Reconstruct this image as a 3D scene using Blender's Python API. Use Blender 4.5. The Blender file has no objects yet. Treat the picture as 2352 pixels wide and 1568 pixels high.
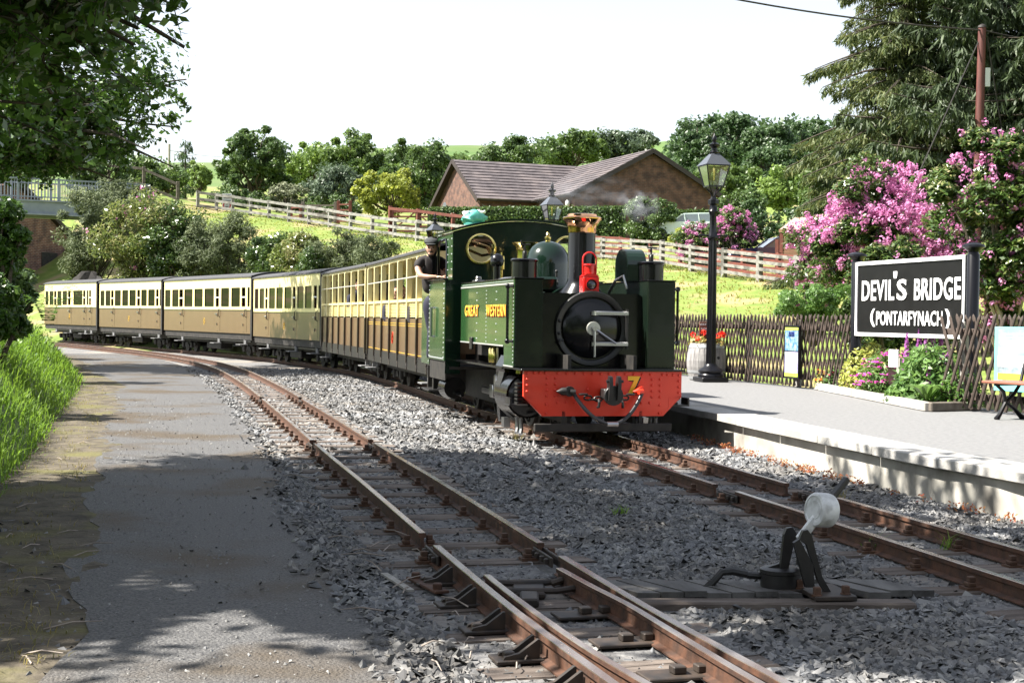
import bpy, bmesh, math, random
import numpy as np
from mathutils import Vector, Matrix, Euler

# ------------------------------------------------------------------ camera, sky, sun, exposure
scn = bpy.context.scene
COL = scn.collection
R_ = math.radians
EYE = 1.52
PITCH, ROLL = math.atan(53 / 3267), R_(0.8)
cam_d = bpy.data.cameras.new('camera'); cam_d.lens = 50.0; cam_d.sensor_width = 36.0
cam_d.clip_end = 3000
cam = bpy.data.objects.new('camera', cam_d); COL.objects.link(cam)
cam.matrix_world = (Matrix.Translation((0, 0, EYE)) @ Matrix.Rotation(R_(90) - PITCH, 4, 'X')
                    @ Matrix.Rotation(ROLL, 4, 'Z'))
scn.camera = cam

SUN_EL = R_(51)
world = bpy.data.worlds.new('World'); scn.world = world; world.use_nodes = True
wn = world.node_tree.nodes; wl = world.node_tree.links
bg = wn['Background']; sky = wn.new('ShaderNodeTexSky'); sky.sky_type = 'NISHITA'
sky.sun_disc = False; sky.sun_elevation = SUN_EL; sky.sun_rotation = R_(-95)
sky.altitude = 100; sky.air_density = 1.0; sky.dust_density = 1.0; sky.ozone_density = 1.0
hsv = wn.new('ShaderNodeHueSaturation'); hsv.inputs['Saturation'].default_value = .4      # pale hazy summer sky
wl.new(sky.outputs[0], hsv.inputs['Color']); wl.new(hsv.outputs[0], bg.inputs[0]); bg.inputs[1].default_value = 0.082
sun_d = bpy.data.lights.new('sun', 'SUN'); sun_d.energy = 5.0; sun_d.angle = R_(0.5); sun_d.color = (1, .95, .86)
sun = bpy.data.objects.new('sun', sun_d); COL.objects.link(sun)
_sd = Vector((-math.cos(SUN_EL) * math.cos(R_(5)), -math.cos(SUN_EL) * math.sin(R_(5)), math.sin(SUN_EL)))
sun.rotation_euler = _sd.to_track_quat('Z', 'Y').to_euler()
vs = scn.view_settings; vs.view_transform = 'Standard'; vs.look = 'None'; vs.gamma = 1.0
vs.use_curve_mapping = False; vs.exposure = 1.65
scn.cycles.max_bounces = 8; scn.cycles.transparent_max_bounces = 16
scn.cycles.caustics_reflective = False; scn.cycles.caustics_refractive = False
scn.cycles.sample_clamp_indirect = 6

# ------------------------------------------------------------------ survey: sight lines from the camera station (px on a 2352 wide sheet)
_f = np.array([0, math.cos(PITCH), -math.sin(PITCH)]); _r = np.array([1., 0, 0]); _u = np.cross(_r, _f)
_c, _s = math.cos(ROLL), math.sin(ROLL)
_R = _r * _c + _u * _s; _U = _u * _c - _r * _s; FPX = 3267.
def _ray(x, y): return _R * (x - 1176) / FPX - _U * (y - 784) / FPX + _f
def at(x, y, Y):
    d = _ray(x, y); t = Y / d[1]; return Vector((t * d[0], Y, EYE + t * d[2]))
def gr(x, y, z=0.):
    d = _ray(x, y); t = (z - EYE) / d[2]; return Vector((t * d[0], t * d[1], z))

rng = np.random.default_rng(7); random.seed(7)

# ------------------------------------------------------------------ mesh helpers
class MB:
    def __init__(s): s.v = []; s.f = []; s.sm = []
    def add(s, vs, fs, smooth=False):
        o = len(s.v); s.v += [tuple(v) for v in vs]
        s.f += [tuple(i + o for i in f) for f in fs]; s.sm += [smooth] * len(fs); return s
    def box(s, c, d, rot=None, ch=0.0):
        x, y, z = d[0] / 2, d[1] / 2, d[2] / 2
        if ch <= 0:
            vs = [(-x, -y, -z), (x, -y, -z), (x, y, -z), (-x, y, -z), (-x, -y, z), (x, -y, z), (x, y, z), (-x, y, z)]
            fs = [(3, 2, 1, 0), (4, 5, 6, 7), (0, 1, 5, 4), (1, 2, 6, 5), (2, 3, 7, 6), (3, 0, 4, 7)]
        else:
            ch = min(ch, x * .9, y * .9, z * .9)
            a = [(-x + ch, -y), (x - ch, -y), (x, -y + ch), (x, y - ch), (x - ch, y), (-x + ch, y), (-x, y - ch), (-x, -y + ch)]
            b = [(-x + ch, -y + ch), (x - ch, -y + ch), (x - ch, -y + ch), (x - ch, y - ch), (x - ch, y - ch), (-x + ch, y - ch), (-x + ch, y - ch), (-x + ch, -y + ch)]
            vs = [(p[0], p[1], -z) for p in b] + [(p[0], p[1], -z + ch) for p in a] + [(p[0], p[1], z - ch) for p in a] + [(p[0], p[1], z) for p in b]
            fs = []
            for k in range(3):
                for i in range(8):
                    j = (i + 1) % 8; fs.append((k * 8 + i, k * 8 + j, (k + 1) * 8 + j, (k + 1) * 8 + i))
            fs += [tuple(range(7, -1, -1)), tuple(range(24, 32))]
        M = rot if rot is not None else Matrix.Identity(3)
        c = Vector(c)
        return s.add([M @ Vector(v) + c for v in vs], fs)
    def bb(s, x0, x1, y0, y1, z0, z1, ch=0.0):
        return s.box(((x0 + x1) / 2, (y0 + y1) / 2, (z0 + z1) / 2), (abs(x1 - x0), abs(y1 - y0), abs(z1 - z0)), None, ch)
    def bar(s, p, q, w, h, up=(0, 0, 1), ch=0.0):
        p, q = Vector(p), Vector(q); d = q - p; L = d.length
        if L < 1e-6: return s
        y = d.normalized(); x = y.cross(Vector(up))
        if x.length < 1e-4: x = y.cross(Vector((1, 0, 0)))
        x.normalize(); z = x.cross(y)
        M = Matrix((x, y, z)).transposed()
        return s.box((p + q) / 2, (w, L, h), M, ch)
    def tube(s, pts, rad, n=8, cap=True, smooth=True):
        pts = [Vector(p) for p in pts]
        if not hasattr(rad, '__len__'): rad = [rad] * len(pts)
        vs = []; fs = []; pn = None
        for i, p in enumerate(pts):
            t = (pts[min(i + 1, len(pts) - 1)] - pts[max(i - 1, 0)])
            t = t.normalized() if t.length > 1e-9 else Vector((0, 0, 1))
            a = pn if pn is not None else (Vector((0, 0, 1)) if abs(t.z) < .9 else Vector((1, 0, 0)))
            x = a - t * a.dot(t)
            if x.length < 1e-5: x = t.orthogonal()
            x.normalize(); pn = x; y = t.cross(x)
            for k in range(n):
                an = 2 * math.pi * k / n
                vs.append(p + (x * math.cos(an) + y * math.sin(an)) * rad[i])
        for i in range(len(pts) - 1):
            for k in range(n):
                k2 = (k + 1) % n; fs.append((i * n + k, i * n + k2, (i + 1) * n + k2, (i + 1) * n + k))
        s.add(vs, fs, smooth)
        if cap:
            o = len(s.v) - len(vs)
            s.f.append(tuple(o + k for k in range(n - 1, -1, -1))); s.sm.append(False)
            s.f.append(tuple(o + (len(pts) - 1) * n + k for k in range(n))); s.sm.append(False)
        return s
    def lathe(s, prof, c=(0, 0, 0), axis='z', n=24, smooth=True, rot=None, cap=True):
        vs = []; fs = []; c = Vector(c)
        for r, h in prof:
            for k in range(n):
                a = 2 * math.pi * k / n; ca, sa = math.cos(a) * r, math.sin(a) * r
                p = {'z': (ca, sa, h), 'y': (sa, h, ca), 'x': (h, ca, sa)}[axis]
                p = Vector(p)
                if rot is not None: p = rot @ p
                vs.append(p + c)
        for i in range(len(prof) - 1):
            for k in range(n):
                k2 = (k + 1) % n; fs.append((i * n + k, i * n + k2, (i + 1) * n + k2, (i + 1) * n + k))
        s.add(vs, fs, smooth); o = len(s.v) - len(vs)
        if cap and prof[0][0] > 1e-5: s.f.append(tuple(o + k for k in range(n - 1, -1, -1))); s.sm.append(False)
        if cap and prof[-1][0] > 1e-5: s.f.append(tuple(o + (len(prof) - 1) * n + k for k in range(n))); s.sm.append(False)
        return s
    def sphere(s, c, r, n=12, sc=(1, 1, 1), m=8):
        vs = []; c = Vector(c); fs = []
        for i in range(m + 1):
            t = math.pi * i / m
            for k in range(n):
                a = 2 * math.pi * k / n
                vs.append((c.x + r * sc[0] * math.sin(t) * math.cos(a), c.y + r * sc[1] * math.sin(t) * math.sin(a), c.z + r * sc[2] * math.cos(t)))
        for i in range(m):
            for k in range(n):
                k2 = (k + 1) % n; fs.append((i * n + k, (i + 1) * n + k, (i + 1) * n + k2, i * n + k2))
        return s.add(vs, fs, True)
    def prism(s, poly, axis, a0, a1):
        def P(p, a): return {'x': (a, p[0], p[1]), 'y': (p[0], a, p[1]), 'z': (p[0], p[1], a)}[axis]
        n = len(poly)
        vs = [P(p, a0) for p in poly] + [P(p, a1) for p in poly]
        fs = [tuple(range(n - 1, -1, -1)), tuple(range(n, 2 * n))] + [(i, (i + 1) % n, n + (i + 1) % n, n + i) for i in range(n)]
        return s.add(vs, fs)
    def mesh(s, name):
        me = bpy.data.meshes.new(name); me.from_pydata(s.v, [], s.f); me.validate()
        bm = bmesh.new(); bm.from_mesh(me); bmesh.ops.recalc_face_normals(bm, faces=bm.faces); bm.to_mesh(me); bm.free()
        if any(s.sm):
            if len(me.polygons) == len(s.sm): me.polygons.foreach_set('use_smooth', s.sm)
            else: me.polygons.foreach_set('use_smooth', [True] * len(me.polygons))
            me.set_sharp_from_angle(angle=R_(38))
        return me

def obj(name, me, mat=None, parent=None, label=None, kind=None):
    if isinstance(me, MB): me = me.mesh(name)
    if mat is not None and len(me.materials) == 0: me.materials.append(mat)
    o = bpy.data.objects.new(name, me); COL.objects.link(o)
    if parent is not None: o.parent = parent
    if label: o['label'] = label
    if kind: o['kind'] = kind
    return o
def thing(name, label, cat, loc=(0, 0, 0), rz=0., group=None):
    o = bpy.data.objects.new(name, None); COL.objects.link(o); o.location = loc; o.rotation_euler = (0, 0, rz)
    o.empty_display_size = .2; o['label'] = label; o['category'] = cat
    if group: o['group'] = group
    return o
def tag(o, label, cat, group=None):
    o['label'] = label; o['category'] = cat
    if group: o['group'] = group
    return o
def struct(name, me, mat): return obj(name, me, mat, kind='structure')
def dup(root, loc=None, rz=None, label=None, scale=None):
    r = root.copy(); COL.objects.link(r)
    if loc is not None: r.location = loc
    if rz is not None: r.rotation_euler = (0, 0, rz)
    if scale is not None: r.scale = scale
    if label: r['label'] = label
    for ch in list(root.children):
        c = ch.copy(); COL.objects.link(c); c.parent = r
        for g in list(ch.children):
            d = g.copy(); COL.objects.link(d); d.parent = c
    return r
def quads(name, V, nv=4, tint=None, smooth=False):
    """V: (N,nv,3) numpy -> mesh of N loose faces with a per-face tint attribute"""
    N = V.shape[0]; me = bpy.data.meshes.new(name)
    me.vertices.add(N * nv); me.vertices.foreach_set('co', V.reshape(-1).astype(np.float32))
    me.loops.add(N * nv); me.loops.foreach_set('vertex_index', np.arange(N * nv, dtype=np.int32))
    me.polygons.add(N); me.polygons.foreach_set('loop_start', np.arange(0, N * nv, nv, dtype=np.int32))
    me.polygons.foreach_set('loop_total', np.full(N, nv, dtype=np.int32))
    if tint is not None:
        a = me.attributes.new('tint', 'FLOAT', 'FACE'); a.data.foreach_set('value', np.clip(tint, 0, 1).astype(np.float32))
    me.update(calc_edges=True)
    return me
def plate(name, outer, holes=(), thick=.02):
    """flat plate in local XY with holes, extruded along Z (centred)"""
    cu = bpy.data.curves.new(name, 'CURVE'); cu.dimensions = '2D'; cu.fill_mode = 'BOTH'; cu.extrude = thick / 2
    for poly in [outer] + list(holes):
        sp = cu.splines.new('POLY'); sp.points.add(len(poly) - 1)
        for i, p in enumerate(poly): sp.points[i].co = (p[0], p[1], 0, 1)
        sp.use_cyclic_u = True
    o = bpy.data.objects.new(name, cu); COL.objects.link(o)
    dg = bpy.context.evaluated_depsgraph_get(); me = bpy.data.meshes.new_from_object(o.evaluated_get(dg))
    bpy.data.objects.remove(o); bpy.data.curves.remove(cu); me.materials.clear(); me.polygons.foreach_set('use_smooth', [False] * len(me.polygons)); return me
def text_mesh(txt, size=1., ext=.01, bold=0., align='CENTER', shear=0., space=1.):
    cu = bpy.data.curves.new('lettering', 'FONT'); cu.body = txt; cu.size = size; cu.extrude = ext; cu.offset = bold
    cu.align_x = align; cu.shear = shear; cu.space_character = space; cu.resolution_u = 3
    o = bpy.data.objects.new('lettering', cu); COL.objects.link(o)
    dg = bpy.context.evaluated_depsgraph_get(); me = bpy.data.meshes.new_from_object(o.evaluated_get(dg))
    bpy.data.objects.remove(o); bpy.data.curves.remove(cu); me.materials.clear(); me.polygons.foreach_set('use_smooth', [False] * len(me.polygons)); return me
def xform(me, M): me.transform(M); me.update(); return me
def rrect(x0, x1, z0, z1, r=.03, n=3):
    p = []
    for cx, cz, a0 in ((x1 - r, z1 - r, 0), (x0 + r, z1 - r, 90), (x0 + r, z0 + r, 180), (x1 - r, z0 + r, 270)):
        for k in range(n + 1):
            a = R_(a0 + 90 * k / n); p.append((cx + r * math.cos(a), cz + r * math.sin(a)))
    return p
def circ(cx, cz, r, n=32): return [(cx + r * math.cos(2 * math.pi * k / n), cz + r * math.sin(2 * math.pi * k / n)) for k in range(n)]
XZ = Matrix(((1, 0, 0, 0), (0, 0, -1, 0), (0, 1, 0, 0), (0, 0, 0, 1)))     # plate XY -> world XZ, front facing -Y
YZ = Matrix(((0, 0, -1, 0), (-1, 0, 0, 0), (0, 1, 0, 0), (0, 0, 0, 1)))    # plate XY -> -Y,Z ; front facing -X
# ------------------------------------------------------------------ materials
def _nt(name):
    m = bpy.data.materials.new(name); m.use_nodes = True
    n = m.node_tree.nodes; l = m.node_tree.links; return m, n, l, n['Principled BSDF']
def pm(name, c1, c2=None, scale=4., rough=.6, metal=0., bump=0., bscale=None, coat=0., detail=6., stretch=(1, 1, 1), lo=.35, hi=.65, c3=None, s3=1., spec=.5, rvar=0.):
    m, n, l, b = _nt(name)
    b.inputs['Roughness'].default_value = rough; b.inputs['Metallic'].default_value = metal
    b.inputs['Coat Weight'].default_value = coat; b.inputs['Coat Roughness'].default_value = .04
    b.inputs['Specular IOR Level'].default_value = spec
    if c2 is None and not bump:
        b.inputs['Base Color'].default_value = (*c1, 1); return m
    tc = n.new('ShaderNodeTexCoord'); mp = n.new('ShaderNodeMapping'); mp.inputs['Scale'].default_value = stretch
    l.new(tc.outputs['Object'], mp.inputs[0])
    nz = n.new('ShaderNodeTexNoise'); nz.inputs['Scale'].default_value = scale; nz.inputs['Detail'].default_value = detail
    l.new(mp.outputs[0], nz.inputs['Vector'])
    rp = n.new('ShaderNodeValToRGB'); rp.color_ramp.elements[0].position = lo; rp.color_ramp.elements[1].position = hi
    rp.color_ramp.elements[0].color = (*c1, 1); rp.color_ramp.elements[1].color = (*(c2 or c1), 1)
    l.new(nz.outputs[0], rp.inputs[0]); out = rp.outputs[0]
    if c3 is not None:
        n3 = n.new('ShaderNodeTexNoise'); n3.inputs['Scale'].default_value = s3; n3.inputs['Detail'].default_value = 5
        l.new(tc.outputs['Object'], n3.inputs['Vector'])
        r3 = n.new('ShaderNodeValToRGB'); r3.color_ramp.elements[0].position = .5; r3.color_ramp.elements[1].position = .62
        l.new(n3.outputs[0], r3.inputs[0]); mx = n.new('ShaderNodeMix'); mx.data_type = 'RGBA'
        l.new(r3.outputs[0], mx.inputs[0]); l.new(out, mx.inputs[6]); mx.inputs[7].default_value = (*c3, 1); out = mx.outputs[2]
    l.new(out, b.inputs['Base Color'])
    if rvar:
        mr = n.new('ShaderNodeMapRange'); mr.inputs[3].default_value = rough - rvar; mr.inputs[4].default_value = rough + rvar
        l.new(nz.outputs[0], mr.inputs[0]); l.new(mr.outputs[0], b.inputs['Roughness'])
    if bump:
        nb = n.new('ShaderNodeTexNoise'); nb.inputs['Scale'].default_value = bscale or scale * 3; nb.inputs['Detail'].default_value = 6
        l.new(mp.outputs[0], nb.inputs['Vector'])
        bp = n.new('ShaderNodeBump'); bp.inputs['Strength'].default_value = bump; bp.inputs['Distance'].default_value = .02
        l.new(nb.outputs[0], bp.inputs['Height']); l.new(bp.outputs[0], b.inputs['Normal'])
    return m
def leafm(name, dark, light, trans=.35, rough=.45, mid=None, spec=.5):
    m, n, l, b = _nt(name); out = n['Material Output']
    at_ = n.new('ShaderNodeAttribute'); at_.attribute_name = 'tint'
    rp = n.new('ShaderNodeValToRGB'); e = rp.color_ramp.elements
    e[0].color = (*dark, 1); e[1].color = (*light, 1)
    if mid: q = e.new(.5); q.color = (*mid, 1)
    l.new(at_.outputs['Fac'], rp.inputs[0]); l.new(rp.outputs[0], b.inputs['Base Color'])
    b.inputs['Roughness'].default_value = rough; b.inputs['Specular IOR Level'].default_value = spec
    tr = n.new('ShaderNodeBsdfTranslucent'); hs = n.new('ShaderNodeHueSaturation'); hs.inputs['Value'].default_value = 1.5
    hs.inputs['Hue'].default_value = .49; l.new(rp.outputs[0], hs.inputs['Color']); l.new(hs.outputs[0], tr.inputs[0])
    mx = n.new('ShaderNodeMixShader'); mx.inputs[0].default_value = trans
    l.new(b.outputs[0], mx.inputs[1]); l.new(tr.outputs[0], mx.inputs[2]); l.new(mx.outputs[0], out.inputs[0])
    return m
def glassm(name, tint=(.8, .86, .86), refl=.12, ior=1.5):
    m, n, l, b = _nt(name); out = n['Material Output']
    t = n.new('ShaderNodeBsdfTransparent'); t.inputs[0].default_value = (*tint, 1)
    g = n.new('ShaderNodeBsdfGlossy'); g.inputs['Roughness'].default_value = .03
    fr = n.new('ShaderNodeFresnel'); fr.inputs[0].default_value = ior
    ad = n.new('ShaderNodeMath'); ad.operation = 'ADD'; ad.inputs[1].default_value = refl - .04; l.new(fr.outputs[0], ad.inputs[0])
    mx = n.new('ShaderNodeMixShader'); l.new(ad.outputs[0], mx.inputs[0]); l.new(t.outputs[0], mx.inputs[1]); l.new(g.outputs[0], mx.inputs[2])
    l.new(mx.outputs[0], out.inputs[0]); return m
M = {}
M['black'] = pm('black_gloss_paint', (.005, .005, .006), rough=.2, coat=.12, spec=.35)
M['blackm'] = pm('black_satin_iron', (.012, .012, .013), (.022, .02, .019), 9, .42, bump=.08)
M['soot'] = pm('sooty_underframe', (.010, .009, .009), (.03, .026, .022), 7, .7)
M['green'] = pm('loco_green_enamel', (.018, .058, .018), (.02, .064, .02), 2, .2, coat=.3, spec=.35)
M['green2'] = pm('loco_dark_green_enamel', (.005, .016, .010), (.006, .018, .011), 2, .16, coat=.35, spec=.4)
M['red'] = pm('buffer_beam_red', (.78, .045, .016), (.70, .036, .014), 3, .35, coat=.15)
M['redlamp'] = pm('lamp_red_paint', (.62, .012, .01), rough=.3, coat=.4)
M['brass'] = pm('polished_brass', (.78, .62, .24), rough=.16, metal=1.)
M['copper'] = pm('polished_copper', (.86, .46, .25), rough=.1, metal=1.)
M['steel'] = pm('bright_steel', (.42, .42, .43), rough=.3, metal=1.)
M['alu'] = pm('bright_strip', (.75, .75, .76), rough=.3, metal=.6)
M['cream'] = pm('coach_cream_paint', (.84, .72, .37), (.78, .67, .34), 3, .3, coat=.3)
M['creamd'] = pm('coach_cream_weathered', (.74, .66, .36), (.64, .57, .31), 5, .4, coat=.1)
M['brown'] = pm('coach_brown_paint', (.14, .09, .05), (.128, .082, .046), 3, .3, coat=.15)
M['inner'] = pm('coach_interior_dark', (.05, .03, .022), rough=.7)
M['front_shade_green'] = pm('tank_front_and_shade_green', (.006, .012, .008), (.009, .014, .009), 3, rough=.22, coat=.2, spec=.3)
M['brownd'] = pm('coach_dark_brown', (.022, .016, .012), rough=.3, coat=.3)
M['roof'] = pm('coach_roof_grey', (.062, .062, .066), (.045, .045, .048), 6, .7)
M['gold'] = pm('gold_leaf_lettering', (.85, .55, .06), rough=.45)
M['gold7'] = pm('yellow_number_paint', (.80, .50, .02), rough=.4)
M['orange'] = pm('letter_shade_red', (.55, .05, .02), rough=.45)
M['seat'] = pm('maroon_seat_cloth', (.28, .03, .03), rough=.85)
M['tan'] = pm('cab_interior_tan', (.38, .21, .13), rough=.5)
M['rubber'] = pm('hose_rubber', (.015, .015, .018), rough=.4)
M['glass'] = glassm('window_glass', (.82, .86, .84), .08)
M['dglass'] = glassm('tinted_window_glass', (.06, .07, .075), .05, 1.22)
M['lglass'] = glassm('lantern_glass', (.93, .95, .95), .10)
M['rail'] = pm('rusty_rail_side', (.045, .023, .015), (.105, .046, .025), 14, .75, bump=.15, bscale=60)
M['railtop'] = pm('worn_rail_head', (.26, .17, .13), (.46, .41, .38), 6, .26, metal=.8, stretch=(1, .25, 1), rvar=.1)
M['sleeper'] = pm('weathered_sleeper', (.07, .054, .045), (.17, .14, .12), 6, .85, bump=.5, bscale=30, stretch=(.35, 3, 1))
M['bolt'] = pm('rusty_bolt', (.075, .04, .025), (.12, .06, .035), 20, .8)
M['chair'] = pm('dark_cast_iron', (.022, .018, .016), (.05, .035, .026), 12, .6)
M['stone'] = pm('slate_ballast', (.20, .205, .215), (.42, .42, .42), 3, .8)
M['white'] = pm('white_gloss_paint', (.62, .63, .64), (.74, .75, .76), 8, .4, c3=(.45, .45, .45), s3=9., bump=.1)
M['whitep'] = pm('sign_white_paint', (.85, .85, .85), rough=.5)
M['plank'] = pm('dark_board', (.045, .042, .04), (.12, .115, .11), 7, .7, bump=.4, bscale=24, stretch=(1, .2, 1))  # mottled dark grey with lengthwise grain
M['lath'] = pm('brown_stained_lath', (.045, .032, .025), (.085, .062, .05), 8, .65, bump=.2)
M['post'] = pm('grey_fence_post', (.26, .25, .23), (.38, .36, .33), 9, .8, bump=.3, bscale=30, stretch=(3, 3, .5))
M['greywood'] = pm('silvered_fence_wood', (.17, .165, .15), (.30, .29, .265), 5, .85, bump=.3, bscale=25, stretch=(1, 1, 3), c3=(.10, .095, .085), s3=2.)
M['redwood'] = pm('red_stained_wood', (.11, .03, .02), (.16, .046, .028), 5, .8)
M['darkwood'] = pm('dark_old_wood', (.09, .075, .06), (.17, .145, .12), 6, .85, bump=.3)
M['lampblack'] = pm('lamp_post_black', (.004, .004, .006), rough=.3, coat=.1, spec=.3)
M['bark'] = pm('tree_bark', (.035, .028, .02), (.08, .062, .045), 9, .9, bump=.5)
M['barkpale'] = pm('pale_bark', (.22, .18, .15), (.36, .31, .27), 9, .85, bump=.3)
M['barrel'] = pm('weathered_barrel_oak', (.20, .19, .19), (.32, .31, .30), 5, .75, bump=.3, stretch=(4, 4, .6))
M['hoop'] = pm('galvanised_hoop', (.36, .38, .39), (.46, .47, .48), 6, .45, metal=.5)
M['skin'] = pm('skin', (.62, .37, .27), (.55, .31, .22), 12, .5)
M['shirt'] = pm('black_cotton', (.018, .014, .014), (.028, .024, .024), 18, .85)
M['navy'] = pm('navy_trousers', (.015, .016, .035), rough=.85)
M['hair'] = pm('dark_hair', (.015, .010, .008), rough=.7)
M['greyhair'] = pm('grey_hair', (.35, .34, .33), rough=.7)
M['cap'] = pm('charcoal_wool_cap', (.03, .032, .034), (.045, .047, .05), 40, .9)
M['signblack'] = pm('sign_black_paint', (.006, .006, .006), (.009, .009, .009), 4, .4, spec=.25)
# ------------------------------------------------------------------ lines of the place
def spline(pts, step=.5):
    P = [np.array(p, float) for p in pts]; P = [2 * P[0] - P[1]] + P + [2 * P[-1] - P[-2]]
    out = []
    for i in range(1, len(P) - 2):
        n = max(2, int(np.linalg.norm(P[i + 1] - P[i]) / (step / 4)))
        for k in range(n):
            t = k / n; a, b, c, d = P[i - 1], P[i], P[i + 1], P[i + 2]
            out.append(.5 * (2 * b + (c - a) * t + (2 * a - 5 * b + 4 * c - d) * t * t + (3 * b - 3 * c + d - a) * t ** 3))
    out.append(P[-2]); out = np.array(out)
    s = np.concatenate([[0], np.cumsum(np.linalg.norm(np.diff(out, axis=0), axis=1))])
    u = np.arange(0, s[-1], step)
    return np.stack([np.interp(u, s, out[:, k]) for k in range(out.shape[1])], 1)
def tz(Y): return .0045 * max(0., Y - 38.)
def normals(P):
    T = np.gradient(P, axis=0); T /= np.linalg.norm(T, axis=1)[:, None]
    return np.stack([T[:, 1], -T[:, 0]], 1)          # to the right of travel (+Y travel)
main_pts = [(4.925 - .2315 * y, y) for y in (3.5, 8, 13, 18, 23, 27)] + [(-2.117, 30.44), (-4.02, 37.34), (-7.175, 44.65), (-11.93, 52.6), (-16.08, 58.67), (-20.25, 64.5), (-26, 72.4), (-33, 82)]
MAIN = spline(main_pts, .5)
side_pts = [(1.45, 3.0), (.75, 5.47), (.41, 6.66), (.105, 7.85), (-.37, 9.8), (-.98, 12.3), (-1.57, 14.65), (-3.3, 21.7), (-5.27, 29.5), (-7.5, 37.4), (-10.0, 44), (-13.6, 51), (-18.6, 59), (-23.8, 66.5), (-29, 74)]
SIDE = spline(side_pts, .5)
GAUGE = .66
M['ballast'] = pm('ballast_bed', (.09, .09, .095), (.20, .197, .195), 18, .9, bump=.9, bscale=26, c3=(.24, .21, .18), s3=.5)
M['asphalt'] = pm('worn_asphalt', (.034, .034, .038), (.15, .147, .145), 75, .7, bump=1.0, bscale=60, c3=(.07, .052, .033), s3=.65, detail=9, lo=.3, hi=.7)
M['platform'] = pm('platform_asphalt', (.145, .145, .15), (.195, .195, .195), 20, .8, bump=.2, bscale=80)
M['dirt'] = pm('mossy_verge_dirt', (.05, .04, .028), (.12, .10, .07), 5, .95, bump=.9, bscale=22, c3=(.11, .10, .035), s3=1.3)
M['conc'] = pm('weathered_concrete', (.34, .325, .285), (.50, .48, .435), 2.2, .85, bump=.25, bscale=14, stretch=(1, 1, .35), c3=(.20, .185, .16), s3=1.1)
M['coping'] = pm('pale_coping_slab', (.34, .33, .31), (.45, .44, .42), 5, .85, bump=.2, bscale=30, c3=(.33, .31, .28), s3=1.6)
M['hillgrass'] = pm('rough_hill_grass', (.105, .165, .02), (.17, .215, .04), 1.6, .9, bump=.9, bscale=9, c3=(.26, .21, .10), s3=.45)
M['bank'] = pm('bank_soil_grass', (.05, .085, .015), (.10, .15, .03), 4, .95, bump=.8, bscale=12)
M['farfield'] = pm('far_pasture', (.055, .115, .02), (.09, .15, .032), .05, .95, c3=(.10, .14, .04), s3=.02)

# ------------------------------------------------------------------ terrain (hillside behind platform and train)
ctrl = []
for y in (-15, 0, 12, 24): ctrl += [(x, y, -.35) for x in (-30, -12, -4, 0, 4)]
ctrl += [(-4, 37, -.35), (-9, 34, -.35), (-12, 50, -.3), (-18, 45, -.3), (-20, 62, -.25), (-28, 60, -.2), (-30, 74, -.1), (-60, 60, 0), (-40, 90, .5)]
ctrl += [(9, 4, .2), (8.2, 12, .25), (7.4, 18, .3), (6.6, 22, .36), (5.6, 27, .36), (4.2, 33, .4), (2, 39, .5), (-2, 46, .6), (-7, 54, .8), (-12.5, 61, 1.2), (-18, 67.5, 1.5), (-24, 77, 2.2)]
FENCE = [(250, 425, 97), (330, 432, 97), (408, 466, 97), (454, 479, 97), (497, 484, 97), (534, 489, 96.5), (575, 495, 96), (618, 501, 95), (663, 508, 94), (709, 514, 93), (757, 522, 91.5), (805, 531, 90), (855, 539, 88), (906, 546, 86), (958, 552, 83.5), (1012, 559, 81.5), (1070, 566, 79.5), (1130, 573, 78), (1190, 580, 76.5), (1252, 586, 75), (1318, 592, 73.5), (1384, 598, 72), (1452, 604, 68), (1520, 611, 64), (1588, 624, 60), (1663, 636, 57), (1744, 648, 54), (1830, 660, 51.5), (1910, 671, 49.5), (1990, 682, 47.5)]
FP = [at(*f) for f in FENCE]
ctrl += [tuple(p) for p in FP[::2]]
ctrl += [tuple(at(680, 640, 76)), tuple(at(560, 650, 78)), tuple(at(430, 660, 80)), tuple(at(800, 620, 70)), tuple(at(640, 560, 86)), tuple(at(480, 560, 88))]
ctrl += [(4, 48, 1.6), (8, 40, 1.3), (0, 56, 2.3), (11, 33, 1.2), (5, 84, 6.3), (12, 84, 6.2), (20, 70, 4.6), (-4, 96, 6.6), (-14, 108, 8.8), (-26, 112, 9.8), (6, 100, 6.6), (14, 100, 6.6), (30, 100, 8), (0, 130, 9), (-30, 140, 12), (40, 140, 14), (25, 50, 3.2), (18, 24, 1.4), (14, 12, .9), (40, 30, 4), (60, 80, 8), (-60, 130, 12), (-90, 160, 16), (90, 160, 20)]
ctrl = np.array(ctrl)
def _solve():
    d = np.linalg.norm(ctrl[:, None, :2] - ctrl[None, :, :2], axis=2)
    n = len(ctrl); A = np.zeros((n + 3, n + 3)); A[:n, :n] = d + np.eye(n) * .02
    A[:n, n] = 1; A[:n, n + 1:] = ctrl[:, :2]; A[n, :n] = 1; A[n + 1:, :n] = ctrl[:, :2].T
    return np.linalg.solve(A, np.concatenate([ctrl[:, 2], np.zeros(3)]))
_w = _solve()
def hz(X, Y):
    X = np.atleast_1d(np.asarray(X, float)); Y = np.atleast_1d(np.asarray(Y, float)); out = np.full(X.shape, _w[-3])
    out = out + _w[-2] * X + _w[-1] * Y
    for k in range(len(ctrl)): out += _w[k] * np.sqrt((X - ctrl[k, 0]) ** 2 + (Y - ctrl[k, 1]) ** 2)
    return out
def hz1(x, y): return float(hz([x], [y])[0])
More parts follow.
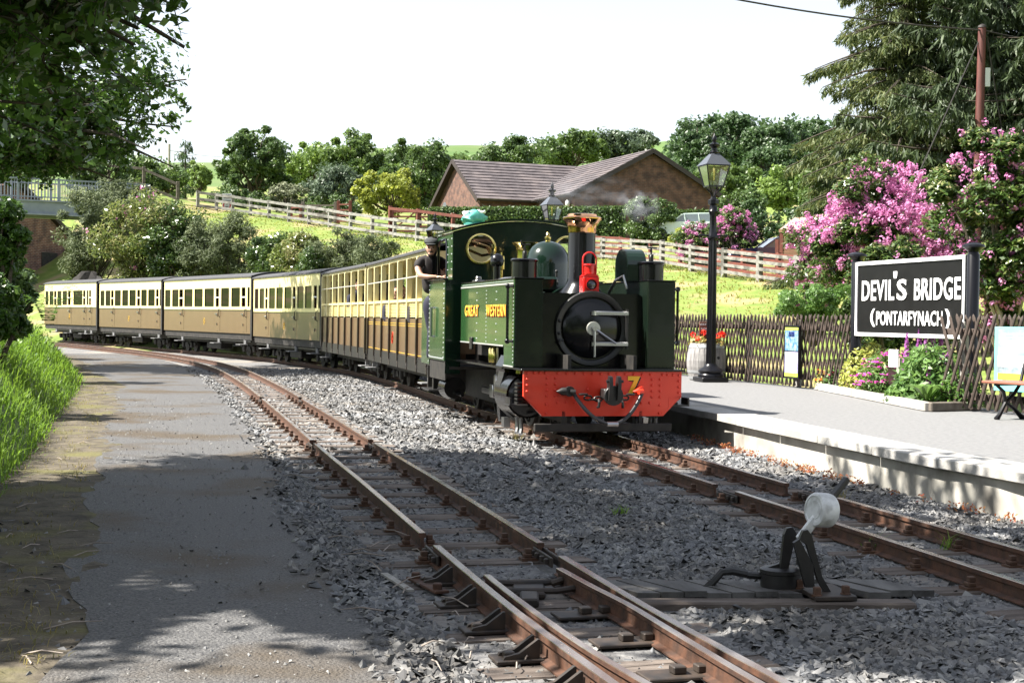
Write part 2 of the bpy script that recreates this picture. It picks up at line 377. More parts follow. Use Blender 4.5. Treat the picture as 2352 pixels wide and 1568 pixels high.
def grid_mesh(name, xs, ys, fn):
    X, Y = np.meshgrid(xs, ys); Z = fn(X.ravel(), Y.ravel()); nx, ny = len(xs), len(ys)
    V = np.stack([X.ravel(), Y.ravel(), Z], 1)
    i = np.arange(nx * ny).reshape(ny, nx); F = np.stack([i[:-1, :-1], i[:-1, 1:], i[1:, 1:], i[1:, :-1]], -1).reshape(-1, 4)
    me = bpy.data.meshes.new(name); me.from_pydata(V.tolist(), [], F.tolist())
    me.polygons.foreach_set('use_smooth', [True] * len(me.polygons)); return me
def _terr(X, Y):
    z = hz(X, Y)
    return z + .05 * np.sin(X * 1.7 + Y * .9) * np.sin(Y * 1.3 - X * .6) * np.clip((z - .5), 0, 1)
xs = np.concatenate([np.arange(-90, -32, 4), np.arange(-32, 30, .8), np.arange(30, 92, 4)])
ys = np.concatenate([np.arange(-20, 20, 2), np.arange(20, 112, .8), np.arange(112, 182, 4)])
struct('hillside', grid_mesh('hillside', xs, ys, _terr), M['hillgrass'])
RIDGE = [(-1200, 380), (-300, 378), (100, 376), (330, 374), (440, 373), (520, 374), (640, 362), (800, 345), (950, 336), (1010, 334), (1100, 333), (1200, 337), (1350, 345), (1450, 338), (1500, 329), (1550, 316), (1650, 312), (1800, 318), (1950, 330), (2352, 350), (3500, 400)]
_rp = [at(x, y, 420) for x, y in RIDGE]
def _far(X, Y):
    zr = np.interp(X * 420 / np.clip(Y, 150, 700) , [p.x for p in _rp], [p.z for p in _rp])
    t = np.clip((Y - 150) / 270, 0, 1); t2 = np.clip((Y - 420) / 400, 0, 1)
    return 6 + (zr - 6) * (t ** 1.15) - 60 * t2 ** 1.5 + 1.2 * np.sin(X * .03 + Y * .02) * t * (1 - t)
struct('far_hill', grid_mesh('far_hill', np.arange(-420, 460, 14.), np.concatenate([np.arange(150, 430, 10.), np.arange(430, 900, 40.)]), _far), M['farfield'])
struct('ground', MB().add([(-2500, -300, -3), (2500, -300, -3), (2500, 2800, -3), (-2500, 2800, -3)], [(0, 1, 2, 3)]), M['farfield'])

def strip(name, L, Rr, z, mat, nx=1, zf=None, thick=0):
    n = len(L); vs = []; fs = []
    for i in range(n):
        for k in range(nx + 1):
            t = k / nx; x = L[i][0] * (1 - t) + Rr[i][0] * t; y = L[i][1] * (1 - t) + Rr[i][1] * t
            vs.append((x, y, z + (zf(x, y) if zf else 0)))
    for i in range(n - 1):
        for k in range(nx): a = i * (nx + 1) + k; fs.append((a, a + 1, a + nx + 2, a + nx + 1))
    m = MB(); m.add(vs, fs)
    if thick:
        for i in range(n - 1):
            for A in (i * (nx + 1), i * (nx + 1) + nx):
                B = A + nx + 1; a, b = vs[A], vs[B]
                m.add([a, b, (b[0], b[1], b[2] - thick), (a[0], a[1], a[2] - thick)], [(0, 1, 2, 3)])
    return struct(name, m, mat)
bank_pts = [(-2.0, 1.0), (-2.4, 5.0), (-3.3, 8.2), (-4.15, 11.4), (-5.25, 15.8), (-6.5, 20.4), (-8.95, 29.5), (-11.95, 38.5), (-18.6, 56), (-24, 66), (-31, 79)]
BANK = spline(bank_pts, .6)
pathR = [(-.15, 2.5), (-.398, 5.9), (-.83, 7.6), (-1.36, 9.8), (-2.15, 13.2), (-3.25, 17.9), (-4.72, 23.9), (-7.2, 33.4), (-10.3, 43), (-14, 51)]
pathL = [(-1.5, 2.5), (-1.85, 5.8), (-2.4, 7.8), (-3.06, 10.3), (-4.3, 14.9), (-6.0, 21.0), (-8.5, 30), (-11.4, 38), (-14.5, 46.5), (-17, 52)]
PR = spline(pathR, .4); PL = spline(pathL, .4); _n = min(len(PR), len(PL))
def edge_x(P, y): return np.interp(y, P[:, 1], P[:, 0])
# platform edge and rear line
plat_front = [(5.1, 5.0), (4.62, 7.5), (3.91, 10.81), (3.69, 11.43), (3.217, 13.52), (2.762, 15.7), (2.449, 17.48), (1.95, 20), (.75, 25.5), (-.45, 30.6), (-2.2, 37), (-5.2, 44), (-9.9, 51.6), (-14.2, 57.6), (-18.5, 63.6)]
PF = spline(plat_front, .4)
PFN = normals(PF)
yy = np.arange(1.5, 80, .5)
tb_l = np.stack([edge_x(BANK, yy) - .5, yy], 1); tb_r = np.stack([np.where(yy < 63, edge_x(PF, yy), edge_x(MAIN, yy) + 2.5) + .25, yy], 1)
strip('trackbed', tb_l, tb_r, 0., M['ballast'], 12, zf=lambda x, y: tz(y))
_rg = np.random.default_rng(3)
yy = np.arange(2.6, 50, .25)
pl_ = np.stack([edge_x(PL, yy) + .07 * np.sin(yy * 2.1) + _rg.normal(0, .03, len(yy)), yy], 1); pr_ = np.stack([edge_x(PR, yy) + _rg.normal(0, .018, len(yy)) + .03 * np.sin(yy * 1.3), yy], 1)
strip('path', pl_, pr_, .03, M['asphalt'], 6, zf=lambda x, y: tz(y) + .006 * math.sin(x * 3 + y), thick=.04)
vl_ = np.stack([edge_x(BANK, yy) - .6, yy], 1); vr_ = np.stack([edge_x(PL, yy) + .55, yy], 1)
strip('verge', vl_, vr_, .031, M['dirt'], 26, zf=lambda x, y: tz(y) + .006 * math.sin(x * 5 + y * 2.3) + .008 * math.sin(x * 13 + 2 * math.sin(y * 3.1)) * math.sin(y * 7.7) - .05 * max(0., x - float(edge_x(PL, y)) - .05))
# grass bank on the left
bn = -normals(BANK)
def bank_sec(i, d):
    h = 2.15 * (1 - math.exp(-d / 1.9)) + .10 * d
    h *= .45 + .55 * min(1, max(0, (62 - BANK[i, 1]) / 40)) if BANK[i, 1] > 22 else 1
    w = .12 * math.sin(BANK[i, 1] * .9 + d) * min(1, d)
    return (BANK[i, 0] + bn[i, 0] * d, BANK[i, 1] + bn[i, 1] * d, h - .02 + w + tz(BANK[i, 1]))
ds = [-.1, 0, .35, .8, 1.3, 2, 3, 4.5, 7, 11, 18]
vs_ = [bank_sec(i, d) for i in range(len(BANK)) for d in ds]; k = len(ds)
struct('grass_bank', MB().add(vs_, [(i * k + j, i * k + j + 1, (i + 1) * k + j + 1, (i + 1) * k + j) for i in range(len(BANK) - 1) for j in range(k - 1)], True), M['bank'])

# ------------------------------------------------------------------ platform with coping slabs
PLZ = .40
plat = struct('platform', MB(), M['platform']); 
back = spline([(10.5, 5.0), (9.0, 9.5), (7.4, 15.2), (6.75, 17.3), (6.05, 20.0), (5.65, 22.4), (4.85, 25.0), (4.1, 27.6), (3.2, 31), (2.0, 36), (-.5, 42.5), (-5.0, 50.5), (-9.5, 57), (-13.5, 63)], .4)
yp = np.arange(5, 62, .5)
m_ = MB(); fr_ = [(edge_x(PF, y) + .38, y) for y in yp]; bk_ = [(edge_x(back, y) + .15, y) for y in yp]
vs_ = []; fs_ = []
for i in range(len(yp)):
    for k in range(9):
        t = k / 8; vs_.append((fr_[i][0] * (1 - t) + bk_[i][0] * t, yp[i], PLZ - .006 + tz(yp[i])))
for i in range(len(yp) - 1):
    for k in range(8): a = i * 9 + k; fs_.append((a, a + 1, a + 10, a + 9))
m_.add(vs_, fs_)
plat.data = m_.mesh('platform'); plat.data.materials.append(M['platform'])
# wall under the coping
wv = []; wf = []
for i in range(len(PF)):
    x, y = PF[i] + PFN[i] * .09; zz = tz(y)
    wv += [(x, y, -.1), (x, y, PLZ - .09 + zz), (x + .35, y, PLZ - .09 + zz)]
for i in range(len(PF) - 1):
    a = i * 3; wf += [(a, a + 3, a + 4, a + 1), (a + 1, a + 4, a + 5, a + 2)]
obj('platform_wall', MB().add(wv, wf), M['conc'], plat)
s_ = np.concatenate([[0], np.cumsum(np.linalg.norm(np.diff(PF, axis=0), axis=1))])
u = .0; _r2 = random.Random(5)
while u < s_[-1] - 1.3:
    L = 1.18
    x0, y0 = np.interp(u + .006, s_, PF[:, 0]), np.interp(u + .006, s_, PF[:, 1]); x1, y1 = np.interp(u + L - .006, s_, PF[:, 0]), np.interp(u + L - .006, s_, PF[:, 1])
    if y0 > 48: break
    n_ = Vector((y1 - y0, -(x1 - x0), 0)).normalized(); p_ = Vector((x0, y0, 0)); q_ = Vector((x1, y1, 0))
    zc = PLZ - .045 + tz(y0) + _r2.uniform(-.003, .003)
    obj('coping_slab', MB().bar(p_ + n_ * .24 + Vector((0, 0, zc)), q_ + n_ * .24 + Vector((0, 0, zc)), .48, .09, ch=.008), M['coping'], plat)
    u += L

# ------------------------------------------------------------------ tracks
def offset(P, d): return P + normals(P) * d
prof_side = [(-.05, .0), (.05, .0), (.05, .008), (.012, .02), (.009, .075), (.024, .083), (.024, .108), (-.024, .108), (-.024, .083), (-.009, .075), (-.012, .02), (-.05, .008)]
def sweep(P, prof, z0):
    N = normals(P); vs = []; fs = []; n = len(prof)
    for i in range(len(P)):
        for a, h in prof: vs.append((P[i, 0] + N[i, 0] * a, P[i, 1] + N[i, 1] * a, z0 + tz(P[i, 1]) + h))
    for i in range(len(P) - 1):
        for k in range(n): k2 = (k + 1) % n; fs.append((i * n + k, i * n + k2, (i + 1) * n + k2, (i + 1) * n + k))
    fs += [tuple(range(n)), tuple((len(P) - 1) * n + k for k in range(n))]
    m = MB(); m.add(vs, fs); return m
def rail(P, parent):
    o = obj('rail', sweep(P, prof_side, .012), M['rail'], parent)
    obj('rail_head', sweep(P, [(-.0225, .1081), (.0225, .1081), (.021, .1115), (-.021, .1115)], .012), M['railtop'], o)
    return o
def cut(P, y0, y1): return P[(P[:, 1] >= y0) & (P[:, 1] <= y1)]
clip = MB(); clip.bb(-.05, .05, -.045, .045, 0, .018); clip.bb(-.032, .02, -.03, .03, .018, .045, .006); clip.bb(-.02, .02, -.02, .02, .045, .075, .004); CLIP = clip.mesh('rail_bolt'); CLIP.materials.append(M['bolt'])
SLP = [MB().box((0, 0, 0), (1.34, .21, .1), None, .012).mesh('sleeper') for _ in range(4)]
for i, me in enumerate(SLP):
    me.materials.append(M['sleeper'])
    for v in me.vertices: v.co.x += _r2.uniform(-.02, .02); v.co.y += _r2.uniform(-.012, .012); v.co.z += _r2.uniform(-.004, .004)
def sleepers(P, parent, ymax, ybolt, pitch=.66, skip=None):
    s = np.concatenate([[0], np.cumsum(np.linalg.norm(np.diff(P, axis=0), axis=1))]); u = .2; N = normals(P)
    while u < s[-1]:
        x, y = np.interp(u, s, P[:, 0]), np.interp(u, s, P[:, 1])
        if y > ymax: break
        nx, ny = np.interp(u, s, N[:, 0]), np.interp(u, s, N[:, 1]); a = math.atan2(ny, nx) + _r2.uniform(-.02, .02)
        o = obj('sleeper', SLP[_r2.randrange(4)], None, parent); o.location = (x, y, tz(y) - .036 + _r2.uniform(-.006, .006)); o.rotation_euler = (0, 0, a)
        if y < ybolt:
            for sgn in (-1, 1):
                for off in (-.075, .075):
                    if skip and skip(y, sgn, off): continue
                    c = obj('rail_bolt', CLIP, None, parent); d = sgn * GAUGE / 2 + off
                    c.location = (x + nx * d, y + ny * d, tz(y) + .012); c.rotation_euler = (0, 0, a if off < 0 else a + math.pi)
        u += pitch * _r2.uniform(.94, 1.06)
siding = thing('siding_track', 'rusty narrow-gauge siding track beside the asphalt path, with points in the foreground', 'railway track')
gap_ = .004
for sgn in (-1, 1):
    P = offset(SIDE, sgn * GAUGE / 2)
    for a, b_ in ((3.2, 8.72), (8.73, 15.9), (15.91, 24), (24.01, 75)): rail(cut(P, a, b_), siding)
    for yj in (8.72, 15.9, 24.0):
        k_ = int(np.argmin(abs(P[:, 1] - yj))); t_ = Vector((*(P[k_ + 1] - P[k_ - 1]), 0)).normalized(); n_ = Vector((t_.y, -t_.x, 0)); c_ = Vector((np.interp(yj, P[:, 1], P[:, 0]), yj, .06))
        for q in (-1, 1):
            mb = MB(); mb.bar(c_ + n_ * q * .026 - t_ * .22, c_ + n_ * q * .026 + t_ * .22, .016, .06, ch=.004)
            for e in (-.16, -.06, .06, .16): mb.box(c_ + n_ * q * .045 + t_ * e, (.03, .034, .034), Matrix((n_, t_, Vector((0, 0, 1)))).transposed(), .005)
            obj('fishplate', mb, M['chair'], siding)
sleepers(cut(SIDE, 3.2, 75), siding, 36, 26, skip=lambda y, s, o: y < 8.3 and (s < 0 and o < 0 or s > 0 and o < 0 or s < 0 and o > 0))
mainT = thing('platform_track', 'narrow-gauge running line under the train, along the platform wall', 'railway track')
for sgn in (-1, 1):
    P = offset(MAIN, sgn * GAUGE / 2)
    for a, b_ in ((3.2, 11.85), (11.86, 80)): rail(cut(P, a, b_), mainT)
    yj = 11.85; k_ = int(np.argmin(abs(P[:, 1] - yj))); t_ = Vector((*(P[k_ + 1] - P[k_ - 1]), 0)).normalized(); n_ = Vector((t_.y, -t_.x, 0)); c_ = Vector((np.interp(yj, P[:, 1], P[:, 0]), yj, .06))
    for q in (-1, 1):
        mb = MB(); mb.bar(c_ + n_ * q * .026 - t_ * .22, c_ + n_ * q * .026 + t_ * .22, .016, .06, ch=.004)
        for e in (-.16, -.06, .06, .16): mb.box(c_ + n_ * q * .045 + t_ * e, (.03, .034, .034), Matrix((n_, t_, Vector((0, 0, 1)))).transposed(), .005)
        obj('fishplate', mb, M['chair'], mainT)
sleepers(cut(MAIN, 3.4, 80), mainT, 32, 24)
# points: switch blades, slide chairs, stretcher bars
blR = np.array([(.255, 8.10), (.455, 7.43), (.588, 7.025), (.735, 6.455), (.905, 5.80), (1.10, 5.1), (1.42, 4.0), (1.72, 3.0)])
blL = np.array([(-.165, 7.95), (-.045, 7.45), (.145, 6.73), (.34, 6.06), (.545, 5.47), (.92, 4.5), (1.3, 3.6)])
for P in (blR, blL):
    P2 = spline(P[::-1], .2)
    o = obj('switch_blade', sweep(P2, [(-.045, .004), (.045, .004), (.045, .012), (.011, .02), (.009, .075), (.02, .083), (.02, .102), (-.02, .102), (-.02, .083), (-.009, .075), (-.011, .02), (-.045, .012)], .014), M['rail'], siding)
    obj('rail_head', sweep(P2, [(-.019, .1021), (.019, .1021), (.017, .106), (-.017, .106)], .014), M['railtop'], o)
PLs = offset(SIDE, -GAUGE / 2); PRs = offset(SIDE, GAUGE / 2)
cp = MB()
cp.bb(-.26, .0, -.09, .09, 0, .02, .004)
for yb in (-.05, .05): cp.prism([(-.02, .018), (-.22, .018), (-.21, .035), (-.13, .05), (-.08, .085), (-.03, .12), (-.02, .118)], 'y', yb - .014, yb + .014)
cp.bb(-.2, -.14, -.03, .03, .02, .05, .006)
CHAIR = cp.mesh('slide_chair'); CHAIR.materials.append(M['chair'])
for y in (8.05, 7.45, 6.85, 6.28, 5.72):
    x = np.interp(y, PLs[:, 1], PLs[:, 0]); c = obj('slide_chair', CHAIR, None, siding); c.location = (x - .03, y, .014); c.rotation_euler = (0, 0, R_(16)); c.scale = (.84, .84, .84)
for y in (7.2, 6.6, 6.0):
    x = np.interp(y, PRs[:, 1], PRs[:, 0]); mb = MB().bb(-.16, .16, -.08, .08, 0, .016, .004); mb.bb(-.03, .03, -.03, .03, .016, .05, .005); mb.bb(.08, .13, -.03, .03, .016, .05, .005)
    c = obj('slide_chair', mb, M['chair'], siding); c.location = (x - .22, y, .014); c.rotation_euler = (0, 0, R_(16))
t_ = Vector((.97, .26, 0)); 
for y0, xs_ in ((7.85, (-.1, .3)), (7.62, (-.06, .36))):
    obj('stretcher_bar', MB().tube([(xs_[0], y0, .06), (xs_[0] + .12, y0 + .03, .05), (xs_[1] - .1, y0 + .06, .05), (xs_[1], y0 + .09, .06)], .018, 8), M['chair'], siding)
obj('facing_point_lock', MB().bb(.02, .2, 7.62, 7.98, .012, .05, .01).bb(.06, .16, 7.4, 7.62, .012, .06, .01).tube([(.24, 7.9, .05), (.3, 7.9, .07), (.36, 7.93, .07), (.4, 7.95, .05)], .02), M['chair'], siding)
obj('tie_plate', MB().bar((-.55, 8.15, .025), (-.36, 7.72, .025), .085, .016, ch=.003).box((-.53, 8.1, .045), (.05, .05, .04), None, .006).box((-.39, 7.78, .045), (.05, .05, .04), None, .006), M['rail'], siding, 'flat rusty tie plate bolted down outside the left rail')
obj('measuring_strip', MB().bar((-.72, 8.2, .035), (-.53, 7.7, .035), .04, .012), M['post'], siding, 'pale weathered wooden lath lying beside the left rail')
# ------------------------------------------------------------------ carriages
HW = .95
JOINT = [((-.398, 23.001), 13.0, 7.64), ((-2.203, 30.785), 15.5, 6.80), ((-4.137, 37.666), 23.5, 7.62), ((-7.335, 44.965), 31.0, 8.92), ((-12.119, 52.905), 34.5, 6.99), ((-16.278, 58.952), 35.5, 6.84)]
def arch(z_edge, rise, hw, n=14, inset=0.):
    return [(hw * math.cos(math.pi * k / n) if False else hw * (1 - 2 * k / n), z_edge + rise * (1 - (1 - 2 * k / n) ** 2) ** .85) for k in range(n + 1)]
def roof_mesh(L, z, rise, hw, t=.035, over=.06):
    a = arch(z, rise, hw + .05); poly = a + [(x, zz - t) for x, zz in reversed(a)]
    m = MB(); m.prism(poly, 'y', -over, L + over); m.sm = [True] * len(m.sm); return m
def bogie(par, y, r=.24):
    mb = MB()
    for s in (-1, 1):
        mb.bb(s * .46 - .03, s * .46 + .03, y - .75, y + .75, .33, .45, .01)
        for d in (-.45, .45): mb.bb(s * .5 - .05, s * .5 + .05, y + d - .09, y + d + .09, .26, .46, .02)
        for k in range(4): mb.bb(s * .5 - .04, s * .5 + .04, y - .22 + k * .03, y + .22 - k * .03, .30 + k * .03, .325 + k * .03)
    mb.bb(-.45, .45, y - .12, y + .12, .38, .55)
    o = obj('bogie', mb, M['soot'], par)
    for d in (-.45, .45):
        w = MB()
        for s in (-1, 1): w.lathe([(r + .02, -.05), (r + .02, -.03), (r, -.025), (r, .04), (r - .04, .045), (.06, .02), (.06, .0)] if s > 0 else [(r, -.04), (r, .025), (r + .02, .03), (r + .02, .05), (.06, .045), (.05, -.02)], (s * .33, y + d, .12 + r), 'x', 20)
        w.tube([(-.33, y + d, .12 + r), (.33, y + d, .12 + r)], .04)
        obj('wheelset', w, M['soot'], o)
def steps(par, ys, L, z=.50, hw=1.08):
    obj('step_rail', MB().bb(-.9, -.86, .2, L - .2, .60, .63), M['blackm'], par)
    for y in ys:
        mb = MB(); mb.bb(-hw - .06, -hw + .2, y - .2, y + .2, z, z + .025, .004); mb.bb(-hw + .15, -hw + .2, y - .15, y + .05, z + .025, z + .14, .01); mb.bb(-.93, -.86, y - .03, y + .03, z, .66)
        obj('footstep', mb, M['post2'], par)
M['post2'] = pm('lit_step_plate', (.12, .12, .125), (.20, .20, .20), 9, .6)  # grey paints in the light caught on the step tops
def crest(par, y, z, col, x=-HW - .012, h=.22):
    m = MB()
    for k in range(16):
        a0, a1 = 2 * math.pi * k / 16, 2 * math.pi * (k + 1) / 16
        m.bar((x, y + .085 * math.cos(a0), z + h / 2 * math.sin(a0)), (x, y + .085 * math.cos(a1), z + h / 2 * math.sin(a1)), .004, .016, up=(1, 0, 0))
    m.bar((x, y - .045, z - .05), (x, y + .045, z + .05), .004, .018, up=(1, 0, 0)); m.bar((x, y + .045, z - .05), (x, y - .045, z + .05), .004, .018, up=(1, 0, 0)); m.bar((x, y, z - .085), (x, y, z + .085), .004, .018, up=(1, 0, 0))
    obj('crest', m, col, par)
def closed_coach(idx, x0, x1, wins, label, zoff, k_):
    (px, py), ang, L = JOINT[idx]
    t = thing('closed_carriage', label, 'railway carriage', (px, py, zoff), R_(ang), 'carriages of the train')
    def loc(c):
        s = (c - x0) / (x1 - x0); tt = s * k_ / (1 + s * (k_ - 1)) if False else s * k_ / (1 + s * (k_ - 1)); return L * (1 - tt)
    zb, zw, zt, w0, w1 = .86, 1.60, 2.67, 1.716, 2.317
    W = [(loc(b_), loc(a_), ty) for a_, b_, ty in wins]
    holes = [rrect(-y1, -y0, w0, w1, .035) for y0, y1, ty in W]
    up = xform(plate('upper_panel', [(0, zw), (-L, zw), (-L, zt), (0, zt)], holes, .03), YZ)
    lo = xform(plate('lower_panel', [(0, zb), (-L, zb), (-L, zw - .004), (0, zw - .004)], [], .03), YZ)
    up.materials.append(M['cream']); lo.materials.append(M['brown'])
    for sx in (-1, 1):
        a = obj('upper_panel', up, None, t); a.location.x = sx * HW; a = obj('lower_panel', lo, None, t); a.location.x = sx * HW
    obj('end_gap_strip', MB().bb(-HW - .022, -HW + .02, -.06, .07, .70, zt + .02), M['soot'], t)  # black strip added to widen the dark gap between coaches
    obj('waist_moulding', MB().bb(-HW - .03, -HW - .015, .01, L - .01, zw - .012, zw + .014), M['brownd'], t)
    obj('roof', roof_mesh(L, zt, .16, HW), M['roof'], t)
    obj('floor', MB().bb(-HW + .03, HW - .03, .03, L - .03, zb + .02, zb + .07), M['inner'], t)
    e = arch(zt - .02, .15, HW - .02); poly = [(-HW + .02, .70)] + [(HW - .02, .70)] + e
    for y in (0, L - .04): obj('end_panel', MB().prism(poly, 'y', y + .002, y + .038), M['soot'], t)
    obj('solebar', MB().bb(-HW + .03, -HW + .11, .05, L - .05, .66, .858).bb(HW - .11, HW - .03, .05, L - .05, .66, .858), M['soot'], t)
    obj('gangway', MB().bb(-.12, .12, -.34, .0, .5, .66).tube([(-.3, -.33, .6), (-.3, -.2, .45), (-.3, 0, .62)], .025).bb(-HW + .05, HW - .05, -.12, 0, .70, .74), M['soot'], t)
    obj('underframe', MB().bb(-.55, .55, .3, L - .3, .50, .68).bb(-.62, -.2, L * .42, L * .58, .30, .52, .02), M['soot'], t)  # plain dark underframe box, added to block light beneath the coach
    for yb in (1.35, L - 1.35): bogie(t, yb)
    doors = [(y0, y1) for y0, y1, ty in W if ty == 'd']
    for y0, y1, ty in W:
        ring = MB()
        o = obj('window', xform(plate('window', rrect(-y1 - .008, -y0 + .008, w0 - .008, w1 + .008, .04), [rrect(-y1 + .012, -y0 - .012, w0 + .012, w1 - .012, .03)], .012), YZ), M['brownd'], t); o.location.x = -HW - .012
        if ty == 'w': p = obj('pane', xform(plate('pane', rrect(-y1 + .002, -y0 - .002, w0 + .002, w1 - .002, .03), [], .004), YZ), M['dglass'], o); p.location.x = .012
        else:
            obj('drop_bar', MB().bb(-.01, .01, y0, y1, (w0 + w1) / 2 - .018, (w0 + w1) / 2 + .018), M['whitep'], o)
    for y0, y1 in doors:
        mb = MB(); yc = (y0 + y1) / 2
        mb.bb(-HW - .05, -HW - .02, yc - .01, yc + .16, 1.46, 1.49, .004); mb.bb(-HW - .045, -HW - .015, yc - .03, yc + .0, 1.40, 1.47); mb.bb(-HW - .045, -HW - .015, yc - .005, yc + .02, 1.10, 1.17)
        obj('door_handle', mb, M['steel'], t)
        obj('grab_handle', MB().tube([(-HW - .015, y0 - .09, 1.38), (-HW - .06, y0 - .09, 1.40), (-HW - .06, y0 - .09, 1.62), (-HW - .015, y0 - .09, 1.64)], .012, 6), M['blackm'], t)
        obj('door_edge', MB().bb(-HW - .019, -HW - .0155, y0 - .14, y0 - .132, .90, 1.59).bb(-HW - .019, -HW - .0155, yc - .1, yc + .02, .905, .915), M['brownd'], t)
        obj('seat', MB().bb(-.8, .8, yc - .5, yc - .38, zb + .1, 1.85, .03).bb(-.8, .8, yc - .4, yc - .02, zb + .1, 1.25, .03), M['seat'], t)
        obj('seat', MB().bb(-.8, .8, yc + .5, yc + .62, zb + .1, 1.85, .03), M['seat'], t)
    for yy_ in (L * .33, L * .66): obj('partition', MB().bb(-HW + .02, HW - .02, yy_, yy_ + .03, zb + .05, zt), M['inner'], t)
    crest(t, L * .5, 1.22, M['gold'])
    steps(t, [(a + b_) / 2 for a, b_ in doors], L)
    return t
closed_coach(2, 1745, 2285, [(1757, 1784, 'w'), (1797, 1830, 'w'), (1842, 1858, 'd'), (1872, 1918, 'w'), (1930, 1980, 'w'), (1995, 2048, 'w'), (2063, 2082, 'd'), (2098, 2145, 'w'), (2160, 2210, 'w'), (2228, 2252, 'd'), (2266, 2278, 'w')], 'cream and brown closed carriage coupled directly behind the two open-sided ones', .0, 1.17)
closed_coach(3, 1045, 1690, [(1052, 1090, 'w'), (1105, 1150, 'w'), (1157, 1183, 'd'), (1195, 1255, 'w'), (1270, 1330, 'w'), (1345, 1413, 'w'), (1428, 1450, 'd'), (1468, 1525, 'w'), (1543, 1605, 'w'), (1618, 1645, 'd'), (1662, 1677, 'w')], 'longest cream and brown closed carriage, its black end showing at the right', .06, 1.16)
closed_coach(4, 530, 1020, [(540, 568, 'w'), (580, 615, 'w'), (622, 640, 'd'), (652, 697, 'w'), (710, 755, 'w'), (767, 815, 'w'), (828, 848, 'd'), (860, 902, 'w'), (915, 965, 'w'), (977, 995, 'd'), (1007, 1018, 'w')], 'cream and brown closed carriage next to the last one in the train', .09, 1.11)
closed_coach(5, 98, 495, [(105, 127, 'w'), (137, 165, 'w'), (171, 186, 'd'), (196, 225, 'w'), (237, 268, 'w'), (277, 295, 'd'), (318, 385, 'w'), (392, 407, 'd'), (420, 430, 'w'), (437, 450, 'd')], 'last carriage of the train, with one wide guard window, nearest the grass bank', .12, 1.09)

def open_coach(idx, nb, label, lined):
    (px, py), ang, L = JOINT[idx]
    t = thing('open_carriage', label, 'railway carriage', (px, py, 0), R_(ang), 'carriages of the train')
    zt = 2.62; bay = L / nb; C = M['creamd']
    for sx in (-1, 1):
        X = sx * HW
        obj('cant_rail', MB().bb(X - .03, X + .03, 0, L, 2.53, zt), C, t)
        obj('sill', MB().bb(X - .035, X + .035, 0, L, 1.775, 1.83, .006), M['cream'], t)
        obj('brown_panel', MB().bb(X - .012, X + .012, 0, L, .842, 1.49), M['brown'], t)
        obj('solebar', MB().bb(X - .03, X + .015, 0, L, .60, .84), M['blackm'], t)
        for k in range(nb):
            y0, y1 = k * bay + .05, (k + 1) * bay - .05
            mb = MB(); 
            for q in range(9): mb.box((X, (y0 + y1) / 2, 1.52 + q * .0275), (.022, y1 - y0, .006), Matrix.Rotation(R_(0), 3, 'Y')); mb.box((X - .006 * sx, (y0 + y1) / 2, 1.531 + q * .0275), (.008, y1 - y0, .024), Matrix.Rotation(R_(12 * sx), 3, 'Y'))
            obj('louvre', mb, C, t)
        for k in range(nb + 1):
            y = min(max(k * bay, .045), L - .045)
            p = obj('post', MB().bb(X - .05, X + .05, y - .035, y + .035, 1.495, 2.53, .006), C, t)
            obj('post_foot', MB().bb(X - .055, X + .05, y - .036, y + .036, .72, 1.493, .006).prism([(y - .036, .60), (y + .036, .60), (y + .036, .72), (y - .036, .72)], 'x', X - .04 if sx < 0 else X, X + .01 if sx < 0 else X + .04), M['brownd'], t)
            bm_ = MB()
            for zz in (.66, .72, .78):
                bm_.sphere((X + sx * .03, y + .075, zz), .014, 6, m=4); bm_.sphere((X + sx * .03, y - .075, zz), .014, 6, m=4)
            obj('bolt_row', bm_, M['blackm'], t, kind='stuff')
        obj('hand_bar', MB().tube([(X * 1.04, .1, 2.2), (X * 1.04, L - .1, 2.2)], .013, 6), M['alu'], t)
    if lined:
        ln = MB()
        for z in (1.40, 1.36, .87): ln.bb(-HW - .017, -HW - .0125, .05, L - .05, z, z + .006)
        obj('gold_lining', ln, M['gold'], t)
        crest(t, L * .53, 1.13, M['orange'], -HW - .016, .22)
    obj('roof', roof_mesh(L, zt, .17, HW + .02), M['roof'], t)
    obj('ceiling', MB().bb(-HW + .03, HW - .03, .03, L - .03, zt - .05, zt - .03), M['creamd'], t)
    obj('floor', MB().bb(-HW + .02, HW - .02, .02, L - .02, .86, .92), M['inner'], t)
    for y in (0, L - .04):
        e = xform(plate('end_panel', [(-HW + .02, .70), (HW - .02, .70), (HW - .02, 2.55), (0, 2.72), (-HW + .02, 2.55)], [rrect(-.78, -.1, 1.85, 2.42, .06), rrect(.1, .78, 1.85, 2.42, .06)], .03), XZ)
        o = obj('end_panel', e, M['cream'], t); o.location.y = y + .02
        if y > 0: g = obj('end_window', xform(plate('end_window', rrect(-.80, .80, 1.83, 2.44, .06), [], .004), XZ), M['glass'], o)
    for k in range(nb):
        y = (k + .5) * bay; obj('seat', MB().bb(-.85, .85, y - .22, y + .2, .95, 1.28, .02).bb(-.85, .85, y + .18, y + .25, 1.2, 1.74, .02), M['brown'], t)
    obj('underframe', MB().bb(-.6, .6, .3, L - .3, .46, .62), M['soot'], t)  # dark box added to keep the space below the floor black
    for yb in (1.35, L - 1.35): bogie(t, yb)
    obj('gangway', MB().bb(-.12, .12, -.34, .0, .5, .66).tube([(-.3, -.33, .6), (-.3, -.2, .45), (-.3, 0, .62)], .025), M['soot'], t)
    steps(t, [.25, L - .45], L, .44, 1.0)
    return t
coachA = open_coach(0, 7, 'open-sided carriage with louvred waist coupled behind the locomotive', True)
coachB = open_coach(1, 7, 'second open-sided carriage, between the first and the closed ones', False)

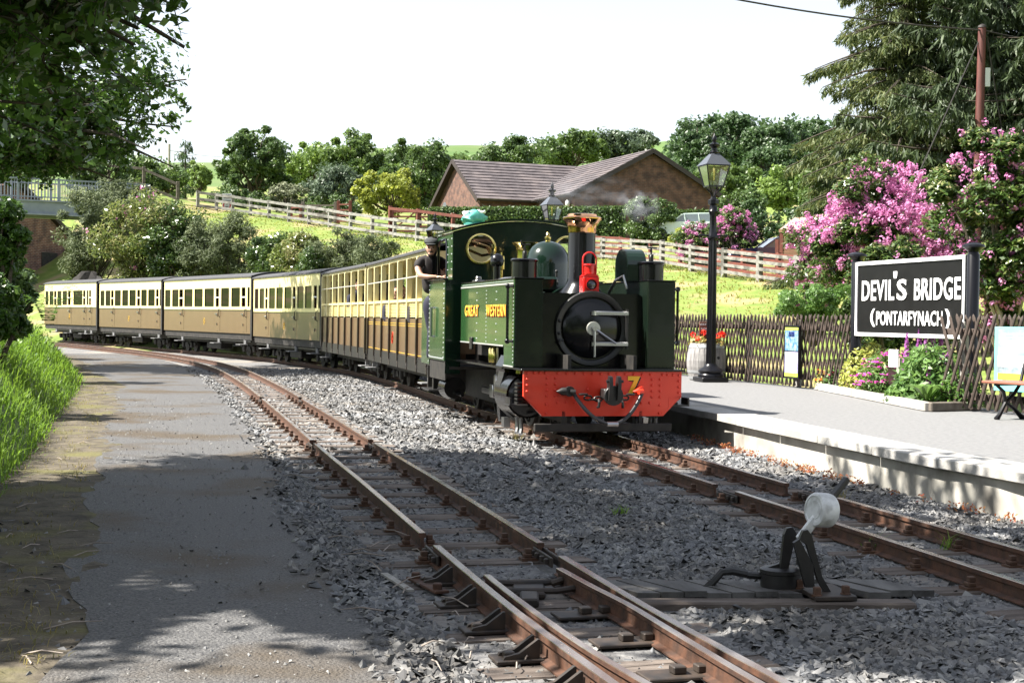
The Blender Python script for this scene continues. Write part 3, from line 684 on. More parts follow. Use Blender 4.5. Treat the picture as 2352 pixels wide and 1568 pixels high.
# ------------------------------------------------------------------ locomotive (x across, y back from the buffer beam, z up)
TH = math.atan(.2315); FRX, FRY = 1.079, 16.62
loco = thing('steam_locomotive', 'green and black tank locomotive number 7 with red buffer beam, drawn up at the platform', 'locomotive', (FRX, FRY, 0), TH)
def LP(name, m, mat, par=None, label=None, kind=None): return obj(name, m, M[mat] if isinstance(mat, str) else mat, par or loco, label, kind)
beam = LP('buffer_beam', MB().prism([(-.96, .915), (.96, .915), (.96, .62), (.737, .393), (-.737, .393), (-.96, .62)], 'y', 0, .06), 'red')
rv = MB(); 
RIV = MB().lathe([(.0165, 0), (.0165, .004), (.012, .012), (.004, .0155), (0, .016)], (0, 0, 0), 'y', 10, rot=Matrix.Rotation(math.pi, 3, 'Z')).mesh('rivet'); RIV.materials.append(M['red'])
def bx(cx): return (cx - 1172) * .00099
def bz(cy): return .918 - (cy - 175) * .00096
rp = [(240, 203), (320, 198), (388, 200), (455, 200), (610, 203), (716, 203), (822, 205), (928, 206), (1030, 206), (1133, 206), (1235, 208), (1333, 208), (1437, 210), (1541, 211), (1645, 212), (1750, 213), (1900, 214), (1962, 215), (2032, 217), (2108, 222)]
rp += [(240, y) for y in (277, 350, 424)] + [(2106, y) for y in (293, 365, 435)]
for x in (478, 580): rp += [(x, y) for y in (262, 332, 405, 477)]
for x in (1770, 1872): rp += [(x, y) for y in (272, 344, 415, 487)]
rp += [(474, 580), (472, 682), (1868, 588), (1866, 688)] + [(x, 555) for x in (602, 712, 817, 924, 1330, 1432)] + [(1638, 560), (1744, 560), (975, 397), (1380, 397)]
for x, y in rp: o = LP('rivet', RIV, None, beam); o.location = (bx(x), 0, bz(y))
sv = text_mesh('7', .27, .003, .012)
for dx, dz, mt, y in ((0, 0, 'gold7', -.006), (.016, -.012, 'black', -.003)):
    me = sv.copy(); o = LP('number', xform(me, XZ), mt, beam); o.location = (.36 + dx, y, .665 + dz)
for s in (-1, 1): LP('corner_plate', MB().prism([(s * .8, .605), (s * .955, .605), (s * .955, .623), (s * .8, .47)], 'y', -.004, .0), 'red', beam)
# front coupling
cpl = LP('coupling', MB().lathe([(0, -.42), (.108, -.42), (.115, -.41), (.115, -.37), (.05, -.34), (.05, 0)], (0, 0, .655), 'y', 24).bb(-.05, .05, -.2, -.02, .6, .72, .01), 'blackm')
for s in (-1, 1): LP('coupling_jaw', MB().prism([(-.45, .60), (-.37, .60), (-.36, .80), (-.40, .88), (-.46, .87), (-.48, .80)], 'x', s * .05 - .02, s * .05 + .02).tube([(s * .03, -.44, .82), (s * .1, -.44, .82)], .018), 'blackm', cpl)
for s in (-1, 1):
    for k in range(4):
        a = Vector((s * (.10 + k * .062), -.12 - .02 * (k % 2), .60 - .03 * math.sin(k * 1.0) + .02 * k)); ring = []
        for q in range(13):
            an = 2 * math.pi * q / 12; u = math.cos(an) * .048; v = math.sin(an) * .026
            ring.append(a + Vector((u * s, v if k % 2 else 0, v if not k % 2 else 0)))
        LP('chain_link', MB().tube(ring, .011, 6, cap=False), 'blackm', cpl)
    LP('coupling_hook', MB().tube([(s * .13, -.25, .60), (s * .14, -.3, .57), (s * .145, -.3, .52), (s * .15, -.27, .515)], .016, 8), 'blackm', cpl)
hose = []
for k in range(25):
    t_ = k / 24; hose.append((-.40 + .84 * t_, -.10 - .16 * math.sin(math.pi * t_), .685 - .365 * math.sin(math.pi * t_) ** .8 - .01 * t_))
br = LP('brake_hose', MB().tube(hose, .023, 10), 'rubber')
for s, x in ((-1, -.43), (1, .45)): LP('hose_flange', MB().lathe([(.06, -.09), (.062, -.06), (.06, -.03), (.03, -.02), (.03, 0)], (x, 0, .685), 'y', 14).lathe([(.005, -.11), (.045, -.05), (.05, 0)], (x - .045 * (s < 0) - .0 * s, -.06, .685), 'x', 10).tube([(x, -.1, .685), (x + .06 * -s, -.12, .68)], .028), 'blackm' if s < 0 else 'red', br)
LP('hose_coupler', MB().tube([(-.03, -.262, .318), (.1, -.262, .318)], .03, 8), 'steel', br)
LP('guard_bar', MB().bb(-.84, .83, -.05, .0, .213, .31, .01).bb(-.5, -.46, 0, .05, .3, .45).bb(.44, .48, 0, .05, .3, .45), 'soot')
LP('running_plate', MB().bb(-1.0, 1.0, -.03, 1.0, .917, .94, .004).bb(-1.0, -.72, 1.0, 4.1, .90, .925).bb(.72, 1.0, 1.0, 4.1, .90, .925), 'black')
LP('main_frame', MB().bb(-.42, -.38, .06, 6.2, .3, 1.1).bb(.38, .42, .06, 6.2, .3, 1.1).bb(-.7, .7, 1.0, 4.1, 1.0, 1.16), 'soot')
# smokebox
LP('smokebox_front', MB().prism([(-.655, .94), (.655, .94), (.655, 1.80), (.60, 1.835), (-.60, 1.835), (-.655, 1.80)], 'y', .58, 1.25), 'black')
LP('smokebox_ring', MB().lathe([(.375, -.0), (.38, -.035), (.40, -.05), (.445, -.05), (.455, -.035), (.455, .01)], (0, .58, 1.41), 'y', 48, cap=False), 'blackm')
door = LP('smokebox_door', MB().lathe([(0, -.115), (.06, -.113), (.15, -.103), (.25, -.083), (.33, -.058), (.358, -.04), (.362, -.02), (.36, .0)], (0, .58, 1.41), 'y', 48), 'black')
LP('door_boss', MB().lathe([(0, -.135), (.082, -.135), (.086, -.125), (.086, -.1)], (0, .58, 1.41), 'y', 24), pm('bare_steel_disc', (.5, .5, .46), rough=.4, metal=.6), door)
for z in (1.595, 1.225): LP('hinge_strap', MB().bb(-.01, .44, .44, .465, z - .026, z + .026, .008).tube([(.0, .45, z - .024), (.0, .45, z + .024)], .03), 'steel', door)
LP('hinge_pin', MB().tube([(.425, .475, 1.17), (.425, .475, 1.65)], .02, 8), 'blackm', door)
LP('door_handle', MB().tube([(0, .42, 1.41), (.0, .40, 1.23), (0, .40, 1.07)], [.022, .013, .015], 8).tube([(0, .44, 1.41), (0, .38, 1.41)], .03, 10), 'steel', door)
LP('door_handle', MB().tube([(0, .41, 1.41), (.12, .39, 1.33), (.265, .385, 1.235)], [.022, .012, .014], 8), 'steel', door)
for x, z in ((-.40, 1.50), (-.405, 1.35)): LP('door_clamp', MB().sphere((x, .53, z), .022, 8), 'blackm', door)
LP('door_clamp', MB().tube([(-.36, .5, 1.27), (-.40, .5, 1.26), (-.41, .5, 1.22)], .016), 'blackm', door)
chim = LP('chimney', MB().lathe([(.30, 1.80), (.27, 1.86), (.205, 1.93), (.18, 1.99), (.172, 2.03), (.168, 2.59)], (0, 1.03, 0), 'z', 36), 'black')
LP('copper_cap', MB().lathe([(.172, 2.585), (.176, 2.60), (.176, 2.64), (.19, 2.69), (.222, 2.735), (.243, 2.755), (.245, 2.77), (.232, 2.782), (.19, 2.788), (.185, 2.815), (.16, 2.82), (.15, 2.80), (.15, 2.6)], (0, 1.03, 0), 'z', 36, cap=False), 'copper', chim)
# tanks
for s in (-1, 1):
    x0, x1 = (-1.0, -.65) if s < 0 else (.65, 1.0)
    tk = LP('side_tank', MB().bb(x0, x1, .38, 3.66, 1.175, 1.99, .006).bb(x0, x1, .38, .90, .937, 1.178), 'green' if s < 0 else 'front_shade_green')  # right tank coloured darker so its sunlit inner face reads as shaded
    LP('tank_front_plate', MB().bb(x0 + .004, x1 - .004, .366, .379, .94, 1.986, .003), 'front_shade_green', tk)
    LP('tank_top_edge', MB().bb(x0 - .006, x1 + .006, .36, 3.67, 1.99, 2.005, .003), 'black', tk)
    xo = x0 if s < 0 else x1
    LP('bright_strip', MB().bb(xo - .008 * (s < 0), xo + .008 * (s > 0), .40, 3.65, 1.925, 1.945).bb(xo - .008 * (s < 0), xo + .008 * (s > 0), .92, 3.65, 1.178, 1.195).bb(xo - .008 * (s < 0), xo + .008 * (s > 0), .38, .9, .943, .958), 'alu', tk)
    r_ = MB()
    def rvt(p, ax, r=.0085): r_.sphere(p, r, 6, m=4)
    for y in (.41, 1.95, 2.0): 
        for z in np.arange(1.0 if y < .9 else 1.22, 1.92, .05 if y > .5 else .045): 
            if y != 2.0: rvt((xo, y, z), 'x')
    for y in (1.35, 2.55):
        for z in np.arange(1.25, 1.9, .1): rvt((xo, y, z), 'x', .011)
    for y in np.arange(.45, 3.6, .045): rvt((xo, y, 1.965), 'x', .006)
    LP('rivets', r_, 'alu' if s < 0 else 'green2', tk, kind='stuff'); r_ = MB()
    for z in np.arange(.97, 1.97, .05):
        rvt((x0 + .02, .365, z), 'y', .007); rvt((x1 - .02, .365, z), 'y', .007)
    for x in np.arange(x0 + .05, x1 - .03, .05): rvt((x, .365, .96), 'y', .007); rvt((x, .365, 1.965), 'y', .007)
    LP('front_rivets', r_, 'green2', tk, kind='stuff')
    xh = xo + s * .06
    LP('handrail', MB().tube([(xh, .46, 1.27), (xh, .46, 1.89)], .017, 8).sphere((xh, .46, 1.90), .033).sphere((xh, .46, 1.25), .033).tube([(xo, .40, 1.9), (xh, .46, 1.9)], .016).tube([(xo, .40, 1.25), (xh, .46, 1.25)], .016), 'black', tk)
    xf = s * .80
    fl = LP('tank_filler', MB().lathe([(.155, 2.0), (.155, 2.20), (.165, 2.205), (.17, 2.225), (.15, 2.24), (0, 2.245)], (xf, .72, 0), 'z', 28), 'black', tk)
    LP('filler_clamp', MB().bb(xf - .02, xf + .02, .68, .76, 2.24, 2.33, .006).tube([(xf, .72, 2.3), (xf, .72, 2.42)], .012, 6).tube([(xf - .05, .72, 2.41), (xf + .07, .72, 2.41)], .009, 6).tube([(xf - .045, .72, 2.41), (xf - .045, .72, 2.46)], .009, 6), 'blackm', fl)
def letters(txt, y0, y1, z0, z1, x, mt, dx=0, dy=0, dz=0):
    me = text_mesh(txt, 1., .004, .004, space=1.16); xs_ = [v.co.x for v in me.vertices]; ys_ = [v.co.y for v in me.vertices]
    sx, sy = (y1 - y0) / (max(xs_) - min(xs_)), (z1 - z0) / (max(ys_) - min(ys_)); mn, my = min(xs_), min(ys_)
    for v in me.vertices:
        a, b_, c_ = (v.co.x - mn) * sx, (v.co.y - my) * sy, v.co.z
        v.co = (x - c_ + dx, y1 - a + dy, z0 + b_ + dz)
    me.update(); return me
tkL = [o for o in loco.children if o.name.startswith('side_tank')][0]
for txt, a, b_ in (('GREAT', 2.42, 3.33), ('WESTERN', .80, 1.93)):
    LP('lettering', letters(txt, a, b_, 1.545, 1.69, -1.003, None, dx=-.001, dy=-.007, dz=-.008), 'orange', tkL)
    LP('lettering', letters(txt, a, b_, 1.545, 1.69, -1.003, None, dx=.0015, dy=-.015, dz=-.018), 'black', tkL)
    LP('lettering', letters(txt, a, b_, 1.545, 1.69, -1.003, None, dx=-.0035), 'gold', tkL)
LP('tank_bracket', MB().bb(-1.03, -1.0, 2.75, 2.9, 1.1, 1.26, .006), 'blackm')
# boiler, dome, mountings
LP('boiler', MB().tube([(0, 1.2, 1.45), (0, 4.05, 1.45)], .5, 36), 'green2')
sb = LP('sandbox', MB().bb(-.60, -.2, 1.35, 1.75, 1.86, 2.05, .03), 'green2')
for x in (-.5, -.22): LP('sandbox_bolt', MB().tube([(x, 1.4, 2.05), (x, 1.4, 2.12)], .014, 6).sphere((x, 1.4, 2.12), .02), 'blackm', sb)
dome = LP('steam_dome', MB().lathe([(.36, 1.82), (.325, 1.9), (.305, 2.0), (.302, 2.25), (.295, 2.33), (.27, 2.41), (.22, 2.485), (.15, 2.54), (.07, 2.565), (0, 2.57)], (0, 2.72, 0), 'z', 40), 'green2')
LP('dome_finial', MB().lathe([(.05, 2.56), (.03, 2.58), (.045, 2.60), (.045, 2.62), (.02, 2.64), (.03, 2.66), (.012, 2.69), (0, 2.69)], (0, 2.72, 0), 'z', 14), 'brass', dome)
LP('safety_valve_bonnet', MB().lathe([(.2, 1.9), (.17, 2.0), (.14, 2.2), (.135, 2.45), (.15, 2.52), (.2, 2.565), (.205, 2.58), (.18, 2.585), (.12, 2.56), (.11, 2.4)], (-.12, 3.45, 0), 'z', 30, cap=False), 'brass')
LP('whistle', MB().lathe([(.02, 2.05), (.02, 2.2), (.045, 2.21), (.045, 2.38), (.04, 2.40), (.01, 2.41), (.01, 2.45), (0, 2.45)], (-.42, 3.7, 0), 'z', 16), 'brass')
LP('clack_valve', MB().lathe([(.05, 2.0), (.05, 2.2), (.085, 2.22), (.095, 2.28), (.07, 2.34), (.03, 2.365), (0, 2.37)], (-.78, 2.35, 0), 'z', 18), 'black')
LP('air_pump_cover', MB().prism([(.98 + .26 * math.cos(R_(a)), 2.2 + .2 * math.sin(R_(a))) for a in range(0, 181, 15)] + [(.72, 2.0), (1.24, 2.0)], 'x', .5, .74), 'green2')
LP('steam_pipe', MB().tube([(.35, 1.0, 1.85), (.37, .8, 2.0), (.44, .7, 2.06), (.48, .68, 1.9)], .018), 'steel'); LP('tank_hatch', MB().bb(-.95, -.82, 2.9, 3.15, 2.0, 2.03, .005).bb(-.93, -.86, 2.95, 3.05, 2.03, 2.08, .01), 'steel'); LP('gauge_pipe', MB().tube([(-.9, 1.9, 2.0), (-.8, 1.8, 2.03), (-.75, 1.5, 2.03)], .014), 'steel')
# cab
zr = lambda x: 2.745 + .175 * (1 - (x / 1.06) ** 2)
cw = 1.04
top = [(cw * (1 - 2 * k / 16), zr(cw * (1 - 2 * k / 16))) for k in range(17)]
cab = LP('cab_front', xform(plate('cab_front', [(-cw, 1.95), (cw, 1.95)] + top, [circ(-.64, 2.51, .19, 40), circ(.64, 2.51, .19, 40)], .02), XZ), 'green2'); cab.location.y = 4.1
for s in (-1, 1):
    w = LP('spectacle_ring', MB().lathe([(.19, .0), (.19, -.035), (.2, -.042), (.222, -.04), (.228, -.03), (.228, 0)], (s * .64, -.01, 2.51), 'y', 40, cap=False), 'brass', cab)
    LP('spectacle_glass', MB().lathe([(0, .004), (.19, .004), (.19, .0)], (s * .64, 0, 2.51), 'y', 32), 'glass', cab)
LP('cab_roof', MB().prism([(1.08 * (1 - 2 * k / 16), zr(1.06 * (1 - 2 * k / 16)) + .004) for k in range(17)] + [(1.08 * (2 * k / 16 - 1), zr(1.06 * (2 * k / 16 - 1)) + .034) for k in range(17)], 'y', 4.02, 5.42), 'green2')
for s in (-1, 1):
    sd = xform(plate('cab_side', [(-4.1, 1.95), (-5.36, 1.95), (-5.36, 2.74), (-4.1, 2.74)], [[(-4.52, 2.08), (-5.24, 2.08), (-5.24, 2.58), (-5.16, 2.66), (-4.60, 2.66), (-4.52, 2.58)]], .02), YZ)
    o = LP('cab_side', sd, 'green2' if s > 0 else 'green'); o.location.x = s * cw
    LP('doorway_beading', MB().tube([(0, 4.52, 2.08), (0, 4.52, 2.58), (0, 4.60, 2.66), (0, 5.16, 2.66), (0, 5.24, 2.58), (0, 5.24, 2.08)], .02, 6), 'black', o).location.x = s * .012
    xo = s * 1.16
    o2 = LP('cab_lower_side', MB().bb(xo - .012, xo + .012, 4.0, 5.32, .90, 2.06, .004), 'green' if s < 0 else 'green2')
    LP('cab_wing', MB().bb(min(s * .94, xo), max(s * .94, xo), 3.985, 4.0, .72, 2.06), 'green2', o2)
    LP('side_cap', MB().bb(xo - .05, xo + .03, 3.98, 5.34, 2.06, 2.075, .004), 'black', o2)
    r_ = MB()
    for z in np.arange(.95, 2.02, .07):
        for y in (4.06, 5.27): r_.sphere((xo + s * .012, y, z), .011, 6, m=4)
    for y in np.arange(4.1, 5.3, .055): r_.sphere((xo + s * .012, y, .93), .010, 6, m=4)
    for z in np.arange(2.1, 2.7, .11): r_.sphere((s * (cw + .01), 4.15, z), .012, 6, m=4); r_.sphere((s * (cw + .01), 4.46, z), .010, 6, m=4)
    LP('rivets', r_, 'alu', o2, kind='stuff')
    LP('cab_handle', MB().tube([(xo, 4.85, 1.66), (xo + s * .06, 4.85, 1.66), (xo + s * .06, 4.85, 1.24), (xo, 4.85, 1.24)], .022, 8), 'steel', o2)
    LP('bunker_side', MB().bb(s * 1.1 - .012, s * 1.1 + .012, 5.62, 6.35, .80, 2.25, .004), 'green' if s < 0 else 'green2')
    LP('cab_pillar', MB().bb(s * 1.1 - .03, s * 1.1 + .03, 5.33, 5.40, .8, 2.74), 'black')
    r2 = MB()
    for z in np.arange(.85, 2.2, .1): r2.sphere((s * 1.112, 5.66, z), .011, 6, m=4)
    LP('bunker_rivets', r2, 'alu', None, kind='stuff')
LP('cab_floor', MB().bb(-1.1, 1.1, 3.98, 6.35, .78, .82), 'soot')
LP('cab_backplate', MB().bb(-1.08, 1.08, 6.3, 6.34, .82, 2.3), 'tan')
LP('boiler_backhead', MB().lathe([(.48, 0), (.48, .12), (0, .14)], (0, 4.1, 1.55), 'y', 24), 'blackm')
LP('cab_lining', MB().bb(-1.02, 1.02, 4.115, 4.125, 1.0, 2.2).bb(-1.0, 1.0, 4.9, 4.92, 2.66, 2.74).bb(1.0, 1.02, 4.1, 5.36, 2.0, 2.7), 'tan')
LP('cab_pipes', MB().tube([(-.75, 4.22, 2.62), (-.5, 4.2, 2.55), (-.35, 4.2, 2.3), (-.3, 4.2, 1.9)], .05, 10).tube([(-.2, 4.2, 2.5), (-.6, 4.2, 2.42), (-.8, 4.2, 2.5)], .02), 'copper')
LP('coal', MB().sphere((0, 6.0, 2.0), .5, 12, (1.6, .6, .5)), 'soot')
LP('rear_frame', MB().bb(-1.0, 1.0, 6.34, 6.4, .39, .8).bb(-.1, .1, 6.4, 6.7, .5, .66), 'soot')
# cylinders, motion and running gear
for s in (-1, 1):
    cy = LP('cylinder', MB().tube([(s * .78, .52, .60), (s * .78, 1.20, .60)], .27, 28), 'black')
    LP('cylinder_cover', MB().lathe([(0, -.06), (.10, -.055), (.2, -.035), (.245, 0), (.27, .0)], (s * .78, .52, .60), 'y', 28), 'black', cy)
    LP('valve_chest', MB().prism([(s * .46, .86), (s * .98, .86), (s * .99, .93), (s * .92, 1.06), (s * .80, 1.13), (s * .46, 1.13)], 'y', .92, 1.40), 'black', cy)
    LP('cylinder_cladding', MB().prism([(s * .97, .92), (s * .99, .82), (s * 1.03, .70), (s * 1.04, .58), (s * .98, .42), (s * .86, .31), (s * .83, .33), (s * .94, .44), (s * 1.0, .58), (s * .99, .70), (s * .95, .82), (s * .93, .92)], 'y', .95, 1.25), 'blackm', cy)
    LP('relief_valve', MB().lathe([(.05, 0), (.05, .05), (.06, .06), (.045, .1), (0, .12)], (s * .86, .62, .86), 'z', 14), 'brass', cy)
    LP('cock_bracket', MB().bb(s * .9 - .04, s * .9 + .04, 1.1, 1.25, .18, .3), 'steel', cy)
    for yk in (.6, .8): LP('drain_cock', MB().tube([(s * .85, yk, .33), (s * .84, yk, .2), (s * .86, yk - .05, .14)], .025), 'steel', cy)
    spring = MB()
    for k in range(6): spring.bb(s * .93 - .06, s * .93 + .06, .2, .34, .52 + k * .045, .545 + k * .045)
    LP('leaf_spring', spring, 'blackm')
    LP('front_step', MB().bb(s * .98 - .14, s * .98 + .1, .1, .34, .50, .52, .004).bb(s * 1.1 - .02 if s > 0 else s * 1.1, s * 1.1 if s > 0 else s * 1.1 + .02, .1, .34, .5, .6).bb(s * .9 - .02, s * .9 + .02, .2, .24, .5, .92), 'blackm')
    LP('slide_bars', MB().bb(s * .72 - .05, s * .72 + .05, 1.2, 2.1, .74, .78).bb(s * .72 - .05, s * .72 + .05, 1.2, 2.1, .56, .60).bb(s * .78 - .09, s * .78 + .06, 1.9, 2.06, .52, .80, .02).tube([(s * .78, 1.2, .62), (s * .78, 2.0, .66)], .03), 'steel')
    LP('motion_bracket', MB().prism([(1.62, 1.15), (1.74, 1.15), (1.74, .9), (1.64, .35), (1.54, .22), (1.44, .25), (1.54, .5)], 'x', s * .88 - .03, s * .88 + .05), 'black')
    LP('lubricator', MB().lathe([(.045, .95), (.05, 1.0), (.05, 1.12), (.03, 1.15), (0, 1.16)], (s * .9, 1.86, 0), 'z', 14).lathe([(.045, .95), (.05, 1.0), (.05, 1.12), (.03, 1.15), (0, 1.16)], (s * .9, 2.02, 0), 'z', 14).tube([(s * .9, 1.86, 1.15), (s * .9, 1.86, 1.22), (s * .85, 1.8, 1.24), (s * .7, 1.7, 1.2)], .012).tube([(s * .9, 2.02, 1.15), (s * .9, 2.02, 1.21), (s * .85, 1.95, 1.22), (s * .7, 1.8, 1.18)], .012), 'brass')
    LP('coupling_rod', MB().bar((s * .6, 2.0, .50), (s * .6, 4.0, .50), .045, .09, ch=.01).lathe([(.08, 0), (.08, .09)], (s * .6 - .04, 2.05, .5), 'x', 16).lathe([(.08, 0), (.08, .09)], (s * .6 - .04, 3.0, .5), 'x', 16).bb(s * .66 - .04, s * .66 + .04, 2.9, 3.1, .44, .62, .01), 'steel')
    LP('footsteps', MB().bb(s * 1.1 - .14, s * 1.1 + .12, 4.9, 5.4, .42, .445, .004).bb(s * 1.02 - .12, s * 1.02 + .1, 5.7, 6.1, .40, .425, .004).bb(s * 1.1 - .03, s * 1.1 + .03, 5.1, 5.2, .42, .8), 'blackm')
    LP('injector', MB().tube([(s * .95, 4.3, .5), (s * .95, 4.7, .5)], [.16, .18], 20).tube([(s * .9, 4.0, .42), (s * .92, 4.35, .42)], .03), 'black')
    LP('cab_valance', MB().bb(s * 1.14 - .01, s * 1.14 + .01, 4.02, 5.32, .62, .9), 'soot')
for y, r in ((.75, .23), (2.05, .38), (3.0, .38), (3.95, .38), (5.5, .23)):
    for s in (-1, 1):
        w = MB(); w.lathe([(r + .02, -s * .05), (r, -s * .03), (r, s * .03), (r - .05, s * .035), (r - .05, s * .0), (.08, 0), (.08, s * .05), (0, s * .05)], (s * .36, y, .12 + r), 'x', 28)
        for k in range(10):
            a = 2 * math.pi * k / 10; w.bar((s * .36, y + .06 * math.cos(a), .12 + r + .06 * math.sin(a)), (s * .36, y + (r - .05) * math.cos(a), .12 + r + (r - .05) * math.sin(a)), .04, .035, up=(1, 0, 0))
        LP('wheel', w, 'soot')
# red hand lamp on the lamp iron
lt = thing('red_tail_lamp', 'bright red hand lamp with arched handle standing before the chimney', 'lamp', (FRX, FRY, 0), TH)
LM = Matrix.Translation((0.0, .66, 1.838))
mb = MB(); mb.bb(-.10, .10, -.08, .1, 0, .20, .012); mb.prism([(-.105, .20), (.105, .20), (.06, .235), (-.06, .235)], 'y', -.075, .095)
o = obj('lamp_body', xform(mb.mesh('lamp_body'), LM), M['redlamp'], lt)
obj('lamp_top', xform(MB().lathe([(.07, .235), (.07, .33), (.082, .335), (.078, .355), (0, .36)], (0, .01, 0), 'z', 20).mesh('lamp_top'), LM), M['redlamp'], lt)
obj('lamp_handle', xform(MB().tube([(-.082, .01, .22), (-.085, .01, .38)] + [(-.085 * math.cos(R_(a)), .01, .41 + .085 * math.sin(R_(a))) for a in range(0, 181, 20)] + [(.085, .01, .38), (.082, .01, .22)], .0105, 8).mesh('lamp_handle'), LM), M['redlamp'], lt)
obj('lens_hood', xform(MB().lathe([(.068, 0), (.072, -.03), (.066, -.03), (.06, -.01)], (0, -.08, .1), 'y', 24, cap=False).mesh('lens_hood'), LM), M['redlamp'], lt)
obj('lens', xform(MB().lathe([(0, -.022), (.04, -.018), (.062, -.004), (.062, 0)], (0, -.082, .1), 'y', 24).mesh('lens'), LM), pm('dark_lens', (.02, .015, .02), rough=.08, coat=1.), lt)
# ------------------------------------------------------------------ people
def skinned(name, chains, root=0, sub=2):
    """chains: list of polylines [(x,y,z,r),...]; shared points are merged"""
    vs, rs, es = [], [], []; idx = {}
    for ch in chains:
        prev = None
        for p in ch:
            k = tuple(round(c, 4) for c in p[:3])
            if k not in idx: idx[k] = len(vs); vs.append(k); rs.append(p[3])
            if prev is not None and prev != idx[k]: es.append((prev, idx[k]))
            prev = idx[k]
    me = bpy.data.meshes.new(name); me.from_pydata(vs, es, []); o = bpy.data.objects.new(name, me); COL.objects.link(o)
    md = o.modifiers.new('s', 'SKIN'); md.use_smooth_shade = True
    if not me.skin_vertices: 
        bm = bmesh.new(); bm.from_mesh(me); bm.verts.layers.skin.verify(); bm.to_mesh(me); bm.free()
    for i, v in enumerate(me.skin_vertices[0].data): v.radius = (rs[i], rs[i]); v.use_root = (i == root)
    ss = o.modifiers.new('u', 'SUBSURF'); ss.levels = sub; ss.render_levels = sub
    dg = bpy.context.evaluated_depsgraph_get(); out = bpy.data.meshes.new_from_object(o.evaluated_get(dg))
    bpy.data.objects.remove(o); bpy.data.meshes.remove(me)
    out.polygons.foreach_set('use_smooth', [True] * len(out.polygons)); return out
def head_parts(par, c, s=1., hair='hair', beard=True, cap=True, tilt=-.15, turn=0.):
    c = Vector(c); Rm = Matrix.Rotation(turn, 3, 'Z') @ Matrix.Rotation(tilt, 3, 'X')
    def W(p): return c + Rm @ (Vector(p) * s)
    m = MB(); m.sphere((0, 0, 0), .105, 16, (.76, .92, 1.12), 12)
    m.sphere((0, -.03, -.065), .07, 12, (.8, .85, .85)); m.sphere((0, -.104, -.012), .018, 8, (.8, 1.0, 1.5))
    m.sphere((-.08, .005, -.01), .022, 8, (.5, 1, 1.4)); m.sphere((.08, .005, -.01), .022, 8, (.5, 1, 1.4))
    m.sphere((0, -.083, -.062), .018, 8, (1.4, .6, .5)); m.sphere((0, -.082, .03), .05, 10, (1.2, .3, .25))
    m.v = [tuple(W(v)) for v in m.v]; o = obj('head', m, M['skin'], par)
    e = MB()
    for x in (-.032, .032): e.sphere((x, -.089, .012), .011, 8); e.sphere((x, -.092, .036), .02, 8, (1.1, .4, .3))
    e.v = [tuple(W(v)) for v in e.v]; obj('eyes_and_brows', e, M['hair'], o)
    h = MB(); h.sphere((0, .022, .02), .108, 14, (.80, .92, 1.08)); h.v = [tuple(W(v)) for v in h.v]; obj('hair', h, M[hair], o)
    if beard:
        b = MB(); b.sphere((0, -.040, -.09), .058, 12, (.92, .8, .62)); b.sphere((-.055, -.015, -.05), .03, 8, (.5, 1, 1.5)); b.sphere((.055, -.015, -.05), .03, 8, (.5, 1, 1.5)); b.sphere((0, -.092, -.043), .022, 8, (1.6, .5, .35))
        b.v = [tuple(W(v)) for v in b.v]; obj('beard', b, M['hair'], o)
    if cap:
        k = MB(); k.sphere((0, .01, .085), .118, 18, (.92, 1.08, .5)); k.sphere((0, -.085, .06), .075, 14, (1.0, .75, .22)); k.lathe([(.084, .045), (.088, .06), (.088, .085)], (0, .005, 0), 'z', 18)
        k.v = [tuple(W(v)) for v in k.v]; obj('flat_cap', k, M['cap'], par)
drv = thing('person', 'train driver in black polo shirt and dark flat cap leaning out of the cab', 'person', (FRX, FRY, 0), TH)
body = skinned('body', [[(-1.10, 5.52, 1.86, .13), (-1.11, 5.52, 2.05, .14), (-1.12, 5.50, 2.24, .155), (-1.12, 5.48, 2.36, .11), (-1.12, 5.45, 2.43, .06), (-1.12, 5.42, 2.48, .055)],
    [(-1.12, 5.48, 2.36, .11), (-1.22, 5.48, 2.385, .085), (-1.32, 5.46, 2.35, .07), (-1.335, 5.38, 2.22, .052), (-1.30, 5.30, 2.135, .044), (-1.18, 5.22, 2.125, .036), (-1.06, 5.18, 2.125, .028)],
    [(-1.12, 5.48, 2.36, .11), (-1.02, 5.48, 2.385, .085), (-.93, 5.46, 2.345, .07), (-.90, 5.40, 2.24, .05), (-.86, 5.30, 2.16, .042), (-.92, 5.20, 2.13, .035), (-1.0, 5.16, 2.12, .028)]], 0)
obj('body', body, M['skin'], drv)
def shirt_chain(g): return [[(-1.10, 5.52, 1.86, .135 + g), (-1.11, 5.52, 2.05, .145 + g), (-1.12, 5.50, 2.24, .158 + g), (-1.12, 5.48, 2.36, .115 + g), (-1.12, 5.455, 2.42, .066 + g)],
    [(-1.12, 5.48, 2.36, .115 + g), (-1.22, 5.48, 2.385, .09 + g), (-1.32, 5.46, 2.35, .078 + g), (-1.337, 5.39, 2.235, .066 + g)],
    [(-1.12, 5.48, 2.36, .115 + g), (-1.02, 5.48, 2.385, .09 + g), (-.93, 5.46, 2.345, .078 + g), (-.90, 5.40, 2.235, .066 + g)]]
obj('polo_shirt', skinned('polo_shirt', shirt_chain(.012), 0), M['shirt'], drv)
obj('trousers', skinned('trousers', [[(-1.10, 5.52, 1.90, .15), (-1.08, 5.53, 1.74, .15), (-1.0, 5.55, 1.55, .10), (-.95, 5.52, 1.2, .075), (-.93, 5.55, .88, .055)], [(-1.08, 5.53, 1.74, .15), (-1.12, 5.55, 1.55, .10), (-1.06, 5.55, 1.2, .075), (-1.02, 5.58, .88, .055)]], 0), M['navy'], drv)
fing = []
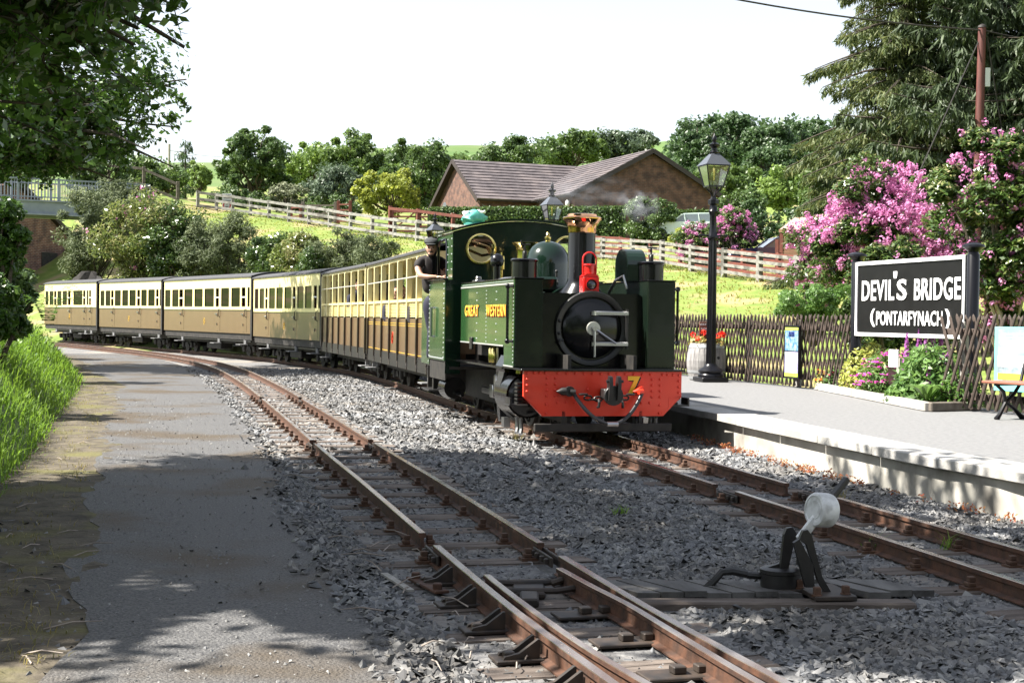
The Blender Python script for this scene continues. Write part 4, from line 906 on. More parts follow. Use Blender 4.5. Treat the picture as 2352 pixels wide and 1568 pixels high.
for i, (dx, ln) in enumerate(((-.03, .05), (-.01, .06), (.01, .062), (.03, .052))): fing.append([(-1.06 + .005, 5.18 + dx * .6, 2.125, .016), (-1.02, 5.165 + dx, 2.123, .011), (-1.02 + ln, 5.15 + dx, 2.112, .009), (-1.02 + ln + .025, 5.145 + dx, 2.098, .008)])
fing.append([(-1.07, 5.16, 2.13, .016), (-1.05, 5.125, 2.13, .011), (-1.02, 5.105, 2.118, .009)])
hd = MB(); hd.sphere((-1.045, 5.17, 2.122), .045, 12, (1.1, .95, .5))
for f in fing: hd.tube([p[:3] for p in f], [p[3] for p in f], 8); hd.sphere(f[-1][:3], f[-1][3], 8)
obj('hand', hd, M['skin'], drv); 
h2 = obj('hand', bpy.data.objects[drv.children[-1].name].data, None, drv); h2.scale = (-1, 1, 1); h2.location = (-2.05, -.02, 0)
head_parts(drv, (-1.125, 5.40, 2.575), 1.12, tilt=.16, turn=R_(-20))
def passenger(px, py, Y, label, shirt, hair='hair', cap=False, standing=False):
    c = at(px, py, Y); t = thing('person', label, 'person', (c.x, c.y, 0), R_(30))
    z = c.z; lo = z - (1.0 if standing else .72)
    obj('body', skinned('body', [[(0, 0.05, lo, .15), (0, .05, z - .45, .15), (0, .03, z - .28, .14), (0, .02, z - .16, .06), (0, 0, z - .1, .05)], [(0, .03, z - .28, .14), (-.2, .03, z - .28, .07), (-.24, -.02, z - .5, .05), (-.12, -.22, z - .58, .04)], [(0, .03, z - .28, .14), (.2, .03, z - .28, .07), (.24, -.02, z - .5, .05), (.12, -.22, z - .58, .04)]], 0), shirt, t)
    head_parts(t, (0, 0, z), 1.08, hair, beard=False, cap=cap, tilt=0)
passenger(908, 674, 27.9, 'passenger with dark hair sitting in the first open carriage, mid window', M['navy'])
passenger(924, 671, 28.3, 'passenger in dark jacket beside another, near the end of the first open carriage', M['shirt'])
passenger(969, 674, 24.9, 'grey-haired passenger just behind the driver, in the first open carriage', M['shirt'], 'greyhair')
passenger(822, 655, 33.2, 'standing passenger in dark coat inside the second open carriage', M['navy'], standing=True)

# ------------------------------------------------------------------ point lever
lp = gr(1835, 1375, 0.); lev = thing('point_lever', 'black cast-iron point lever with white round counterweight between the tracks', 'point lever', (lp.x, lp.y, 0), R_(8))
K = lp.y / FPX   # metres per sheet pixel at the lever
obj('base_plate', MB().bb(-.02, .21, -.32, .0, .05, .075, .004).bb(-.14, .22, -.1, .08, .045, .07, .006), M['chair'], lev)
def leg(px): return [((x - 1835) * K, (1375 - y) * K + .05) for x, y in px]
for yo in (-.07, .12):
    pass
fr1 = MB().prism(leg([(1797, 1232), (1803, 1226), (1812, 1232), (1820, 1262), (1833, 1320), (1862, 1356), (1880, 1372), (1868, 1372), (1838, 1340), (1822, 1374), (1812, 1372), (1815, 1330), (1806, 1290)]), 'y', -.09, -.05)
fr1.bar((.0, -.07, .12), (-.05, -.07, .36), .03, .04); fr1.bar((.1, -.07, .06), (.0, -.07, .35), .03, .035)
fr1.bar((.02, -.07, .2), (-.03, -.07, .2), .035, .03)
obj('lever_frame', MB().prism([(-.13, .05), (-.10, .05), (-.045, .30), (-.02, .355), (-.055, .40), (-.085, .395), (-.10, .36)], 'y', -.03, .0).prism([(-.07, .36), (-.05, .405), (-.025, .41), (-.0, .38), (.015, .32), (.06, .16), (.12, .06), (.09, .05), (.04, .13), (.0, .25), (-.03, .33)], 'y', -.19, -.16).prism([(-.03, .10), (.02, .10), (.01, .22), (-.035, .30), (-.07, .36), (-.10, .34)], 'y', -.19, -.16).bb(-.02, .05, -.18, .0, .19, .22), M['blackm'], lev)
obj('gear_box', MB().lathe([(.11, .06), (.11, .14), (.115, .145), (.115, .165), (.09, .175), (.0, .175)], (-.10, .02, 0), 'z', 24).prism([(-.2, .17), (-.06, .17), (-.05, .30), (-.085, .30), (-.105, .2)], 'y', .0, .03), M['blackm'], lev)
for x, y in ((.0, -.28), (.17, -.25), (-.15, .05), (-.02, -.06)): obj('base_bolt', MB().bb(x - .018, x + .018, y - .018, y + .018, .07, .12, .004).tube([(x, y, .07), (x, y, .08)], .03), M['bolt'], lev)
hub = Vector((-.04, -.1, .34)); tip = at(1918, 1135, lp.y - .05) - Vector((lp.x, lp.y, 0)); mid = at(1862, 1195, lp.y - .05) - Vector((lp.x, lp.y, 0))
arm_d = (tip - hub).normalized()
obj('lever_arm', MB().bar(hub, hub + arm_d * .16, .022, .055, ch=.005), M['white'], lev)
wt = hub + arm_d * .215; ax = Vector((-.95, -.30, .10)).normalized(); rq = Vector((0, 0, 1)).rotation_difference(ax).to_matrix()
W_ = obj('counterweight', MB().lathe([(0, -.06), (.066, -.06), (.08, -.055), (.09, -.045), (.094, -.03), (.094, .045), (.088, .056), (.075, .06), (.073, .054), (.053, .054), (.051, .058), (0, .058)], wt, 'z', 36, rot=rq), M['white'], lev)
obj('lever_handle', MB().bar(wt + arm_d * .08, wt + arm_d * .23, .045, .03, ch=.006), M['blackm'], lev)
obj('throw_rod', MB().tube([(-.2, .05, .12), (-.28, .06, .125)], .02).tube([(-.28, .06, .13), (-.36, .07, .145), (-.42, .07, .14), (-.47, .06, .09), (-.52, .05, .05)], .022, 8).tube([(-.30, .09, .13), (-.36, .10, .14), (-.40, .09, .14)], .012), M['blackm'], lev)
# timbers round the lever
tim = thing('lever_timbers', 'dark boarded timbers laid round the foot of the point lever', 'timber boards', (lp.x, lp.y, 0), R_(3))
for i in range(7):
    x_ = -1.12 + i * .128; d_ = .004 * (i % 3); obj('board', MB().prism([(x_, .18 - d_ * 2), (x_ + .12, .18 - d_), (x_ + .12 + .2, -.19 + d_ * 2), (x_ + .2, -.19 + d_)], 'z', .035 + d_, .068 + d_), M['plank'], tim)
for i in range(3):
    x_ = .14 + i * .13; d_ = .005 * (i % 2); obj('board', MB().prism([(x_, .22 - d_), (x_ + .122, .22), (x_ + .122 + .2, -.16 + d_ * 3 + .03 * i), (x_ + .2, -.16 + .03 * i)], 'z', .035 + d_, .07 + d_), M['plank'], tim)
obj('long_timber', MB().bb(-1.15, .55, -.33, -.2, -.04, .045, .01), M['sleeper'], tim); obj('long_timber', MB().bb(-1.0, .5, .2, .34, -.05, .03, .01), M['sleeper'], tim)

# ------------------------------------------------------------------ platform furniture
def lamp(loc, label, s=1.):
    t = thing('lamp_post', label, 'street lamp', loc, R_(14), 'gas-style lamps along the platform'); t.scale = (s, s, s); B = M['lampblack']
    obj('pedestal', MB().bb(-.27, .27, -.27, .27, 0, .09, .012).lathe([(.25, .09), (.25, .12), (.235, .15), (.22, .165), (.245, .19), (.25, .215), (.215, .25), (.15, .29), (.11, .34), (.105, .36)], n=28), B, t)
    pts = []; n = 24; m = MB(); prof = [(.098, .34), (.085, 2.2), (.082, 2.78)]
    vs = []; 
    for r, z in prof:
        for k in range(n):
            a = 2 * math.pi * k / n; rr = r * (1 if k % 2 else .86); vs.append((rr * math.cos(a), rr * math.sin(a), z))
    m.add(vs, [(i * n + k, i * n + (k + 1) % n, (i + 1) * n + (k + 1) % n, (i + 1) * n + k) for i in range(2) for k in range(n)])
    obj('column', m, B, t)
    obj('collar', MB().lathe([(.085, 2.76), (.11, 2.79), (.115, 2.84), (.09, 2.88), (.075, 2.95), (.068, 3.25), (.085, 3.3), (.105, 3.33), (.08, 3.36), (.075, 3.45), (.115, 3.48), (.115, 3.55), (.07, 3.57), (.05, 3.62), (.0, 3.62)], n=8), B, t)
    obj('ladder_bar', MB().tube([(-.28, 0, 2.86), (.28, 0, 2.86)], .02, 8).sphere((-.28, 0, 2.86), .028).sphere((.28, 0, 2.86), .028), B, t)
    br = MB()
    for k in range(4):
        a = R_(45 + 90 * k); c, q = math.cos(a), math.sin(a); br.tube([(.03 * c, .03 * q, 3.58), (.05 * c, .05 * q, 3.68), (.13 * c, .13 * q, 3.76), (.185 * c, .185 * q, 3.82)], .014, 6)
    obj('bracket', br, B, t)
    b0, b1, z0, z1 = .145, .235, 3.82, 4.22
    fr = MB()
    for sx, sy in ((-1, -1), (1, -1), (1, 1), (-1, 1)):
        fr.bar((sx * b0, sy * b0, z0), (sx * b1, sy * b1, z1), .02, .02)
    for b_, z in ((b0, z0), (b1, z1)):
        for (x0, y0), (x1, y1) in (((-1, -1), (1, -1)), ((1, -1), (1, 1)), ((1, 1), (-1, 1)), ((-1, 1), (-1, -1))): fr.bar((x0 * b_, y0 * b_, z), (x1 * b_, y1 * b_, z), .024, .024)
    ln = obj('lantern_frame', fr, B, t)
    for (x0, y0), (x1, y1) in (((-1, -1), (1, -1)), ((1, -1), (1, 1)), ((1, 1), (-1, 1)), ((-1, 1), (-1, -1))):
        k0, k1 = b0 - .004, b1 - .004; obj('pane', MB().add([(x0 * k0, y0 * k0, z0), (x1 * k0, y1 * k0, z0), (x1 * k1, y1 * k1, z1), (x0 * k1, y0 * k1, z1)], [(0, 1, 2, 3)]), M['lglass'], ln)
    obj('mantle', MB().lathe([(.02, 4.18), (.02, 4.1), (.012, 4.06), (.012, 3.95), (0, 3.93)], n=10).tube([(0, 0, 4.18), (0, 0, 4.3)], .01), M['brass'], ln)
    rf = MB(); q = .262; w = .075
    vs = [(-q, -q, z1 + .01), (q, -q, z1 + .01), (q, q, z1 + .01), (-q, q, z1 + .01), (-w, -w, z1 + .24), (w, -w, z1 + .24), (w, w, z1 + .24), (-w, w, z1 + .24)]
    rf.add(vs, [(0, 1, 5, 4), (1, 2, 6, 5), (2, 3, 7, 6), (3, 0, 4, 7), (4, 5, 6, 7), (3, 2, 1, 0)])
    obj('lantern_roof', rf, pm('lamp_roof_tin', (.06, .065, .075), rough=.25, coat=.5), t)
    obj('finial', MB().lathe([(.09, 4.46), (.1, 4.49), (.06, 4.51), (.06, 4.57), (.1, 4.6), (.11, 4.64), (.06, 4.67), (.035, 4.69), (.05, 4.73), (.045, 4.77), (.02, 4.82), (0, 4.87)], n=16), B, t)
    return t
lampA = lamp(tuple(gr(1632, 876, PLZ)), 'tall black lamp post with glass lantern standing beside the oak barrel', .945)
q = at(1266, 600, 39); dup(lampA, (q.x, 39, PLZ), R_(20), 'black lamp lantern showing between the cab roof and the chimney', (1.0, 1.0, 1.0))
q = at(998, 600, 52); dup(lampA, (q.x, 52, PLZ + .06), R_(30), 'farthest lamp lantern, just above the driver', (1.0, 1.0, 1.0))
# barrel planter
bp = gr(1622, 872, PLZ); brl = thing('barrel_planter', 'weathered oak barrel with iron hoops planted with red geraniums', 'barrel', tuple(bp), R_(10))
def brad(h): return .315 + .062 * math.sin(math.pi * min(1, max(0, h / .70)))
ns = 22
for k in range(ns):
    a0, a1 = 2 * math.pi * (k + .03) / ns, 2 * math.pi * (k + .97) / ns; vs = []; hs = [0, .12, .25, .37, .5, .6, .70]
    for h in hs:
        r = brad(h)
        for a in (a0, a1): vs += [(r * math.cos(a), r * math.sin(a), h), ((r - .03) * math.cos(a), (r - .03) * math.sin(a), h)]
    fs = []
    for i in range(len(hs) - 1):
        b = i * 4; fs += [(b, b + 2, b + 6, b + 4), (b + 1, b + 5, b + 7, b + 3), (b, b + 4, b + 5, b + 1), (b + 2, b + 3, b + 7, b + 6)]
    fs += [(0, 1, 3, 2), (24, 26, 27, 25)]
    obj('stave', MB().add(vs, fs), M['barrel'], brl)
for h in (.04, .16, .64): obj('hoop', MB().lathe([(brad(h - .03) + .004, h - .028), (brad(h) + .007, h), (brad(h + .03) + .004, h + .028)], n=40, cap=False), M['hoop'], brl)
obj('bung_hole', MB().sphere((.12, -.352, .43), .03, 10, (1, .3, 1)), M['soot'], brl)
obj('soil', MB().lathe([(.3, .6), (.3, .66), (0, .68)], n=20), M['dirt'], brl)
sg = thing('way_out_sign', 'small brown and white notice standing among the barrel flowers', 'sign', (bp.x - .02, bp.y - .05, PLZ), R_(10))
obj('sign_board', MB().bb(-.14, .14, -.012, .012, .80, 1.10, .004), pm('brown_notice_paint', (.16, .05, .03), rough=.5), sg)
for txt, z, s in (('WAY OUT', 1.035, .058), ('PASSAGE', .955, .055), ('Allanfa', .875, .055)): obj('lettering', xform(text_mesh(txt, s, .002, .001), Matrix.Translation((0, -.014, z)) @ XZ), M['whitep'], sg)
obj('sign_post', MB().bb(-.02, .02, 0.012, .03, .6, 1.0), M['darkwood'], sg)

# lattice fence
lm = MB(); prof = [(-.024, -.004), (.024, -.004), (.017, .014), (0, .02), (-.017, .014)]
lm.prism(prof, 'z', 0, 1.20); lm.add([(x, y, 1.20) for x, y in prof] + [(x * 1.12, y * 1.1, 1.235) for x, y in prof] + [(x * .8, y * .8, 1.27) for x, y in prof] + [(0, .006, 1.30)], [(i + k * 5, (i + 1) % 5 + k * 5, (i + 1) % 5 + k * 5 + 5, i + k * 5 + 5) for k in range(2) for i in range(5)] + [(10 + i, 10 + (i + 1) % 5, 15) for i in range(5)])
LATH = lm.mesh('lath'); LATH.materials.append(M['lath'])
def lattice(p0, p1, label, z=PLZ, posts=None, pitch=.146):
    p0, p1 = Vector(p0), Vector(p1); d = p1 - p0; L = d.length; an = math.atan2(d.y, d.x)
    t = thing('lattice_fence', label, 'fence', (p0.x, p0.y, z), an, 'rustic lattice fence along the platform'); lean = R_(19)
    n = int(L / pitch)
    for i in range(-1, n + 1):
        for s, y in ((1, -.024), (-1, .024)):
            x = i * pitch + random.uniform(-.012, .012)
            if s < 0: x += .40
            if x < -.05 or x > L + .05 or x + s * .4 < -.08 or x + s * .4 > L + .2: continue
            o = obj('lath', LATH, None, t); o.location = (x, y, .03 + random.uniform(-.012, .012)); o.rotation_euler = (0, s * (lean + random.uniform(-.012, .012)), 0 if s > 0 else 0)
            o.scale = (1, -1 if s > 0 else 1, random.uniform(.985, 1.01))
    for zz in (.14, .98): obj('rail', MB().bb(0, L, .05, .09, zz, zz + .09, .006), M['lath'], t)
    for x in np.arange(.3, L + .1, 1.9): obj('post', MB().bb(x - .045, x + .045, .09, .18, 0, 1.16, .008), M['post'], t)
    return t
lattice((2.55, 32.2), (5.52, 22.45), 'lattice fence behind the barrel and lamp post, running up to the name board')
lattice((5.70, 18.95), (7.35, 15.9), 'lattice fence behind the bench, right of the flower bed')

# name board
SL, SR = Vector((5.44, 22.4, 0)), Vector((6.22, 19.45, 0)); sd_ = SR - SL; SA = math.atan2(sd_.y, sd_.x); SW = sd_.length
ns_ = thing('station_name_board', 'black station name board with raised white lettering on two black posts', 'sign', (SL.x, SL.y, PLZ), SA)
zb = at(1966, 771, 22.4).z - PLZ; zt = at(1972, 603, 22.4).z - PLZ
obj('board', MB().bb(.0, SW, -.03, .03, zb, zt), M['signblack'], ns_)
bw = .055
fr_ = obj('white_border', MB().bb(.02, SW - .02, -.055, -.03, zb, zb + bw, .004).bb(.02, SW - .02, -.055, -.03, zt - bw, zt, .004).bb(.0, bw, -.055, -.03, zb, zt, .004).bb(SW - bw, SW, -.055, -.03, zb, zt, .004), M['whitep'], ns_)
for x in (-.09, SW + .09):
    hgt = zt + .10
    po = obj('sign_post', MB().lathe([(.085, 0), (.085, hgt - .1), (.07, hgt - .08), (.07, hgt)], (x, .02, 0), 'z', 16), M['lampblack'], ns_)
    obj('post_cap', MB().lathe([(.08, hgt - .06), (.12, hgt - .02), (.155, hgt), (.15, hgt + .03), (.08, hgt + .06), (0, hgt + .07)], (x, .02, 0), 'z', 20), M['lampblack'], po)
def fit_text(txt, x0, x1, z0, z1, bold, ext=.006):
    me = text_mesh(txt, 1., ext, bold, space=1.08); X = [v.co.x for v in me.vertices]; Y = [v.co.y for v in me.vertices]; a, b_ = min(X), min(Y)
    sx, sz = (x1 - x0) / (max(X) - a), (z1 - z0) / (max(Y) - b_)
    for v in me.vertices: v.co = (x0 + (v.co.x - a) * sx, -.034 - ext + v.co.z * 1., z0 + (v.co.y - b_) * sz)
    bmx = bmesh.new(); bmx.from_mesh(me); bmesh.ops.recalc_face_normals(bmx, faces=bmx.faces); bmx.to_mesh(me); bmx.free(); return me
H = zt - zb
obj('lettering', fit_text('DEVIL', SW * .065, SW * .385, zb + H * .475, zb + H * .745, .018), M['whitep'], ns_); obj('lettering', fit_text("'", SW * .375, SW * .41, zb + H * .76, zb + H * .85, .03), M['whitep'], ns_); obj('lettering', fit_text('S', SW * .41, SW * .50, zb + H * .475, zb + H * .745, .018), M['whitep'], ns_)
obj('lettering', fit_text('BRIDGE', SW * .57, SW * .965, zb + H * .47, zb + H * .745, .018), M['whitep'], ns_)
obj('lettering', fit_text('PONTARFYNACH', SW * .215, SW * .82, zb + H * .15, zb + H * .335, .012), M['whitep'], ns_)
obj('lettering', fit_text('(', SW * .155, SW * .20, zb + H * .13, zb + H * .37, .02), M['whitep'], ns_); obj('lettering', fit_text(')', SW * .84, SW * .885, zb + H * .10, zb + H * .36, .02), M['whitep'], ns_)
M['lathp'] = M['lath']

# information board on the lattice, and turquoise poster
def board(label, pa, pb, z0, z1, frame, panels, lines, name='information_board'):
    pa, pb = Vector((*pa, 0)), Vector((*pb, 0)); d = pb - pa; L = d.length
    t = thing(name, label, 'poster', (pa.x, pa.y, PLZ), math.atan2(d.y, d.x))
    obj('frame', MB().bb(0, L, -.05, -.0, z0, z1, .006), frame, t)
    for (u0, u1, v0, v1, c) in panels: obj('printed_panel', MB().bb(u0 * L, u1 * L, -.054, -.05, z0 + (z1 - z0) * v0, z0 + (z1 - z0) * v1), c, t)
    m = MB()
    for (u0, u1, v, h) in lines: m.bb(u0 * L, u1 * L, -.058, -.054, z0 + (z1 - z0) * v, z0 + (z1 - z0) * (v + h))
    obj('print_lines', m, M['whitep'], t, kind='stuff'); return t
pr = lambda n, a, b=None, s=6: pm('print_' + n, a, b, s, .45)
_pa = gr(1818, 877, PLZ); _pb = gr(1853, 884, PLZ)
zz0 = at(1818, 868, 24.4).z - PLZ; zz1 = at(1818, 747, 24.4).z - PLZ
board('tall narrow information poster in black frame hung on the lattice fence', (4.76, 24.62), (4.915, 24.12), zz0, zz1, M['lampblack'],
      [(.06, .94, .03, .10, pr('lime', (.45, .6, .08))), (.06, .94, .10, .50, pr('lilac', (.30, .28, .45), (.45, .43, .6))), (.06, .94, .52, .90, pr('scene', (.05, .16, .30), (.30, .42, .45), 14)), (.06, .94, .91, .96, pr('lime2', (.5, .62, .1))), (.3, .7, .78, .88, pr('roundel', (.02, .04, .25)))], [(.15, .9, .14 + .035 * k, .008) for k in range(10)])
_pa = gr(2286, 952, PLZ); _pb = gr(2338, 957, PLZ)
board('turquoise poster with a sunlit landscape fixed to the fence behind the bench', (6.10, 17.88), (6.40, 17.32), .30, 1.10, pr('turq', (.20, .62, .60)),
      [(.1, .9, .55, .96, pr('skyblue', (.12, .40, .70), (.35, .62, .80), 3)), (.1, .9, .38, .55, pr('cloud', (.8, .85, .88))), (.1, .9, .28, .38, pr('roofp', (.35, .45, .5), (.12, .14, .15), 9)), (.1, .9, .18, .28, pr('meadow', (.45, .5, .06)))], [(.18, .8, .88 - .055 * k, .014) for k in range(4)], 'landscape_poster')
# bench
fb = gr(2303, 961, PLZ); ben = thing('bench', 'brown slatted bench with black cast legs at the right edge of the platform', 'bench', (fb.x, fb.y, PLZ), math.atan2(-.88, .48))
for k in range(4): obj('seat_slat', MB().bb(-.16, 1.7, -.20 + k * .115, -.095 + k * .115, .42, .455, .008), pm('bench_wood', (.20, .075, .045), (.30, .12, .075), 5, .6, stretch=(.3, 3, 1)), ben)
for k in range(2): obj('back_slat', MB().box((1.12, .30 + .03 * k, .62 + .16 * k), (1.36, .03, .12), Matrix.Rotation(R_(-12), 3, 'X'), .008), pm('bench_wood2', (.20, .075, .045), (.30, .12, .075), 5, .6, stretch=(.3, 3, 1)), ben)
for x in (.06, 1.5):
    obj('leg', MB().tube([(x, -.17, 0), (x, -.12, .05), (x, -.02, .2), (x, -.06, .33), (x, -.18, .41)], [.035, .026, .024, .022, .02], 8).tube([(x, -.02, .2), (x, .12, .3), (x, .22, .42), (x, .34, .82)], [.024, .022, .02, .018], 8).tube([(x, -.02, .2), (x, .12, .12), (x, .28, .0)], [.024, .024, .035], 8).bb(x - .02, x + .02, -.2, .24, .40, .42), M['lampblack'], ben)
# flower-bed kerb
kb = thing('flower_bed_kerb', 'low timber and stone edging round the flower bed', 'kerb', (0, 0, 0))
ke = [gr(1868, 894, PLZ), gr(1955, 911, PLZ), gr(2045, 929, PLZ), gr(2122, 944, PLZ), gr(2236, 941, PLZ)]
for i in range(4):
    a, b_ = ke[i], ke[i + 1]; obj('kerb_stone' if i < 3 else 'kerb_timber', MB().bar(a + Vector((.06, 0, .055)), b_ + Vector((.06, 0, .055)), .11, .12, ch=.012), M['coping'] if i < 3 else M['darkwood'], kb)
bed = MB().add([(ke[0].x + .05, ke[0].y, PLZ + .05), (ke[3].x + .08, ke[3].y, PLZ + .05), (ke[4].x, ke[4].y + .05, PLZ + .05), (6.3, 19.4, PLZ + .1), (5.55, 22.5, PLZ + .1), (5.2, 24.0, PLZ + .06)], [(0, 1, 2, 3, 4, 5)])
struct('flower_bed_soil', bed, M['dirt'])
ntc = thing('small_notice', 'small white notice on a stake under the name board', 'sign', tuple(at(2052, 868, 21.0)), SA)
obj('notice_board', MB().bb(-.13, .13, -.01, .01, .16, .42, .003), M['whitep'], ntc); obj('stake', MB().bb(.14, .17, 0, .03, -.6, .3), M['post'], ntc); obj('dark_panel', MB().bb(-.15, .12, -.008, .008, -.1, .15), M['brownd'], ntc)
# ------------------------------------------------------------------ fences on the hill
def brickm(name, c1, c2, mortar, sc=1.):
    m, n, l, b = _nt(name); tc = n.new('ShaderNodeTexCoord'); sp = n.new('ShaderNodeSeparateXYZ'); ad = n.new('ShaderNodeMath'); ad.operation = 'ADD'; cb = n.new('ShaderNodeCombineXYZ')
    l.new(tc.outputs['Object'], sp.inputs[0]); l.new(sp.outputs[0], ad.inputs[0]); l.new(sp.outputs[1], ad.inputs[1]); l.new(ad.outputs[0], cb.inputs[0]); l.new(sp.outputs[2], cb.inputs[1])
    bt = n.new('ShaderNodeTexBrick'); bt.inputs['Scale'].default_value = sc; bt.inputs['Brick Width'].default_value = .30; bt.inputs['Row Height'].default_value = .10; bt.inputs['Mortar Size'].default_value = .010
    bt.inputs['Color1'].default_value = (*c1, 1); bt.inputs['Color2'].default_value = (*c2, 1); bt.inputs['Mortar'].default_value = (*mortar, 1); bt.inputs['Bias'].default_value = -.1
    l.new(cb.outputs[0], bt.inputs['Vector'])
    nz = n.new('ShaderNodeTexNoise'); nz.inputs['Scale'].default_value = 2.2; nz.inputs['Detail'].default_value = 3; l.new(cb.outputs[0], nz.inputs['Vector'])
    mx = n.new('ShaderNodeMix'); mx.data_type = 'RGBA'; mx.blend_type = 'MULTIPLY'; mx.inputs[0].default_value = .8; rp = n.new('ShaderNodeValToRGB'); rp.color_ramp.elements[0].color = (.45, .45, .5, 1); rp.color_ramp.elements[1].color = (1.1, 1.05, 1, 1); rp.color_ramp.elements[0].position = .38; rp.color_ramp.elements[1].position = .6
    l.new(nz.outputs[0], rp.inputs[0]); l.new(bt.outputs[0], mx.inputs[6]); l.new(rp.outputs[0], mx.inputs[7]); l.new(mx.outputs[2], b.inputs['Base Color']); b.inputs['Roughness'].default_value = .9
    return m
def hill_fence(pts, label, mp, mr, nr, h=1.2, group=None, pw=.2, rh=.175, name='post_and_rail_fence'):
    t = thing(name, label, 'fence', tuple(pts[0]), 0, group); o0 = Vector(pts[0])
    for i, p in enumerate(pts):
        q = Vector(p) - o0; o = obj('post', MB().box((q.x, q.y, q.z + h / 2 - .1), (pw, pw, h + .2), Matrix.Rotation(R_(25), 3, 'Z'), .012), mp, t)
        if i + 1 < len(pts):
            q2 = Vector(pts[i + 1]) - o0; off = Vector((-.05, -.09, 0))
            for k in range(nr):
                z = h * (.18 + .72 * k / (nr - 1)) + random.uniform(-.015, .015); z2 = z + random.uniform(-.02, .02)
                obj('rail', MB().bar(q + off + Vector((0, 0, z)), q2 + off + Vector((0, 0, z2)), .05, rh, ch=.006), mr, t)
    return t
M['greyw2'] = pm('greyer_fence_wood', (.15, .145, .13), (.26, .25, .225), 5, .85, bump=.3, bscale=25, stretch=(1, 1, 3), c3=(.085, .08, .07), s3=2.)
hill_fence(FP[0:3], 'dark weathered fence by the end of the bridge parapet', M['darkwood'], M['darkwood'], 2, 1.45)
hill_fence(FP[3:20], 'grey three-rail fence running down the hill above the carriages', M['greywood'], M['greywood'], 3)
hill_fence(FP[20:30], 'grey four-rail fence on the slope right of the chimney', M['greyw2'], M['greyw2'], 4, 1.16, rh=.125)
RFP = []
for i in range(20, 30):
    p = FP[i] + Vector((1.0, 1.5, 0)); RFP.append(Vector((p.x, p.y, hz1(p.x, p.y) - .12)))
hill_fence(RFP, 'red-stained rail fence directly behind the grey fence right of the chimney', M['redwood'], M['redwood'], 4, 1.12, pw=.16, rh=.12)
def gate(x0, x1, yt, yb, Y, mat, label, posts=True, diag=True, name='field_gate', nr=5):
    a, b_ = at(x0, yb, Y), at(x1, yb, Y - .4); h = at(x0, yt, Y).z - a.z; t = thing(name, label, 'gate', tuple(a)); d = b_ - a; d.z = 0
    for k in range(nr): obj('gate_bar', MB().bar(Vector((0, 0, h * (.12 + .8 * k / (nr - 1)))), d + Vector((0, 0, h * (.12 + .8 * k / (nr - 1)))), .05, .1), mat, t)
    if diag:
        for u0, u1 in ((0, .5), (1, .5)): obj('brace', MB().bar(d * u0 + Vector((0, -.04, h * .12)), d * u1 + Vector((0, -.04, h * .92)), .04, .08), mat, t)
        obj('brace', MB().bar(d * .5 + Vector((0, -.04, .1)), d * .5 + Vector((0, -.04, h * .92)), .08, .04), mat, t)
    for u in (0, 1): obj('gate_post', MB().box(d * u + Vector((0, .06, h * .52)), (.2, .2, h * 1.15), None, .015), mat, t)
gate(668, 690, 474, 512, 98, M['redwood'], 'short red fence panel left of the brown field gate', diag=False, name='red_fence_section', nr=4)
gate(695, 770, 468, 514, 98, M['darkwood'], 'brown five-bar field gate with crossed braces on the hill')
gate(777, 804, 466, 514, 97.5, M['redwood'], 'short red fence panel right of the brown field gate', diag=False, name='red_fence_section', nr=4)
gate(900, 1008, 482, 537, 88, M['redwood'], 'red wooden gate between stout red posts beside the hedge', nr=5)
hill_fence([at(896, 530, 86.5), at(960, 537, 85.2), at(1040, 548, 83.8), at(1110, 556, 82)], 'red single-rail fence running from the red gate behind the farthest lamp', M['redwood'], M['redwood'], 2, 1.5)
# bridge sign on the fence
bsg = at(521, 483, 97.3); t = thing('weight_limit_sign', 'white weight limit sign with red ring beside the grey fence', 'sign', tuple(bsg), R_(8))
obj('sign_board', MB().bb(-.32, .32, -.01, .01, .0, 1.12, .004), M['whitep'], t)
rr_ = MB().lathe([(.19, -.004), (.19, .004), (.26, .004), (.26, -.004), (.19, -.004)], (0, -.018, .33), 'y', 28, cap=False); obj('red_ring', rr_, M['redlamp'], t)
for tx, z, s in (('PONT WAN', .98, .13), ('GYFYNGIAD', .80, .08), ('17', .36, .16), ('mgw', .22, .12)): obj('lettering', xform(text_mesh(tx, s, .002, .004), Matrix.Translation((0, -.016, z)) @ XZ), M['signblack'], t)
obj('sign_backing', MB().bb(-.32, .32, -.015, -.0105, .62, .70), pm('grey_band', (.2, .22, .25), rough=.5), t)
obj('sign_leg', MB().bb(-.03, .03, .012, .05, -.5, 1.0), M['post'], t)
# ------------------------------------------------------------------ bungalow
M['brickh'] = brickm('bungalow_brick', (.16, .078, .055), (.105, .055, .043), (.14, .11, .095), 1.)
M['brickd'] = brickm('red_brick_wall', (.20, .085, .06), (.15, .07, .055), (.30, .27, .24), 1.)
M['tile'] = pm('brown_roof_tile', (.062, .052, .056), (.10, .084, .088), 3, .8, bump=.3, c3=(.13, .108, .108), s3=.8)
M['fascia'] = pm('dark_fascia', (.035, .025, .022), rough=.6)
ha = R_(21); hu = Vector((math.cos(ha), math.sin(ha), 0)); hv = Vector((-math.sin(ha), math.cos(ha), 0)); HA = Vector((3.58, 88, 0))
hs = thing('bungalow', 'brown brick bungalow with dark tiled roofs beyond the hedge', 'house', (HA.x, HA.y, 0), ha)
ze, zrg, zg = 9.35, 12.25, 5.6; w2 = 5.55; Wd = 2 * w2; D1, D2 = 12.5, 17.5
hb = brick_wall = obj('gable_wall', MB().prism([(.35, zg), (Wd - .35, zg), (Wd - .35, ze + .1), (w2, zrg - .12), (.35, ze + .1)], 'y', .35, D2), M['brickh'], hs)
LWx = -3.9; ly0, ly1 = 6.6, 16.8; lr = (ly0 + ly1) / 2
